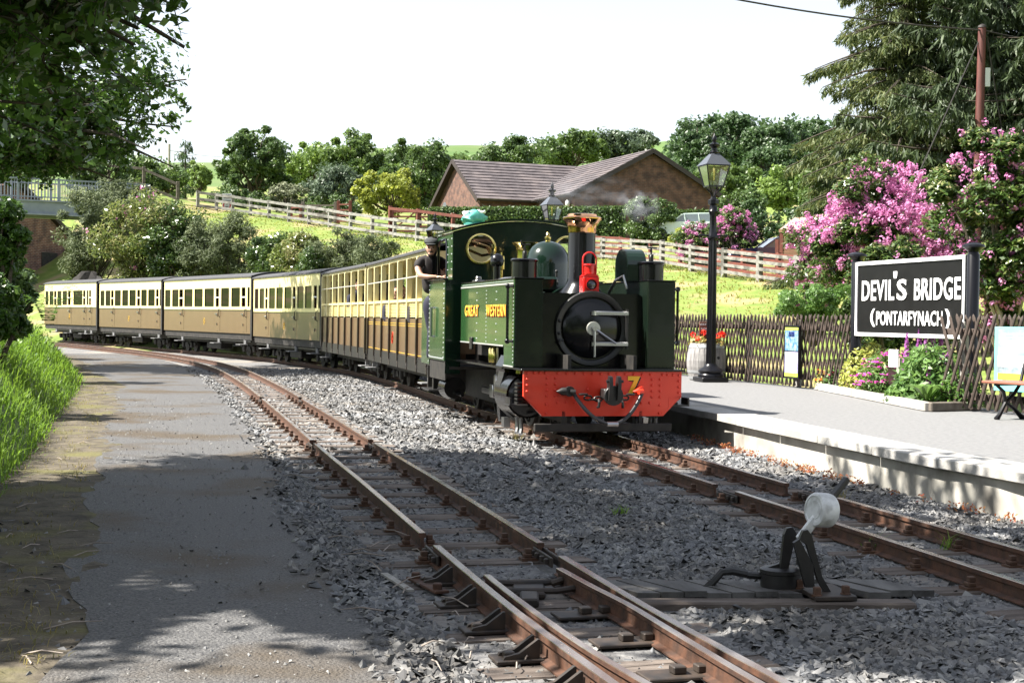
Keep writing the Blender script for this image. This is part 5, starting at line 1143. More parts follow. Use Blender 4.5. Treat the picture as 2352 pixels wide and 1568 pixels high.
obj('wing_wall', MB().prism([(ly0 + .35, zg), (ly1 - .35, zg), (ly1 - .35, ze), (lr, zrg - .15), (ly0 + .35, ze)], 'x', LWx + .35, .5), M['brickh'], hs)
def courses(par, A, B, C, D, n):
    """tile courses from eave line A-B up to ridge line D-C"""
    A, B, C, D = map(Vector, (A, B, C, D)); nn = (B - A).cross(D - A).normalized()
    if nn.z < 0: nn = -nn
    for k in range(n):
        t0, t1 = k / n, min(1, (k + 1.12) / n); p = [A.lerp(D, t0), B.lerp(C, t0), B.lerp(C, t1), A.lerp(D, t1)]
        up0, up1 = nn * .10, nn * .04; top = [p[0] + up0, p[1] + up0, p[2] + up1, p[3] + up1]
        m = MB(); m.add(p + top, [(4, 5, 6, 7), (0, 1, 5, 4), (3, 2, 1, 0), (1, 2, 6, 5), (0, 4, 7, 3), (2, 3, 7, 6)]); obj('tile_course', m, M['tile'], par)
rf1 = obj('main_roof', MB().prism([(-.05, ze - .12), (w2, zrg + .02), (Wd + .05, ze - .12), (Wd + .05, ze - .2), (w2, zrg - .06), (-.05, ze - .2)], 'y', 0.02, D2 - .02), M['fascia'], hs)
courses(rf1, (-.15, 0, ze - .12), (-.15, D2, ze - .12), (w2, D2, zrg + .06), (w2, 0, zrg + .06), 13)
courses(rf1, (Wd + .15, 0, ze - .12), (Wd + .15, D2, ze - .12), (w2, D2, zrg + .06), (w2, 0, zrg + .06), 13)
rf2 = obj('wing_roof', MB().prism([(ly0 - .05, ze - .12), (lr, zrg + .02), (ly1 + .05, ze - .12), (ly1 + .05, ze - .2), (lr, zrg - .06), (ly0 - .05, ze - .2)], 'x', LWx + .02, 4.0), M['fascia'], hs)
courses(rf2, (LWx, ly0 - .15, ze - .12), (.3, ly0 - .15, ze - .12), (5.4, lr, zrg + .04), (LWx, lr, zrg + .04), 13)
courses(rf2, (LWx, ly1 + .15, ze - .12), (3, ly1 + .15, ze - .12), (3, lr, zrg + .04), (LWx, lr, zrg + .04), 6)
for (x0, z0), (x1, z1) in (((-.15, ze - .2), (w2, zrg - .02)), ((Wd + .15, ze - .2), (w2, zrg - .02))): obj('bargeboard', MB().bar((x0, -.03, z0), (x1, -.03, z1), .05, .28), M['fascia'], hs)
for y0 in (ly0 - .15, ly1 + .15): obj('bargeboard', MB().bar((LWx - .03, y0, ze - .2), (LWx - .03, lr, zrg - .02), .05, .28), M['fascia'], hs)
for x0, x1, nm in ((-2.9, -2.2, 1), (-1.6, .2, 2)):
    w = obj('window', MB().bb(x0, x1, ly0 + .28, ly0 + .36, 7.5, 8.75), M['fascia'], hs)
    for k in range(nm):
        a = x0 + .08 + (x1 - x0 - .08) * k / nm; b_ = x0 + (x1 - x0) * (k + 1) / nm - .04; obj('pane', MB().bb(a, b_, ly0 + .26, ly0 + .285, 7.6, 8.65), pm('net_curtain_pane', (.25, .27, .28), (.5, .52, .52), 9, .2, stretch=(3, 1, .3)), w)
dr = obj('door', MB().bb(-.05 - .9 + .9, .0 + .9, 3.2, 3.2, 6, 6), M['fascia'], hs); bpy.data.objects.remove(dr)
obj('door', MB().bb(.30, .36, 2.2, 3.2, 6.2, 8.6), M['fascia'], hs)
obj('wall_lamp', MB().sphere((.15, 1.0, 8.75), .16, 10, (1, 1, 1.4)), M['whitep'], hs)
obj('gable_window', MB().bb(LWx + .30, LWx + .36, ly0 + 2.0, ly0 + 4.0, 7.4, 8.4), M['fascia'], hs)
obj('satellite_dish', MB().lathe([(0, .06), (.25, .03), (.45, -.06)], (LWx - .3, ly1 - 4.6, 9.0), 'x', 20).bb(LWx - .2, LWx + .3, ly1 - 4.65, ly1 - 4.55, 8.8, 8.9), pm('dish_grey', (.12, .13, .15), rough=.5), hs)
# ------------------------------------------------------------------ footbridge, brick building and rock at the left
steelb = pm('grey_bridge_paint', (.20, .23, .27), (.27, .30, .34), 2, .55)
A, B = at(-60, 494, 73), at(345, 505, 77); bz0 = at(40, 492, 74).z; br_ = thing('footbridge', 'grey steel girder bridge with railings crossing at the left', 'bridge', (A.x, A.y, 0), math.atan2(B.y - A.y, B.x - A.x)); BL = (Vector((B.x, B.y)) - Vector((A.x, A.y))).length
obj('girder', MB().bb(0, BL, 0, .3, bz0, bz0 + .75).bb(0, BL, -.12, .3, bz0, bz0 + .08).bb(0, BL, -.12, .3, bz0 + .7, bz0 + .78), steelb, br_)
obj('girder', MB().bb(0, BL, 2.6, 2.9, bz0, bz0 + .75), steelb, br_); obj('deck', MB().bb(0, BL, 0, 2.9, bz0 + .72, bz0 + .8), M['asphalt'], br_)
for y in (.1, 2.75):
    obj('top_rail', MB().bb(0, BL, y - .04, y + .04, bz0 + 1.85, bz0 + 1.93), steelb, br_); obj('bottom_rail', MB().bb(0, BL, y - .03, y + .03, bz0 + .92, bz0 + .98), steelb, br_)
    for k, x in enumerate(np.arange(.12, BL, .17)):
        if k % 12 == 0: obj('parapet_post', MB().bb(x - .06, x + .06, y - .05, y + .05, bz0 + .7, bz0 + 1.95), steelb, br_)
        else: obj('baluster', MB().bb(x - .018, x + .018, y - .018, y + .018, bz0 + .95, bz0 + 1.86), steelb, br_)
p0 = at(60, 620, 86); p1 = at(172, 620, 90); bb_ = thing('brick_building', 'red brick building with slate roof seen under the bridge', 'building', (p0.x, p0.y, 0), math.atan2(p1.y - p0.y, p1.x - p0.x)); LL = (p1 - p0).length
zt0 = at(60, 470, 86).z; zt1 = at(150, 560, 89).z
obj('gable_wall', MB().prism([(-6, -1), (LL, -1), (LL, zt1), (-1.0, zt0 + 1.2), (-6, zt1 + 2)], 'y', 0, 6), M['brickd'], bb_)
rfb = obj('roof', MB().bar((-1.2, 3, zt0 + 1.5), (LL + .3, 3, zt1 - .0), 6.6, .25, up=(0, 0, 1)), M['fascia'], bb_)
for k in range(9): 
    u = k / 9.; obj('roof_slate_row', MB().bar((-1.2 + (LL + 1.5) * u, -.35, zt0 + 1.68 - (zt0 + 1.5 - zt1) * u), (-1.2 + (LL + 1.5) * u, 6.4, zt0 + 1.68 - (zt0 + 1.5 - zt1) * u), .5, .06), pm('slate', (.10, .11, .13), (.16, .17, .19), 4, .5), rfb)
wz = at(110, 590, 87).z; obj('window', MB().bb(LL * .30, LL * .62, -.04, .05, wz - .9, wz + .3), M['soot'], bb_)
obj('wall_notice', MB().bb(LL * .86, LL * .93, -.05, -.02, wz - .3, wz + .1), M['whitep'], bb_)
# ------------------------------------------------------------------ shed, cars, pole
s0 = at(1797, 600, 58.5); s1 = at(2010, 600, 57); shd = thing('garden_shed', 'brown lapped-board shed with felt roof behind the pink rhododendron', 'shed', (s0.x, s0.y, 0), math.atan2(s1.y - s0.y, s1.x - s0.x)); SLn = (s1 - s0).length
sz0 = at(1797, 635, 58.5).z - .6; sz1 = at(1797, 533, 58.5).z
wood = pm('shed_board', (.22, .12, .075), (.30, .17, .11), 5, .8, stretch=(.4, 1, 4))
obj('core', MB().bb(.03, SLn, .04, 3.2, sz0, sz1 + .1), wood, shd)
nbd = 15
for k in range(nbd): obj('board', MB().box((SLn / 2, .0, sz0 + (k + .5) * (sz1 - sz0) / nbd), (SLn, .03, (sz1 - sz0) / nbd * 1.15), Matrix.Rotation(R_(8), 3, 'X')), wood, shd)
obj('corner_post', MB().bb(-.12, .02, -.04, .08, sz0, sz1 - .05), M['redwood'], shd); obj('corner_post', MB().bb(-.3, -.16, -.04, .08, sz0, sz1 - .3), M['redwood'], shd)
obj('roof', MB().prism([(-.25, sz1), (3.4, sz1 + .9), (3.4, sz1 + .98), (-.25, sz1 + .08)], 'x', -.1, SLn + .2), pm('pink_felt_roof', (.36, .22, .19), (.42, .27, .23), 4, .9), shd)
obj('fascia_board', MB().bb(-.1, SLn + .2, -.28, -.25, sz1 - .03, sz1 + .1), wood, shd)
def car(loc, rz, label, paint, L=4.3, name='parked_car', van=False):
    t = thing(name, label, 'car', loc, rz); W = 1.7
    low = [(-L / 2, .32), (L / 2 - .1, .32), (L / 2, .5), (L / 2 - .02, .78), (L / 2 - .25, .92), (L * .18, 1.0), (-L / 2 + .05, 1.0), (-L / 2 - .02, .8)]
    obj('body', MB().prism(low, 'y', -W / 2, W / 2), paint, t)
    cabp = [(-L / 2 + .12, 1.0), (L * .16, 1.0), (L * .02, 1.42), (-L / 2 + .45, 1.45)]
    obj('roof', MB().prism([(-L / 2 + .42, 1.42), (L * .03, 1.40), (L * .0, 1.47), (-.6, 1.5), (-L / 2 + .5, 1.5)], 'y', -W / 2 + .1, W / 2 - .1), paint, t)
    dk = pm('car_glass_dark', (.10, .13, .15), rough=.08, coat=1.)
    obj('cabin_glass', MB().prism(cabp, 'y', -W / 2 + .09, W / 2 - .09), dk, t)
    for x in (-L * .2, 0.0): obj('door_pillar', MB().bar((x - .1, -W / 2 + .085, 1.0), (x - .04, -W / 2 + .085, 1.44), .03, .05).bar((x - .1, W / 2 - .085, 1.0), (x - .04, W / 2 - .085, 1.44), .03, .05), paint, t)
    for a, b_ in ((cabp[0], cabp[3]), (cabp[1], cabp[2])): obj('screen_pillar', MB().bar((a[0], -W / 2 + .09, a[1]), (b_[0], -W / 2 + .09, b_[1]), .05, .06).bar((a[0], W / 2 - .09, a[1]), (b_[0], W / 2 - .09, b_[1]), .05, .06), paint, t)
    obj('window_trim', MB().bb(-L / 2 + .1, L * .17, -W / 2 - .005, -W / 2 + .01, .99, 1.03).bar((-L / 2 + .45, -W / 2 + .08, 1.45), (L * .02, -W / 2 + .08, 1.43), .03, .03), M['alu'], t)
    for x in (-L * .31, L * .31):
        for s in (-1, 1):
            w = obj('wheel', MB().lathe([(.2, -.1), (.3, -.1), (.32, -.06), (.32, .06), (.3, .1), (.2, .1)], (x, s * (W / 2 - .08), .32), 'y', 20), M['rubber'], t); obj('wheel_rim', MB().lathe([(0, -.06), (.2, -.085), (.2, .085), (0, .06)], (x, s * (W / 2 - .08), .32), 'y', 12), M['steel'], w)
    for s in (-1, 1):
        obj('tail_light', MB().bb(-L / 2 - .03, -L / 2 + .02, s * .6 - .12, s * .6 + .12, .7, .9), M['redlamp'], t); obj('headlight', MB().bb(L / 2 - .08, L / 2 + .01, s * .6 - .14, s * .6 + .14, .62, .78), M['whitep'], t)
    return t
c0 = at(1778, 560, 61.5); car((c0.x, 61.5, at(1765, 544, 61.5).z - 1.5), R_(186), 'dark blue car parked behind the fence, half hidden by the shed', pm('car_blue', (.012, .022, .09), rough=.2, coat=1.), 4.2)
c1 = at(1574, 548, 80); car((c1.x, 80, hz1(c1.x, 80) + .25), R_(165), 'pale green utility vehicle by the hedge, half hidden by shrubs', pm('car_pale', (.55, .66, .64), rough=.35, coat=.5), 3.9, name='utility_vehicle')
# tarpaulin sacks on the hedge side
sk = at(1090, 502, 82); t = thing('green_tarpaulin_sack', 'crumpled teal and white bulk sack beside the hedge above the cab', 'sack', tuple(sk), R_(10))
m = MB(); m.sphere((0, 0, 0), .72, 16, (1.0, .8, .62), 10); m.v = [(x + .1 * math.sin(z * 9 + y * 5), y + .08 * math.sin(x * 8), z + .09 * math.sin(x * 7 + 1) + .05 * math.sin(y * 13)) for x, y, z in m.v]; obj('sack_body', m, pm('teal_plastic', (.05, .30, .25), (.12, .42, .36), 4, .4), t)
m = MB(); m.sphere((.25, -.2, .33), .28, 10, (1.4, .6, .5)); m.sphere((-.5, -.1, .2), .22, 10, (1, .7, 1.2)); m.v = [(x + .05 * math.sin(z * 17), y, z + .06 * math.sin(x * 15)) for x, y, z in m.v]; obj('white_flap', m, pm('white_plastic', (.75, .8, .8), rough=.35), t)
obj('sack_base', MB().lathe([(.6, -4.0), (.62, -.3), (.3, -.1)], n=14), pm('teal_plastic_dark', (.04, .22, .19), rough=.5), t)
# telegraph poles and wires
pt, pb = at(2256, 64, 46), at(2244, 400, 46); pole = thing('telegraph_pole', 'reddish-brown wooden telegraph pole with wires before the dark conifers', 'telegraph pole', (pb.x, 46, 0))
zg_ = hz1(pb.x, 46)
obj('pole', MB().tube([(0, 0, zg_ - .3), (pt.x - pb.x, 0, pt.z)], [.17, .125], 12), pm('creosoted_pole', (.075, .02, .016), (.12, .034, .026), 4, .6, stretch=(3, 3, .4)), pole)
obj('pole_cap', MB().lathe([(.15, pt.z), (.13, pt.z + .06), (.03, pt.z + .12), (0, pt.z + .12)], (pt.x - pb.x, 0, 0), 'z', 10), M['soot'], pole)
obj('pole_plate', MB().bb(pt.x - pb.x + .1, pt.x - pb.x + .26, -.1, -.02, pt.z - 1.9, pt.z - 1.3), pm('plate_grey', (.5, .52, .52), rough=.5), pole)
def wire(name, a, b_, sag, r, mat, par, base):
    a, b_ = Vector(a) - base, Vector(b_) - base
    return obj(name, MB().tube([a.lerp(b_, k / 12) - Vector((0, 0, sag * 4 * (k / 12) * (1 - k / 12))) for k in range(13)], r, 5), mat, par)
bs = Vector((pb.x, 46, 0)); wm = M['soot']
wire('overhead_wire', at(2258, 70, 46), at(1500, -40, 40), .2, .028, wm, pole, bs); wire('overhead_wire', at(2258, 70, 46), at(2480, 100, 50), .1, .028, wm, pole, bs)
wire('stay_wire', at(2248, 95, 46), at(2105, 410, 44), 0, .022, M['soot'], pole, bs); wire('stay_wire', at(2268, 85, 46), at(2308, 340, 47), 0, .022, M['soot'], pole, bs)
dp = thing('telegraph_pole', 'thin distant grey pole beside the small spruce on the left', 'telegraph pole', tuple(at(388, 400, 150))); zz = at(388, 331, 150).z - at(388, 400, 150).z
obj('pole', MB().tube([(0, 0, -3), (0, 0, zz)], .14, 8), M['post'], dp); wire('overhead_wire', at(388, 345, 150), at(560, 360, 190), .3, .03, M['post'], dp, Vector(dp.location))
# ------------------------------------------------------------------ vegetation
def unit(n, g): v = g.normal(size=(n, 3)); return v / np.linalg.norm(v, axis=1)[:, None]
def leaf_quads(pos, out, size, g, aspect=.5, up=.5, rnd=.8, droop=0., fold=0.):
    """pos (N,3), out (N,3) outward directions, size (N,)"""
    N = len(pos); nrm = out * .6 + unit(N, g) * rnd + np.array([0, 0, up]); nrm /= np.linalg.norm(nrm, axis=1)[:, None] + 1e-9
    a = unit(N, g) + out * .5; a[:, 2] -= droop; a -= nrm * (a * nrm).sum(1)[:, None]; a /= np.linalg.norm(a, axis=1)[:, None] + 1e-9
    b = np.cross(nrm, a); s = np.asarray(size)[:, None]
    return np.stack([pos - a * s * .5, pos + b * s * aspect * .5 - nrm * s * .06, pos + a * s * .5, pos - b * s * aspect * .5 - nrm * s * .06], 1)
def clump_points(g, c, rad, nl, n, lobe=.4, top=.0, shell=.35, flat=0.):
    c = np.array(c, float); rad = np.array(rad, float)
    d = unit(nl, g); d[:, 2] = d[:, 2] * (1 - flat) + top; u = .30 + .62 * g.random(nl) ** .6
    lc = d * u[:, None] * rad; lr = lobe * rad.mean() * (.35 + 1.0 * g.random(nl) ** 1.3)
    k = g.integers(0, nl, n); o = unit(n, g); o[:, 2] *= .8; rr = lr[k] * (shell + (1 - shell) * g.random(n) ** .5)
    p = lc[k] + o * rr[:, None]; tint = (g.random(nl)[k] * .45 + g.random(n) * .55)
    out = o * .6 + p / rad * .6
    return c + p, out, tint, c + lc
def limbs(base, tops, r0, g, n=5, jit=.25):
    m = MB(); base = Vector(base)
    for t in tops:
        t = Vector(t); pts = [base]
        for k in range(1, n + 1):
            q = base.lerp(t, k / n); h = (t - base).length; 
            q += Vector((g.normal(), g.normal(), g.normal())) * jit * h * .12 * (1 if k < n else .3); pts.append(q)
        m.tube(pts, [r0 * (1 - .82 * k / n) for k in range(n + 1)], 6, cap=False)
    return m
def tree(name, label, c, rad, n, leaf, mat, g, cat='tree', nl=22, lobe=.4, trunk=None, group=None, bark='bark', up=.4, flat=.0, aspect=.6, nlimb=22):
    c = Vector(c); base = Vector(trunk) if trunk else Vector((c.x, c.y, c.z - rad[2] * 1.25))
    t = thing(name, label, cat, tuple(base), 0, group)
    nl = int(nl * 2.2); lobe *= .82; n = int(n * 1.45); leaf *= .80
    p, o, ti, lc = clump_points(g, c - base, rad, nl, n, lobe, .12, shell=.1, flat=flat)
    cr = obj('crown', quads('crown', leaf_quads(p, o, leaf * (.7 + .6 * g.random(n)), g, aspect, up), 4, ti), mat, t)
    fork = Vector((c.x - base.x, c.y - base.y, max(.3, c.z - base.z - rad[2] * .75)))
    m = MB(); tr = max(.05, min(rad) * .06); m.tube([(0, 0, -.5), fork * .5, fork], [tr * 1.5, tr * 1.15, tr], 8)
    obj('trunk', m, M[bark], t); obj('limbs', limbs(fork, lc[:nlimb], tr * .7, g), M[bark], t)
    return t
def pxtree(x0, x1, y0, y1, Y, *a, **k):
    cx, cy = (x0 + x1) / 2, (y0 + y1) / 2; c = at(cx, cy, Y); r = (x1 - x0) / 2 / FPX * Y * 1.12; rz = (y1 - y0) / 2 / FPX * Y * 1.12
    return c, (r, max(r * .8, rz * .6), rz)
L_oak = leafm('oak_leaf', (.034, .072, .02), (.095, .155, .04), .35)
L_brt = leafm('ash_leaf_bright', (.10, .17, .035), (.22, .32, .075), .4)
L_mid = leafm('sycamore_leaf', (.04, .085, .02), (.13, .20, .045), .35)
L_blu = leafm('willow_leaf_blue', (.045, .075, .045), (.12, .165, .095), .3)
L_yel = leafm('golden_leaf', (.16, .20, .03), (.36, .40, .07), .4)
L_for = leafm('forest_leaf', (.030, .066, .024), (.075, .13, .042), .3)
L_hed = leafm('hedge_leaf', (.035, .075, .02), (.10, .16, .04), .25)
L_gor = leafm('gorse_needle', (.05, .075, .03), (.14, .17, .075), .2, .7)
L_rho = leafm('rhododendron_leaf', (.02, .05, .015), (.10, .16, .035), .18, .28, spec=.5)
L_rhn = leafm('rhododendron_new_leaf_glint', (.05, .09, .018), (.36, .32, .17), .3, .3, mid=(.15, .19, .045))  # new-leaf tone, pale end lightened to paint in leaf shine
L_pnk = leafm('pink_rhododendron_petal', (.43, .10, .27), (.70, .34, .58), .3, .6)
L_mag = leafm('magenta_petal', (.62, .03, .38), (.85, .10, .60), .3, .6)
L_spr = leafm('spruce_needle', (.04, .06, .02), (.19, .20, .07), .3, .6, mid=(.085, .12, .036))
L_pin = leafm('pine_needle', (.018, .036, .015), (.075, .11, .038), .2, .6)
L_for2 = leafm('foreground_leaf', (.025, .06, .01), (.085, .17, .025), .3, .35)
L_grs = leafm('bank_grass', (.07, .15, .012), (.24, .38, .045), .45, .5, mid=(.13, .25, .025))
L_hgr = leafm('hill_grass_blade', (.12, .18, .022), (.32, .28, .10), .4, .7, mid=(.20, .25, .035))
L_fern = leafm('fern_frond', (.05, .12, .02), (.14, .26, .05), .4)
L_lup = leafm('lupin_leaf', (.05, .12, .025), (.16, .28, .07), .35)
L_grey = leafm('grey_shrub_leaf', (.10, .12, .06), (.24, .26, .16), .2, .7)
L_red = leafm('geranium_petal', (.70, .03, .015), (.85, .10, .03), .25, .6)
L_pur = leafm('lupin_petal', (.24, .05, .26), (.55, .16, .52), .3, .6)
g = np.random.default_rng(11)
BGT = 'trees behind the fence'
def bt(px, Y, label, n, leaf, mat, name='broadleaf_tree', group=None, **k):
    c, r = pxtree(*px, Y); zb = hz1(c.x, Y) if abs(c.x) < 90 and Y < 170 else c.z - r[2] * 1.3
    return tree(name, label, c, r, n, leaf, mat, g, trunk=(c.x, c.y, min(zb, c.z - r[2] * 1.02)), group=group, **k)
bt((486, 684, 300, 462), 118, 'big dark round-headed oak standing alone left on the skyline', 9000, .42, L_oak, nl=30, lobe=.33)
bt((655, 770, 332, 450), 150, 'bright yellow-green ash behind the big dark oak', 3500, .5, L_brt, nl=18)
bt((735, 888, 316, 462), 128, 'tall mid-green sycamore left of centre behind the fence', 7000, .44, L_mid, nl=26, lobe=.34)
bt((865, 1062, 328, 480), 124, 'wide dark-green oak just left of the bungalow', 8000, .42, L_oak, nl=28, lobe=.33)
bt((700, 850, 396, 480), 108, 'low bluish-green willow in front of the tall sycamore', 5000, .34, L_blu, nl=22)
bt((818, 985, 396, 500), 99, 'loose yellow-green shrub tree left of the red gate', 5200, .30, L_yel, nl=26, lobe=.3)
bt((1085, 1255, 322, 400), 140, 'dark oak rising behind the bungalow wing roof', 5000, .45, L_oak, nl=24)
bt((1235, 1400, 306, 392), 150, 'hazy mid-green tree behind the bungalow roof, left of the gable', 5000, .5, L_mid, nl=24)
bt((1370, 1510, 303, 380), 158, 'pale grey-green tree behind the gable apex', 4000, .5, L_blu, nl=22)
WOODPX = [pxtree(1530, 1680, 285, 400, 210), pxtree(1600, 1740, 272, 380, 225), pxtree(1700, 1830, 290, 410, 205)]
for k, (px, Y, lab) in enumerate([((1530, 1680, 285, 400), 210, 'leftmost oak of the dark wood on the right hill'), ((1600, 1740, 272, 380), 225, 'tallest oak of the dark wood above the lantern'), ((1700, 1830, 290, 410), 205, 'oak in the middle of the dark wood right of the lantern'), ((1790, 1930, 283, 400), 220, 'oak of the dark wood beside the big spruce'), ((1560, 1700, 345, 440), 170, 'lower oak of the dark wood behind the bungalow eave'), ((1700, 1850, 350, 440), 175, 'lower oak of the dark wood above the bright-leaved tree'), ((1830, 1960, 340, 440), 165, 'lower oak of the dark wood at the foot of the spruce'), ((1900, 2060, 300, 430), 200, 'oak of the dark wood seen through the spruce branches')]):
    if k < 3: woods = (woods if k else []) + [bt(px, Y, lab, 6500, .62, L_for, group='dark wood on the right hill', nl=24, lobe=.36)]
    else:
        c_, r_w = pxtree(*px, Y); w0 = woods[k % 3]; c0_, r0_ = WOODPX[k % 3]; sc_ = (r_w[0] / r0_[0] + r_w[2] / r0_[2]) / 2; dup(w0, (c_.x, c_.y, c_.z - (c0_.z - w0.location.z) * sc_), R_(50 + 70 * k), lab, (sc_, sc_, sc_))
bt((1598, 1740, 362, 486), 112, 'bright-leaved tree behind the tall lamp post', 6500, .40, L_mid, nl=26, lobe=.32)
bt((1730, 1850, 392, 492), 105, 'light green tree between the lamp and the shed', 5000, .36, L_brt, nl=24)
bt((1820, 1935, 372, 490), 98, 'soft green ash left of the spruce foot', 4200, .36, L_mid, nl=22)
bt((1655, 1775, 446, 530), 84, 'rounded olive-green bush behind the small pink rhododendron', 5000, .22, L_hed, name='round_bush', cat='shrub', nl=24)
bt((598, 714, 426, 488), 104, 'rounded grey-leaved shrub behind the grey hill fence', 5000, .24, L_grey, name='round_bush', cat='shrub', nl=30, lobe=.3)
bt((1428, 1556, 456, 580), 80, 'rounded green bush in front of the bungalow gable', 8000, .20, L_hed, name='round_bush', cat='shrub', nl=34, lobe=.32)
bt((150, 300, 330, 450), 92, 'dark tree above the bridge parapet', 5500, .32, L_oak, nl=26)
bt((250, 400, 370, 450), 100, 'yellowish tree behind the dark fence by the bridge', 5000, .30, L_mid, nl=24)
bt((330, 440, 385, 448), 112, 'low bushy tree beneath the small spruce', 4000, .3, L_mid, nl=20)
bt((428, 484, 368, 448), 104, 'slender young birch beside the open field', 2500, .24, L_brt, nl=18, lobe=.35)
bt((-60, 110, 250, 440), 84, 'dark tree over the left end of the bridge', 6000, .34, L_oak, nl=28)
# low scrub closing the view between fence and trees
for k, (px, Y, lab) in enumerate([((480, 620, 440, 490), 103, 'low green scrub left behind the grey fence'), ((690, 830, 455, 505), 101, 'low green scrub behind the brown gate'), ((1640, 1830, 470, 560), 82, 'dark hedge bushes behind the blue car'), ((1800, 1990, 470, 540), 62, 'dark bushes behind the garden shed')]):
    bt(px, Y, lab, 4500, .24, L_hed if k < 2 else L_for, name='scrub_bush', cat='shrub', nl=26, lobe=.3)
# clipped hedge
def hedge(x0, x1, yt, yb, Y0, Y1, label):
    a, b_ = at(x0, yb, Y0), at(x1, yb, Y1); h0 = at(x0, yt, Y0).z - a.z; t = thing('hedge', label, 'hedge', tuple(a)); d = np.array(b_ - a); n = 11000
    u = g.random(n); f = g.random(n); h = h0; v = np.where(f < .65, g.random(n), 1.); w = np.where(f < .65, 0, g.random(n) * 1.2)
    p = d[None, :] * u[:, None]; p[:, 2] += v * h + g.normal(0, .05, n); p[:, 1] += w + g.normal(0, .07, n)
    o = np.where((f < .65)[:, None], np.array([[0, -1, .1]]), np.array([[0, 0, 1.]]))
    obj('foliage', quads('foliage', leaf_quads(p, o, .17 * (.7 + .6 * g.random(n)), g, .6, .3), 4, g.random(n)), L_hed, t)
    obj('shade_core', MB().bar(Vector((0, .7, h * .48)), Vector(d) + Vector((0, .7, h * .48)), 1.1, h * .93), pm('hedge_inner_shade', (.02, .03, .012), rough=.95), t)  # solid near-black box stands for the shade inside the hedge
hedge(985, 1436, 478, 556, 86, 83.5, 'long clipped dark-green hedge in front of the bungalow'); hedge(1530, 1650, 486, 566, 83.4, 82.5, 'short clipped hedge right of the rounded bush')
# shrubs on the cutting side above the carriages
def shrub(px, Y, label, n, leaf, mat, name, extra=None, **k):
    c, r = pxtree(*px, Y); r = (r[0], max(r[1] * .8, .9), r[2]); zb = c.z - r[2]
    t = thing(name, label, 'shrub', (c.x, c.y, zb)); p, o, ti, lc = clump_points(g, (0, 0, r[2]), r, k.get('nl', 26), n, k.get('lobe', .34), .1)
    obj('foliage', quads('foliage', leaf_quads(p, o, leaf * (.7 + .6 * g.random(n)), g, k.get('aspect', .4), .35), 4, ti), mat, t)
    obj('stems', limbs((0, 0, -.4), lc[:14], .06, g), M['bark'], t)
    if extra:
        em, ne, es, nm = extra; kk = g.random(n) < ne; q = p[kk]; oo = o[kk]; rad_ = np.linalg.norm((q - np.array([0, 0, r[2]])) / np.array(r), axis=1); sel = rad_ > .55; q = q[sel]; oo = oo[sel]
        q = np.repeat(q, 7, 0) + g.normal(0, es * .45, (len(q) * 7, 3)); oo = np.repeat(oo, 7, 0); obj(nm, quads(nm, leaf_quads(q, oo, np.full(len(q), es), g, .8, .3), 4, g.random(len(q))), em, t)
    return t
SH = [((135, 290, 440, 660), 70, 'dark gorse bush against the rock beside the bridge', 12000, .20, L_gor, 'gorse_bush', None), ((205, 365, 420, 560), 76, 'gorse growing at the end of the bridge', 9000, .2, L_gor, 'gorse_bush', None),
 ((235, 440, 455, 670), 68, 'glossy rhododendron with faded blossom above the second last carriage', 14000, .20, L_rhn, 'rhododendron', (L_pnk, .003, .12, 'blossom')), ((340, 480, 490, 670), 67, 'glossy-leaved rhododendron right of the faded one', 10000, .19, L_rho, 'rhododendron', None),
 ((415, 535, 520, 670), 66, 'grey-green gorse bush above the longest carriage', 8000, .18, L_gor, 'gorse_bush', None), ((475, 620, 505, 665), 65.5, 'broad gorse bush on the grassy slope above the carriages', 11000, .17, L_gor, 'gorse_bush', None),
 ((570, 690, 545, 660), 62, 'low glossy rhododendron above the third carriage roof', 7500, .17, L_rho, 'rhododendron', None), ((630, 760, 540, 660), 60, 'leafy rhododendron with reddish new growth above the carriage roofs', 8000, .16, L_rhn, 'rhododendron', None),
 ((715, 850, 532, 650), 58, 'soft green gorse bush above the open carriage', 8000, .15, L_gor, 'gorse_bush', None), ((800, 925, 545, 630), 56, 'small gorse bush nearest the driver', 6000, .14, L_gor, 'gorse_bush', None), ((690, 740, 575, 650), 57.5, 'dark glossy bush between the reddish rhododendron and the gorse', 3000, .15, L_rho, 'rhododendron', None)]
for px, Y, lab, n_, lf, mt, nm, ex in SH: shrub(px, Y, lab, int(n_ * 1.25), lf, mt, nm, ex, aspect=.25 if nm == 'gorse_bush' else .4, nl=60, lobe=.36)
# rock face
rk = MB(); gg = random.Random(3); pa, pb_ = at(150, 650, 67), at(300, 650, 66)
for i in range(14):
    u = gg.random(); c = pa.lerp(pb_, u); m = MB(); m.sphere((c.x, c.y + gg.uniform(1.2, 2.2), .4 + gg.random() * 2.2), gg.uniform(.6, 1.0), 9, (1, .8, 1.1), 6)
    m.v = [(x + .2 * math.sin(z * 5 + i), y + .2 * math.sin(x * 4), z + .16 * math.sin(y * 6 + x * 3)) for x, y, z in m.v]; rk.add(m.v, m.f)
tag(obj('rock_face', rk, pm('dark_rock', (.010, .009, .009), (.03, .026, .024), 2, .9, bump=.8)), 'dark rock face under the gorse behind the last carriages', 'rock')
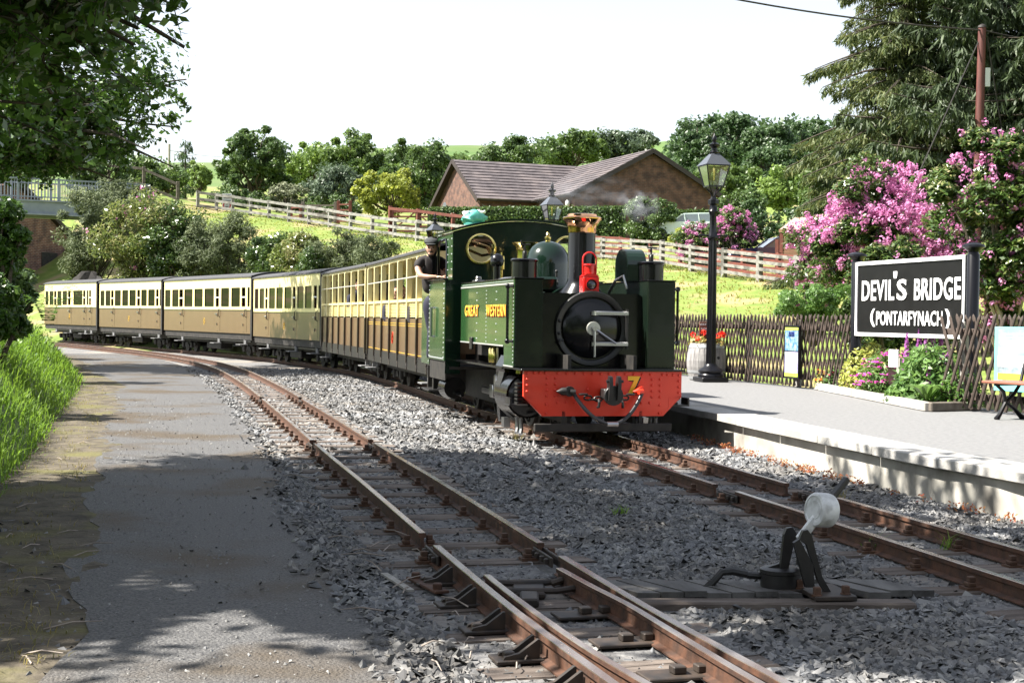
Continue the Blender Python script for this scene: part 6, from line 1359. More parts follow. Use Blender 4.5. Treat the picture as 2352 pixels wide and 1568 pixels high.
# rhododendrons on the right
def rhodo(px, Y, label, n, nflow, parts=None, fl=L_pnk, ls=.15, stems=True):
    c, r = pxtree(*px, Y); r = (r[0], r[1] * .8, r[2]); t = thing('rhododendron', label, 'shrub', (c.x, c.y, c.z - r[2]))
    p, o, ti, lc = clump_points(g, (0, 0, r[2]), r, 44, n // 6, .26, .1, shell=.55)
    p = np.repeat(p, 6, 0); o = np.repeat(o, 6, 0); ti = np.repeat(ti, 6, 0) * .7 + g.random(len(p)) * .3; d = unit(len(p), g); d[:, 2] *= .4; p2 = p + d * ls * .6
    obj('foliage', quads('foliage', leaf_quads(p2, d, ls * (.8 + .4 * g.random(len(p))), g, .36, .6, .4), 4, ti), L_rho, t)
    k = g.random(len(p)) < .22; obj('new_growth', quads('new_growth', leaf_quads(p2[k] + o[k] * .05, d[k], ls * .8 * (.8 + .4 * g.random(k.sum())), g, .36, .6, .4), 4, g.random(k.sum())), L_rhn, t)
    fp, fo, fti, _ = clump_points(g, (0, 0, r[2]), r, 150, nflow, .24, .1, shell=.85); sel = (np.linalg.norm((fp - np.array([0, 0, r[2]])) / np.array(r), axis=1) > .5); fp, fo = fp[sel], fo[sel]
    q = np.repeat(fp, 12, 0); dd = unit(len(q), g); q = q + dd * .07; obj('blossom', quads('blossom', leaf_quads(q, dd, np.full(len(q), .066), g, .85, .2, .4), 4, np.repeat(g.random(len(fp)), 12) * .6 + g.random(len(q)) * .4), fl, t)
    obj('stems', limbs((0, 0, -.3), lc[:26], .06, g), M['barkpale'], t)
rhodo((1865, 2230, 396, 690), 36, 'large rhododendron covered in pink blossom left of the name board', 34000, 2100)
rhodo((1812, 1990, 500, 720), 38, 'straggling pink rhododendron in front of the shed', 10000, 700, ls=.12)
rhodo((1960, 2110, 560, 700), 33, 'leafy rhododendron directly behind the name board', 9000, 90, ls=.14)
rhodo((2140, 2480, 300, 780), 29, 'tall leafy rhododendron with few pink flowers at the right edge', 36000, 650, ls=.16)
rhodo((1632, 1738, 478, 610), 62, 'rounded pink rhododendron behind the rail fence', 9000, 620, ls=.17)
rhodo((1555, 1655, 515, 608), 64, 'smaller pink rhododendron next to the lamp post', 6000, 380, ls=.16)
shrub((1545, 1600, 525, 575), 66, 'yellow-leaved shrub between the utility vehicle and the pink bushes', 2500, .14, L_yel, 'golden_shrub')
shrub((1780, 1960, 655, 745), 31, 'mixed green undergrowth behind the lattice fence', 9000, .10, L_lup, 'undergrowth', (L_mag, .0015, .05, 'foxglove_flowers'), nl=40, lobe=.25)
shrub((1900, 2240, 660, 830), 27, 'dense green undergrowth beneath the name board', 12000, .11, L_rho, 'undergrowth', nl=44, lobe=.25)
# big conifers at the right
def conifer(base, H, R0, label, n_w, mat, seed, droop=.35, z0=.06, spray=.26, cat='tree', name='spruce', per=34):
    gg = np.random.default_rng(seed); t = thing(name, label, cat, tuple(base)); obj('trunk', MB().tube([(0, 0, -.5), (0, 0, H * .5), (0, 0, H)], [R0 * .07 + .05, R0 * .045, .03], 8), M['bark'], t)
    V = []; O = []; m = MB()
    for w in range(n_w):
        f = z0 + (1 - z0) * (w + gg.random()) / n_w; z = H * f; Ln = R0 * (1 - f) ** .75 * (.7 + .5 * gg.random()) + .3; a = gg.random() * 6.283
        d = np.array([math.cos(a), math.sin(a), 0]); P0 = np.array([0, 0, z]); pts = []
        for k in range(7): u = k / 6; pts.append(P0 + d * Ln * u + np.array([0, 0, .18 * Ln * u - droop * Ln * u * u * 1.1 + .12 * Ln * max(0, u - .75) * 2]))
        m.tube(pts, [.05 * (1 - u / 6.5) * Ln / 3 + .008 for u in range(7)], 4, cap=False)
        n = int(per * Ln) + 8; u = gg.random(n) ** .7; ip = np.stack([np.interp(u * 6, range(7), [q[i] for q in pts]) for i in range(3)], 1)
        side = np.cross(d, [0, 0, 1.]); s = gg.normal(0, 1, n) * .20 * Ln * (1.05 - u); ip = ip + side * s[:, None]; ip[:, 2] -= np.abs(s) * .35 + gg.random(n) * .28; V.append(ip); O.append(np.tile(d * .3 + np.array([0, 0, -.8]), (n, 1)))
    p = np.concatenate(V); o = np.concatenate(O); N = len(p)
    ax = o + gg.normal(0, .45, (N, 3)); ax /= np.linalg.norm(ax, axis=1)[:, None]; nr = unit(N, gg); b = np.cross(ax, nr); b /= np.linalg.norm(b, axis=1)[:, None]; s = spray * (.6 + .8 * gg.random(N))[:, None]
    Q = np.stack([p - ax * s * .2, p + b * s * .10 + ax * s * .3, p + ax * s * .9, p - b * s * .10 + ax * s * .3], 1)
    obj('needles', quads('needles', Q, 4, gg.random(N) * .75 + .25 * gg.random(N)), mat, t); obj('branches', m, M['bark'], t); return t
cb = at(2075, 470, 52); conifer((cb.x, 52, hz1(cb.x, 52)), 18.5, 4.6, 'tall drooping spruce at the upper right beside the telegraph pole', 260, L_spr, 5, .42, .05, .24, per=150)
cb = at(2280, 470, 50); conifer((cb.x, 50, hz1(cb.x, 50)), 21, 5.6, 'dark dense pine behind the telegraph pole', 280, L_pin, 6, .15, .03, .36, name='pine', per=95)
cb = at(2480, 470, 47); conifer((cb.x, 47, hz1(cb.x, 47)), 16, 4.6, 'dark conifer at the top right corner', 130, L_pin, 9, .2, .03, .32, name='pine', per=45)
cb = at(425, 440, 118); c2 = at(425, 322, 118); conifer((cb.x, 118, cb.z - 1.5), c2.z - cb.z + 1.5, 1.9, 'small thin spruce on the left skyline', 60, L_for, 8, .1, .08, .34, per=24)
# near tree on the left bank, its crown over the path
def near_tree(base, targets, name, label, mat, seed, leaf, nsub, ntw, nlf, r0, split, spread=1.1, cut_=None, *fills):
    gg = np.random.default_rng(seed); t = thing(name, label, 'tree', tuple(base)); B = np.array(base, float); m = MB(); tw = []
    fork = np.array([0, 0, split]); m.tube([(0, 0, -.6), (0.1, 0, split * .5), tuple(fork)], [r0 * 1.4, r0 * 1.1, r0], 10)
    def okp(q): return cut_ is None or bool(cut_((np.array(q) + B)[None])[0])
    for T in targets:
        T = np.array(T) - B; pts = []
        for k in range(8): u = k / 7; q = fork * (1 - u) + T * u; q[2] += .9 * math.sin(math.pi * u) ; pts.append(q + gg.normal(0, .10, 3) * (k > 0))
        m.tube(pts, [r0 * .55 * (1 - .9 * k / 7) + .008 for k in range(8)], 6, cap=False)
        for s in range(nsub):
            u = .35 + .65 * gg.random(); q = np.array([np.interp(u * 7, range(8), [p[i] for p in pts]) for i in range(3)]); d = unit(1, gg)[0]; d[2] = d[2] * .5 - .15; e = q + d * spread * (.5 + gg.random()); mid = (q + e) / 2 + gg.normal(0, .08, 3)
            if not okp(e): continue
            m.tube([q, mid, e], [.02, .013, .006], 4, cap=False)
            for w in range(ntw):
                v = .3 + .7 * gg.random(); q2 = q * (1 - v) + e * v; d2 = unit(1, gg)[0]; d2[2] = d2[2] * .5 - .3; e2 = q2 + d2 * .45 * (.5 + gg.random())
                if not okp(e2): continue
                m.tube([q2, e2], [.007, .003], 3, cap=False); tw.append((q2, e2))
    A_ = np.array([a for a, b in tw]); E_ = np.array([b for a, b in tw]); k = np.repeat(np.arange(len(tw)), nlf); u = gg.random(len(k))[:, None]
    p = A_[k] * (1 - u) + E_[k] * u + gg.normal(0, .07, (len(k), 3)); o = unit(len(k), gg)
    if cut_ is not None: sel = cut_(p + B); p, o = p[sel], o[sel]
    N = len(p); sz = leaf * (.65 + .7 * gg.random(N))
    for c_, r_f, nf_, lf_ in fills:
        fp_, fo_, _, _ = clump_points(gg, np.array(c_) - B, r_f, 60, nf_, .30, 0., shell=.0)
        if cut_ is not None: sel = cut_(fp_ + B); fp_, fo_ = fp_[sel], fo_[sel]
        p = np.concatenate([p, fp_]); o = np.concatenate([o, fo_]); sz = np.concatenate([sz, lf_ * (.65 + .7 * gg.random(len(fp_)))]); N = len(p)
    obj('crown', quads('crown', leaf_quads(p, o, sz, gg, .55, .6, .7, .4), 4, gg.random(N)), mat, t)
    obj('limbs', m, M['bark'], t); return t
def prune(P):   # crown underside rises towards the track
    return P[:, 2] > np.interp(P[:, 0], [-6, -4.4, -3.3, -2.75, -2.35, 0], [2.5, 2.9, 3.35, 3.75, 4.7, 5.2])
gT = np.random.default_rng(21); tg = []
for k in range(30):
    x_ = gT.uniform(-11, -1.6); tg.append((x_, gT.uniform(7.4, 15.0), gT.uniform(4.8, 8.4) if x_ < -3.2 else gT.uniform(6.0, 8.6)))
for k in range(20): tg.append((gT.uniform(-8.4, -3.6), gT.uniform(8.6, 14.6), gT.uniform(3.1, 5.0)))
for k in range(14): tg.append((gT.uniform(-4.1, -3.1), gT.uniform(10.4, 13.6), gT.uniform(3.7, 4.4)))
near_tree((-8.2, 11.5, 2.5), tg, 'overhanging_tree', 'large leafy tree overhanging the path from the upper left corner', L_for2, 31, .125, 10, 8, 15, .17, 1.8, 1.0, prune, ((-7.3, 7.0, 6.5), (2.8, 2.0, 1.8), 9000, .2), ((-5.2, 10.7, 6.9), (4.7, 4.9, 2.2), 32000, .21), ((-3.9, 7.5, 7.1), (2.7, 2.2, 1.6), 9000, .2))
tg = [(gT.uniform(-17.5, -10.0), gT.uniform(34.5, 41), gT.uniform(5.0, 10)) for k in range(28)] + [(gT.uniform(-11.5, -8.9), gT.uniform(35, 40), gT.uniform(5.6, 8.2)) for k in range(10)]
def prune2(P): return ((P[:, 0] + 14.2) / 6.0) ** 2 + ((P[:, 1] - 38) / 4.6) ** 2 + ((P[:, 2] - 8.0) / 3.4) ** 2 < 1
near_tree((-15.5, 38, 2.0), tg, 'twiggy_tree', 'fine-leaved twiggy tree hanging above the bridge on the left', L_for2, 33, .16, 12, 7, 17, .2, 2.5, 2.1, prune2, ((-13.4, 38, 7.9), (5.0, 4, 3.0), 8000, .19))
# bushes and ferns on the left bank
for k, (px, Y, lab, mt, lf) in enumerate([((-60, 70, 470, 640), 30, 'dark leafy bush at the left edge under the bridge', L_for2, .16), ((-90, 62, 560, 720), 34, 'dense bush on the bank before the last carriage', L_oak, .17), ((-10, 78, 600, 750), 44, 'dark bush by the tail of the train', L_oak, .2), ((-80, 40, 640, 800), 20, 'bright leafy bush on the near bank', L_for2, .13)]):
    shrub(px, Y, lab, 6500, lf, mt, 'bank_bush', nl=32, lobe=.3, aspect=.5)
fr_ = thing('fern', 'clump of arching ferns at the top of the bank end', 'fern', tuple(at(110, 745, 40)))
Q = []
for k in range(26):
    a = g.random() * 6.28; Lf = .7 + .6 * g.random()
    for j in range(14):
        u = j / 13; c = np.array([math.cos(a) * Lf * u, math.sin(a) * Lf * u, .9 * Lf * math.sin(u * 2.2)]); s = np.array([-math.sin(a), math.cos(a), 0]) * .17 * (1.05 - u)
        for q in (-1, 1): Q.append([c, c + s * q + [0, 0, .02], c + s * q * .8 + np.array([math.cos(a), math.sin(a), 0]) * .06, c + np.array([math.cos(a), math.sin(a), 0]) * .04])
obj('fronds', quads('fronds', np.array(Q), 4, g.random(len(Q))), L_fern, fr_)

# unseen belt of trees added behind the camera station (its shade and mirror image fall on the engine)
n = 26000; p_, o_, t_i, _ = clump_points(g, (3, -13, 5.5), (26, 4.5, 6.5), 90, n, .22, 0., shell=.0)
o = obj('tree_belt', quads('tree_belt', leaf_quads(p_, o_, .55 * (.7 + .6 * g.random(n)), g, .6, .4), 4, t_i), L_oak, kind='stuff'); o['label'] = 'dense belt of trees out of view behind the viewpoint'; o['category'] = 'trees'

# distant woods that read as one mass
def wood(name, label, prof, Y, n, leaf, mat, depth=14):
    xs_ = [p[0] for p in prof]; u = g.random(n); px_ = xs_[0] + (xs_[-1] - xs_[0]) * u; top_ = np.interp(px_, xs_, [p[1] for p in prof]) + 5 * np.sin(px_ * .11) + 4 * np.sin(px_ * .23 + 1); bot_ = np.interp(px_, xs_, [p[2] for p in prof])
    v = g.random(n) ** .6; P = np.array([tuple(at(a, t + (b - t) * (1 - w), Y)) for a, t, b, w in zip(px_, top_, bot_, v)]); k = g.integers(0, 400, n); P += unit(400, g)[k] * leaf * 1.6; P[:, 1] += (1 - v) * -depth + g.normal(0, 2, n); ti = g.random(400)[k] * .5 + g.random(n) * .5
    o = obj(name, quads(name, leaf_quads(P, np.tile([[0, -.5, .6]], (n, 1)), leaf * (.6 + .8 * g.random(n)), g, .7, .4), 4, ti), mat, kind='stuff'); o['label'] = label; o['category'] = 'wood'
wood('hilltop_wood', 'continuous dark wood clothing the right hill behind the lamp post', [(1535, 345, 400), (1560, 305, 420), (1600, 282, 430), (1660, 276, 430), (1760, 290, 430), (1850, 284, 430), (1960, 300, 440), (2150, 300, 450)], 245, 15000, .8, L_for)
wood('valley_wood', 'hazy green belt of trees filling the gaps behind the bungalow and hill fence', [(690, 352, 470), (760, 345, 470), (900, 360, 470), (1000, 372, 470), (1180, 372, 440), (1250, 335, 400), (1350, 322, 400), (1450, 330, 400), (1490, 375, 400)], 172, 13000, .55, L_mid)
# ------------------------------------------------------------------ flower bed and planters
def mound(name, label, pos, r, n, leaf, mat, cat='plant', flow=None, aspect=.35, hgt=None, nf=0, fs=.05, per=9, upb=.5):
    t = thing(name, label, cat, tuple(pos)); h = hgt or r
    u = unit(n, g); u[:, 2] = np.abs(u[:, 2]); rr = g.random(n) ** .45; p = u * rr[:, None] * np.array([r, r, h])
    obj('foliage', quads('foliage', leaf_quads(p, u, leaf * (.7 + .6 * g.random(n)), g, aspect, upb), 4, g.random(n)), mat, t)
    obj('stems', limbs((0, 0, -.03), [tuple(q * .8) for q in p[:12]], .012, g, 3), L_lup, t)
    if flow is not None:
        c = unit(nf, g); c[:, 2] = np.abs(c[:, 2]) * .8 + .2; c = c / np.linalg.norm(c, axis=1)[:, None] * np.array([r, r, h]) * (.88 + .2 * g.random(nf))[:, None]
        q = np.repeat(c, per, 0); q[:, :2] += g.normal(0, fs * .9, (len(q), 2)); q[:, 2] += g.normal(0, fs * .2, len(q)); obj('blossom', quads('blossom', leaf_quads(q, np.tile([[0, -.3, 1.]], (len(q), 1)), np.full(len(q), fs), g, .9, .8, .4), 4, g.random(len(q))), flow, t)
    return t
L_yf = leafm('euonymus_leaf', (.20, .25, .04), (.48, .48, .13), .3)
L_org = leafm('orange_petal', (.75, .10, .01), (.85, .22, .02), .3, .6); L_crim = leafm('crimson_petal', (.45, .01, .05), (.65, .04, .12), .3, .6)
def fb_(px, py): q = gr(px, py, PLZ + .05); return q
mound('sweet_william', 'mound of bright magenta sweet william at the front of the bed', fb_(1990, 905) + Vector((.35, .1, 0)), .50, 1800, .11, L_lup, 'flowers', L_mag, hgt=.68, nf=64, fs=.05)
mound('sweet_william', 'smaller crimson sweet william left of the magenta mound', fb_(1915, 892) + Vector((.2, .3, 0)), .32, 900, .1, L_lup, 'flowers', L_crim, hgt=.40, nf=18, fs=.04)
mound('orange_flowers', 'few orange flowers at the left end of the bed', fb_(1884, 890) + Vector((.1, .25, 0)), .17, 240, .07, L_yf, 'flowers', L_org, hgt=.34, nf=12, fs=.04, per=6)
mound('golden_euonymus', 'yellow variegated shrub under the left sign post', fb_(1962, 903) + Vector((.42, .7, 0)), .50, 2600, .075, L_yf, 'shrub', hgt=.78, aspect=.55)
mound('green_perennial', 'leafy green perennial below the purple spikes', fb_(2110, 925) + Vector((.28, .4, 0)), .55, 2200, .13, L_lup, hgt=.82)
mound('green_perennial', 'low feathery green plant at the right end of the bed', fb_(2175, 932) + Vector((.25, .2, 0)), .38, 1400, .09, L_fern, hgt=.48)
mound('green_perennial', 'pale leafy plant in the middle front of the bed', fb_(2050, 920) + Vector((.22, .15, 0)), .30, 900, .10, L_lup, hgt=.30)
hs_ = thing('hosta', 'broad glossy leaves at the foot of the bed near the kerb corner', 'plant', tuple(fb_(2108, 930) + Vector((.14, .1, 0))))
for k in range(9):
    a = 2 * math.pi * k / 9 + .3; c = np.array([math.cos(a), math.sin(a), 0]); s = np.array([-math.sin(a), math.cos(a), 0]); Q = []
    pr_ = [(0, .01), (.08, .06), (.16, .075), (.23, .045), (.27, .004)]
    for j in range(4):
        (d0, w0), (d1, w1) = pr_[j], pr_[j + 1]; h0, h1 = .22 * math.sin(d0 * 7) + .02, .22 * math.sin(d1 * 7) + .02
        for q in (-1, 1): Q.append([c * d0 + [0, 0, h0 - .0], c * d1 + [0, 0, h1], c * d1 + s * w1 * q + [0, 0, h1 + .03], c * d0 + s * w0 * q + [0, 0, h0 + .03]])
    obj('leaf', quads('leaf', np.array(Q), 4, np.full(len(Q), .4 + .5 * g.random())), L_lup, hs_)
def lupin(px, tip, Y, ht, label='purple lupin spike rising from the flower bed'):
    p = at(px, tip, Y); zb = PLZ + .05; t = thing('lupin', label, 'flower', (p.x, Y, zb), 0, 'purple lupins in the flower bed'); hh = p.z - zb; fl = ht
    n = 150; u = g.random(n); a = g.random(n) * 6.283; r = .045 * (1 - u * .75); z = hh - fl + u * fl; q = np.stack([r * np.cos(a), r * np.sin(a), z], 1); o = np.stack([np.cos(a), np.sin(a), .2 + 0 * a], 1)
    obj('flower_spike', quads('flower_spike', leaf_quads(q, o, np.full(n, .034), g, .8, .1, .4), 4, g.random(n)), L_pur, t)
    obj('stem', MB().tube([(0, 0, 0), (.01, 0, hh * .5), (0, 0, hh)], [.012, .009, .004], 5), L_lup, t)
    n = 60; z = g.random(n) * (hh - fl); a = g.random(n) * 6.28; q = np.stack([.10 * np.cos(a), .10 * np.sin(a), z], 1); obj('leaves', quads('leaves', leaf_quads(q, q * np.array([9, 9, .1]), np.full(n, .12), g, .3, .4, .4), 4, g.random(n)), L_lup, t)
for (px, tp, Y, ht, lb) in [(2083, 766, 20.2, .42, 'leftmost tall lupin spike in the bed'), (2112, 754, 20.6, .3, 'slim tall lupin beside the leftmost one, crossing the sign border'), (2143, 738, 20.8, .42, 'tallest lupin spike, reaching the sign lettering'), (2162, 760, 20.4, .34, 'tall lupin right of the tallest one'), (2126, 780, 20.0, .40, 'thick purple lupin in the middle of the clump'), (2180, 792, 19.9, .30, 'rightmost high lupin against the lattice fence'), (2134, 838, 19.4, .34, 'lowest lupin in front of the clump'), (2160, 822, 19.7, .3, 'short lupin right of the lowest one'), (2174, 815, 19.6, .26, 'short lupin close to the lattice'), (2078, 815, 20.3, .22, 'pale small lupin at the left foot of the clump')]: lupin(px, tp, Y, ht, lb)
ger = thing('geranium', 'red geraniums growing in the barrel', 'flowers', (bp.x, bp.y, PLZ + .66))
n = 500; u = unit(n, g); u[:, 2] = np.abs(u[:, 2]); p = u * np.array([.36, .36, .2]) * (g.random(n) ** .4)[:, None]
obj('foliage', quads('foliage', leaf_quads(p, u, .07 * (.7 + .6 * g.random(n)), g, .8, .5), 4, g.random(n)), leafm('geranium_leaf', (.14, .18, .03), (.45, .34, .12), .3), ger)
for c in [(-.28, -.1, .2), (-.2, -.2, .12), (-.08, -.1, .24), (.04, -.12, .22), (.26, -.1, .22), (.20, -.16, .19), (.31, -.05, .2), (.1, -.2, .12)]:
    q = np.array(c) + unit(26, g) * .045; obj('flower_head', quads('flower_head', leaf_quads(q, q - np.array(c), np.full(26, .045), g, .9, .2), 4, g.random(26)), L_red, ger)
    obj('flower_stalk', MB().tube([(c[0] * .6, c[1] * .6, 0), c], .006, 4), L_lup, ger)
# ------------------------------------------------------------------ grass
def blades(base, hgt, wid, g, lean=.5, dirb=None):
    N = len(base); a = g.random(N) * 6.283; d = np.stack([np.cos(a), np.sin(a), 0 * a], 1)
    if dirb is not None: d = d * .6 + np.array(dirb) * .5
    s = np.stack([-np.sin(a + .4 * g.normal(size=N)), np.cos(a), 0 * a], 1) * wid[:, None] * .5; h = hgt[:, None]; le = (lean * (.4 + g.random(N)))[:, None]; up = np.array([[0, 0, 1.]])
    m1 = base + up * h * .55 + d * h * le * .25; t = base + up * h * (1 - le * .25) + d * h * le * .85
    q1 = np.stack([base - s, base + s, m1 + s * .8, m1 - s * .8], 1); q2 = np.stack([m1 - s * .8, m1 + s * .8, t + s * .12, t - s * .12], 1)
    return np.concatenate([q1, q2])
def bank_pts_(n, y0, y1, d0, d1, g):
    sel = np.where((BANK[:, 1] > y0) & (BANK[:, 1] < y1))[0]; P = []
    w = 1.0 / BANK[sel, 1] ** .9; ii = g.choice(sel[:-1], n, p=w[:-1] / w[:-1].sum()); f = g.random(n); dd = d0 + (d1 - d0) * g.random(n) ** 1.2
    for k in range(n):
        i = ii[k]; a = bank_sec(i, dd[k]); b = bank_sec(i + 1, dd[k]); P.append([a[j] * (1 - f[k]) + b[j] * f[k] for j in range(3)])
    return np.array(P), dd
P, dd = bank_pts_(36000, 8.5, 46, -.3, 5.5, g); n = len(P)
patch = .5 + .3 * np.sin(P[:, 0] * 1.9 + np.sin(P[:, 1] * .8) * 2) * np.sin(P[:, 1] * 1.1) + .3 * np.sin(P[:, 0] * 5.3 + P[:, 1] * 2.1) * np.sin(P[:, 1] * 4.7 - P[:, 0])
hg = (.10 + .46 * g.random(n) ** 1.4) * np.clip(.45 + dd * .5, .3, 1) * (.75 + .5 * patch)
gm = quads('bank_grass', blades(P, hg, .005 + .007 * g.random(n) + P[:, 1] * .0004, g, 1.0, (.25, -.1, 0)), 4, np.tile(.25 * g.random(n) + .45 * patch + .2, 2))
o = obj('bank_grass', gm, L_grs, kind='stuff'); o['label'] = 'long bright green grass covering the bank on the left'; o['category'] = 'grass'
L_wd = leafm('nettle_leaf', (.06, .14, .02), (.20, .34, .05), .4)
P, dd = bank_pts_(1500, 10, 40, .6, 5.0, g); n = len(P); P[:, 2] += .1 + .35 * g.random(n)
cl = g.integers(0, 70, n); off = g.normal(0, 1.0, (70, 3)); 
o = obj('bank_weeds', quads('bank_weeds', leaf_quads(P, unit(n, g), .06 + .05 * g.random(n), g, .6, .8), 4, g.random(n)), L_wd, kind='stuff'); o['label'] = 'broad-leaved weeds among the grass of the left bank'; o['category'] = 'weeds'
# rough grass on the hillside
n = 44000; X = g.uniform(-26, 16, n); Y = 28 + (97 - 28) * g.random(n) ** .8
fx = np.array([p.x for p in FP]); fy = np.array([p.y for p in FP]); lim = np.interp(X, fx, fy) + 1.5
mainX = np.interp(Y, MAIN[:, 1], MAIN[:, 0]); bk = np.interp(Y, back[:, 1], back[:, 0]) + .3
ok = (Y < lim + 8) & (X > np.where(Y < 60, np.maximum(bk, mainX + 3.2), mainX + 4)); X, Y = X[ok], Y[ok]; Z = _terr(X, Y); n = len(X)
pt_ = .5 + .5 * np.sin(X * .8 + 1.3 * np.sin(Y * .35)) * np.cos(Y * .5 + X * .3)
hg = (.06 + .13 * g.random(n)) * (.6 + .7 * pt_)
o = obj('hill_grass', quads('hill_grass', blades(np.stack([X, Y, Z - .02], 1), hg, .02 + Y * .0006, g, .9), 4, np.tile(.4 * g.random(n) + .4 * (1 - pt_) + .05 + .3 * np.clip((X - 1) / 5, 0, 1), 2)), L_hgr, kind='stuff'); o['label'] = 'rough yellow-green grass on the slope above the train and platform'; o['category'] = 'grass'
# small tufts in the ballast and along the verge
L_dry = leafm('dry_tuft', (.12, .12, .035), (.32, .27, .10), .4)
tufts = [(gr(1190, 1012), .16, L_dry), (gr(1165, 885), .08, L_grs), (gr(2010, 1270), .13, L_grs), (gr(2175, 1265), .12, L_grs), (gr(1425, 1185), .09, L_grs), (gr(1930, 1150), .12, L_dry), (gr(1330, 960), .07, L_dry)]
for i, (p, h, mt) in enumerate(tufts):
    n = 26; b = np.array(p)[None, :] + np.concatenate([g.normal(0, .03, (n, 2)), np.zeros((n, 1))], 1)
    tag(obj('grass_tuft', quads('grass_tuft', blades(b, h * (.5 + g.random(n)), np.full(n, .007), g, 1.2), 4, np.tile(g.random(n), 2)), mt), ['dry yellow tuft in the ballast left of the loco front', 'tiny green tuft in the ballast beside the open carriage', 'grass tuft between the platform rails near the white weight', 'green weed between the platform rails at the right', 'small green tuft in the shaded ballast between the tracks', 'dry tuft beside the fishplate of the platform track', 'small dry tuft under the loco side'][i], 'grass tuft')
ve = g.random(900); yv = 6 + 34 * g.random(900) ** 1.5; xv = np.interp(yv, PL[:, 1], PL[:, 0]) - .1 - ve * 1.0; n = 900
o = obj('verge_tufts', quads('verge_tufts', blades(np.stack([np.repeat(xv, 5) + g.normal(0, .05, n * 5), np.repeat(yv, 5) + g.normal(0, .05, n * 5), np.full(n * 5, .01)], 1), .03 + .06 * g.random(n * 5), np.full(n * 5, .006), g, 1.2), 4, np.tile(g.random(n * 5), 2)), L_dry, kind='stuff'); o['label'] = 'sparse dry grass and moss along the left edge of the path'; o['category'] = 'grass'
L_rw = leafm('red_weed', (.30, .06, .03), (.40, .22, .08), .3)
yw = 10 + 8 * g.random(60); xw = np.interp(yw, PF[:, 1], PF[:, 0]) - .02 - .12 * g.random(60); P = np.stack([np.repeat(xw, 14), np.repeat(yw, 14), np.zeros(840)], 1) + g.normal(0, .03, (840, 3)); P[:, 2] = .02 + .07 * g.random(840)
o = obj('wall_foot_weeds', quads('wall_foot_weeds', leaf_quads(P, unit(840, g), np.full(840, .035), g, .5, .5), 4, g.random(840)), L_rw, kind='stuff'); o['label'] = 'small reddish weeds along the foot of the platform wall'; o['category'] = 'weeds'
# ------------------------------------------------------------------ ballast stones
def stones(P, size, g, flat=.6):
    # irregular slate chip: four-cornered foot and a short ridge, six facets
    N = len(P); base = np.array([(-.5, -.5, -.3), (.5, -.5, -.3), (.5, .5, -.3), (-.5, .5, -.3), (-.22, .0, .5), (.22, .0, .5)])
    V = np.tile(base[None], (N, 1, 1)) + g.normal(0, .17, (N, 6, 3)); sc = np.stack([size * (.9 + .6 * g.random(N)), size * (.6 + .5 * g.random(N)), size * flat * (.5 + .7 * g.random(N))], 1); V *= sc[:, None, :]
    a = g.random(N) * 6.283; tx, ty = g.normal(0, .35, N), g.normal(0, .35, N); ca, sa = np.cos(a), np.sin(a)
    x, y, z = V[..., 0], V[..., 1], V[..., 2]; z2 = z + x * tx[:, None] + y * ty[:, None]
    V = np.stack([x * ca[:, None] - y * sa[:, None], x * sa[:, None] + y * ca[:, None], z2], -1) + P[:, None, :]
    F = np.array([(0, 1, 5), (0, 5, 4), (1, 2, 5), (2, 3, 4), (2, 4, 5), (3, 0, 4)])
    return V[:, F, :].reshape(-1, 3, 3), np.repeat(g.random(N), 6)
def stonem(name, stops):
    m, n, l, b = _nt(name); at_ = n.new('ShaderNodeAttribute'); at_.attribute_name = 'tint'; rp = n.new('ShaderNodeValToRGB'); e = rp.color_ramp.elements
    e[0].color = (*stops[0], 1); e[1].color = (*stops[-1], 1)
    for i, c in enumerate(stops[1:-1]): q = e.new((i + 1) / (len(stops) - 1)); q.color = (*c, 1)
    l.new(at_.outputs['Fac'], rp.inputs[0]); nz = n.new('ShaderNodeTexNoise'); nz.inputs['Scale'].default_value = .9; nz.inputs['Detail'].default_value = 4; tc = n.new('ShaderNodeTexCoord'); l.new(tc.outputs['Object'], nz.inputs['Vector'])
    r2 = n.new('ShaderNodeValToRGB'); r2.color_ramp.elements[0].position = .4; r2.color_ramp.elements[0].color = (.72, .68, .63, 1); r2.color_ramp.elements[1].position = .62; r2.color_ramp.elements[1].color = (1, 1, 1, 1); l.new(nz.outputs[0], r2.inputs[0])
    mx = n.new('ShaderNodeMix'); mx.data_type = 'RGBA'; mx.blend_type = 'MULTIPLY'; mx.inputs[0].default_value = 1; l.new(rp.outputs[0], mx.inputs[6]); l.new(r2.outputs[0], mx.inputs[7]); l.new(mx.outputs[2], b.inputs['Base Color']); b.inputs['Roughness'].default_value = .62; return m
M['stones'] = stonem('slate_chips', [(.07, .075, .082), (.13, .135, .145), (.17, .175, .185), (.21, .21, .215), (.29, .29, .285)])
def scatter(n, y0, y1, dens_pow):
    y = y0 + (y1 - y0) * g.random(n) ** dens_pow; x = g.uniform(-13, 5.2, n); l_ = np.interp(y, PR[:, 1], PR[:, 0]) - .02 - np.abs(g.normal(0, .10, n)) * (g.random(n) < .3); r_ = np.interp(y, PF[:, 1], PF[:, 0]) + .08
    vis_ = np.abs(x) < .375 * y + .4; k = (x > l_) & (x < r_) & vis_; return x[k], y[k]
xs1, ys1 = scatter(300000, 5.2, 13, .95); xs2, ys2 = scatter(150000, 13, 40, 1.2)
def ztrk(x, y):
    d1 = np.abs(x - np.interp(y, SIDE[:, 1], SIDE[:, 0])); d2 = np.abs(x - np.interp(y, MAIN[:, 1], MAIN[:, 0])); d = np.minimum(d1, d2); return np.where(d < .70, -.014, .004), d
V = []; T = []
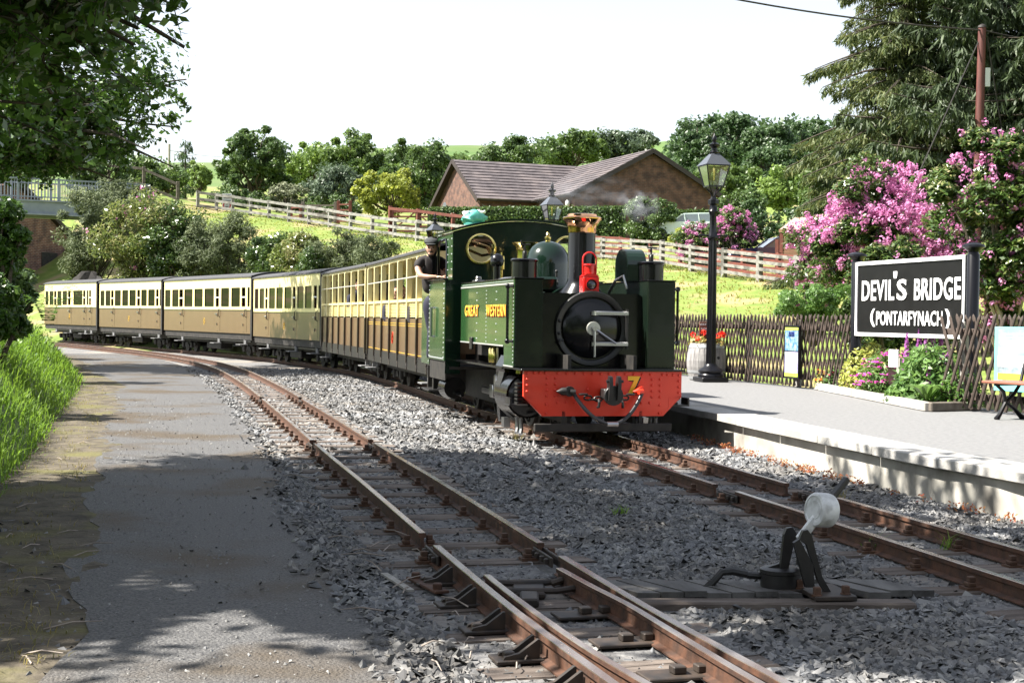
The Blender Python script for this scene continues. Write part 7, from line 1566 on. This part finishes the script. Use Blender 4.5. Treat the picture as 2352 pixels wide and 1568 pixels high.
for x, y, s0, s1 in ((xs1, ys1, .020, .030), (xs2, ys2, .034, .038)):
    z, d = ztrk(x, y); z = np.where(x < np.interp(y, PR[:, 1], PR[:, 0]), .036, z); keep = ~(np.abs(d - .33) < .035); x, y, z = x[keep], y[keep], z[keep]; q, t_ = stones(np.stack([x, y, z + g.normal(0, .006, len(x))], 1), s0 + s1 * g.random(len(x)) ** 1.5, g); V.append(q); T.append(t_)
yp_ = 5.3 + 20 * g.random(2600) ** 1.2; xp_ = np.interp(yp_, PL[:, 1], PL[:, 0]) + g.random(2600) * (np.interp(yp_, PR[:, 1], PR[:, 0]) - np.interp(yp_, PL[:, 1], PL[:, 0])); q, t_ = stones(np.stack([xp_, yp_, np.full(2600, .037)], 1), .005 + .011 * g.random(2600), g); V.append(q); T.append(np.clip(t_ * .5 + .5, 0, 1))
yp_ = 5.3 + 8 * g.random(6000) ** 1.3; xp_ = np.interp(yp_, PL[:, 1], PL[:, 0]) - 1.5 * g.random(6000) + .1; q, t_ = stones(np.stack([xp_, yp_, np.full(6000, .006)], 1), .02 + .04 * g.random(6000) ** 2, g); V.append(q); T.append(t_)
o = obj('ballast_stones', quads('ballast_stones', np.concatenate(V), 3, np.concatenate(T)), M['stones'], kind='stuff'); o['label'] = 'loose grey slate ballast chips between and around the tracks'; o['category'] = 'gravel'
# twigs and litter on the shaded path edge
tw = MB()
for k in range(90):
    y = 6 + 12 * random.random() ** 1.3; side_ = random.random() < .5; x = (np.interp(y, PL[:, 1], PL[:, 0]) - random.random() * 1.2) if side_ else np.interp(y, PR[:, 1], PR[:, 0]) + random.random() * .7
    a = random.random() * 6.28; L = random.uniform(.08, .3); p0 = Vector((x, y, .03)); p1 = p0 + Vector((math.cos(a), math.sin(a), random.uniform(0, .15))) * L; tw.tube([p0, (p0 + p1) / 2 + Vector((0, 0, .015)), p1], [.005, .004, .002], 4)
o = obj('fallen_twigs', tw, M['barkpale'], kind='stuff'); o['label'] = 'thin fallen twigs along both edges of the path'; o['category'] = 'twigs'
# ------------------------------------------------------------------ light smoke drifting over the bungalow
def smoke(label, px, py, Y, r, dens, seed):
    c = at(px, py, Y); m = MB().sphere((0, 0, 0), 1, 20, (1, 1, 1), 14); o = obj('smoke', m); o.location = c; o.scale = r
    mt = bpy.data.materials.new('thin_smoke'); mt.use_nodes = True; n = mt.node_tree.nodes; l = mt.node_tree.links; n.remove(n['Principled BSDF']); pv = n.new('ShaderNodeVolumePrincipled'); pv.inputs['Color'].default_value = (.85, .88, .95, 1)
    tc = n.new('ShaderNodeTexCoord'); nz = n.new('ShaderNodeTexNoise'); nz.inputs['Scale'].default_value = 2.0; nz.inputs['Detail'].default_value = 4; mp = n.new('ShaderNodeMapping'); mp.inputs['Location'].default_value = (seed, seed * .7, 0); l.new(tc.outputs['Object'], mp.inputs[0]); l.new(mp.outputs[0], nz.inputs['Vector'])
    ln = n.new('ShaderNodeVectorMath'); ln.operation = 'LENGTH'; l.new(tc.outputs['Object'], ln.inputs[0]); sb_ = n.new('ShaderNodeMath'); sb_.operation = 'SUBTRACT'; sb_.inputs[0].default_value = .95; l.new(ln.outputs['Value'], sb_.inputs[1])
    mr = n.new('ShaderNodeMapRange'); mr.inputs[1].default_value = .48; mr.inputs[2].default_value = .72; mr.inputs[3].default_value = 0; mr.inputs[4].default_value = dens; l.new(nz.outputs[0], mr.inputs[0]); mu = n.new('ShaderNodeMath'); mu.operation = 'MULTIPLY'; mu.use_clamp = False; l.new(mr.outputs[0], mu.inputs[0]); cl_ = n.new('ShaderNodeMath'); cl_.operation = 'MAXIMUM'; cl_.inputs[1].default_value = 0; l.new(sb_.outputs[0], cl_.inputs[0]); l.new(cl_.outputs[0], mu.inputs[1]); l.new(mu.outputs[0], pv.inputs['Density']); l.new(pv.outputs[0], n['Material Output'].inputs['Volume'])
    o.data.materials.append(mt); o['kind'] = 'stuff'; o['label'] = label; o['category'] = 'smoke'
smoke('thin white smoke puff above the rounded bush', 1465, 470, 30, (.55, .4, .42), 4.0, 1.0); smoke('faint smoke veil in front of the bungalow valley', 1340, 440, 30, (1.3, .5, .5), 1.2, 5.0)
import OpenImageIO as oiio, sys, numpy as np
b=oiio.ImageBuf('/workdir/'+(sys.argv[1] if len(sys.argv)>1 else 'render_main.png')); a=b.get_pixels(); h,w=a.shape[:2]; s=w/1024
lin=lambda c: np.where(c<=.04045,c/12.92,((c+.055)/1.055)**2.4)
for n,(x,y) in dict(sky=(500,60),skytop=(400,10),skyr=(760,60),path_sun=(170,420),path_shade=(200,520),plat=(800,400),cream=(205,288),beam=(600,395),grass=(320,220),ballast_sun=(400,420),ballast_shade=(600,500)).items():
    q=a[int((y-6)*s):int((y+6)*s),int((x-10)*s):int((x+10)*s),:3].mean((0,1)); print(n,(q*255).round(),lin(q).round(3))
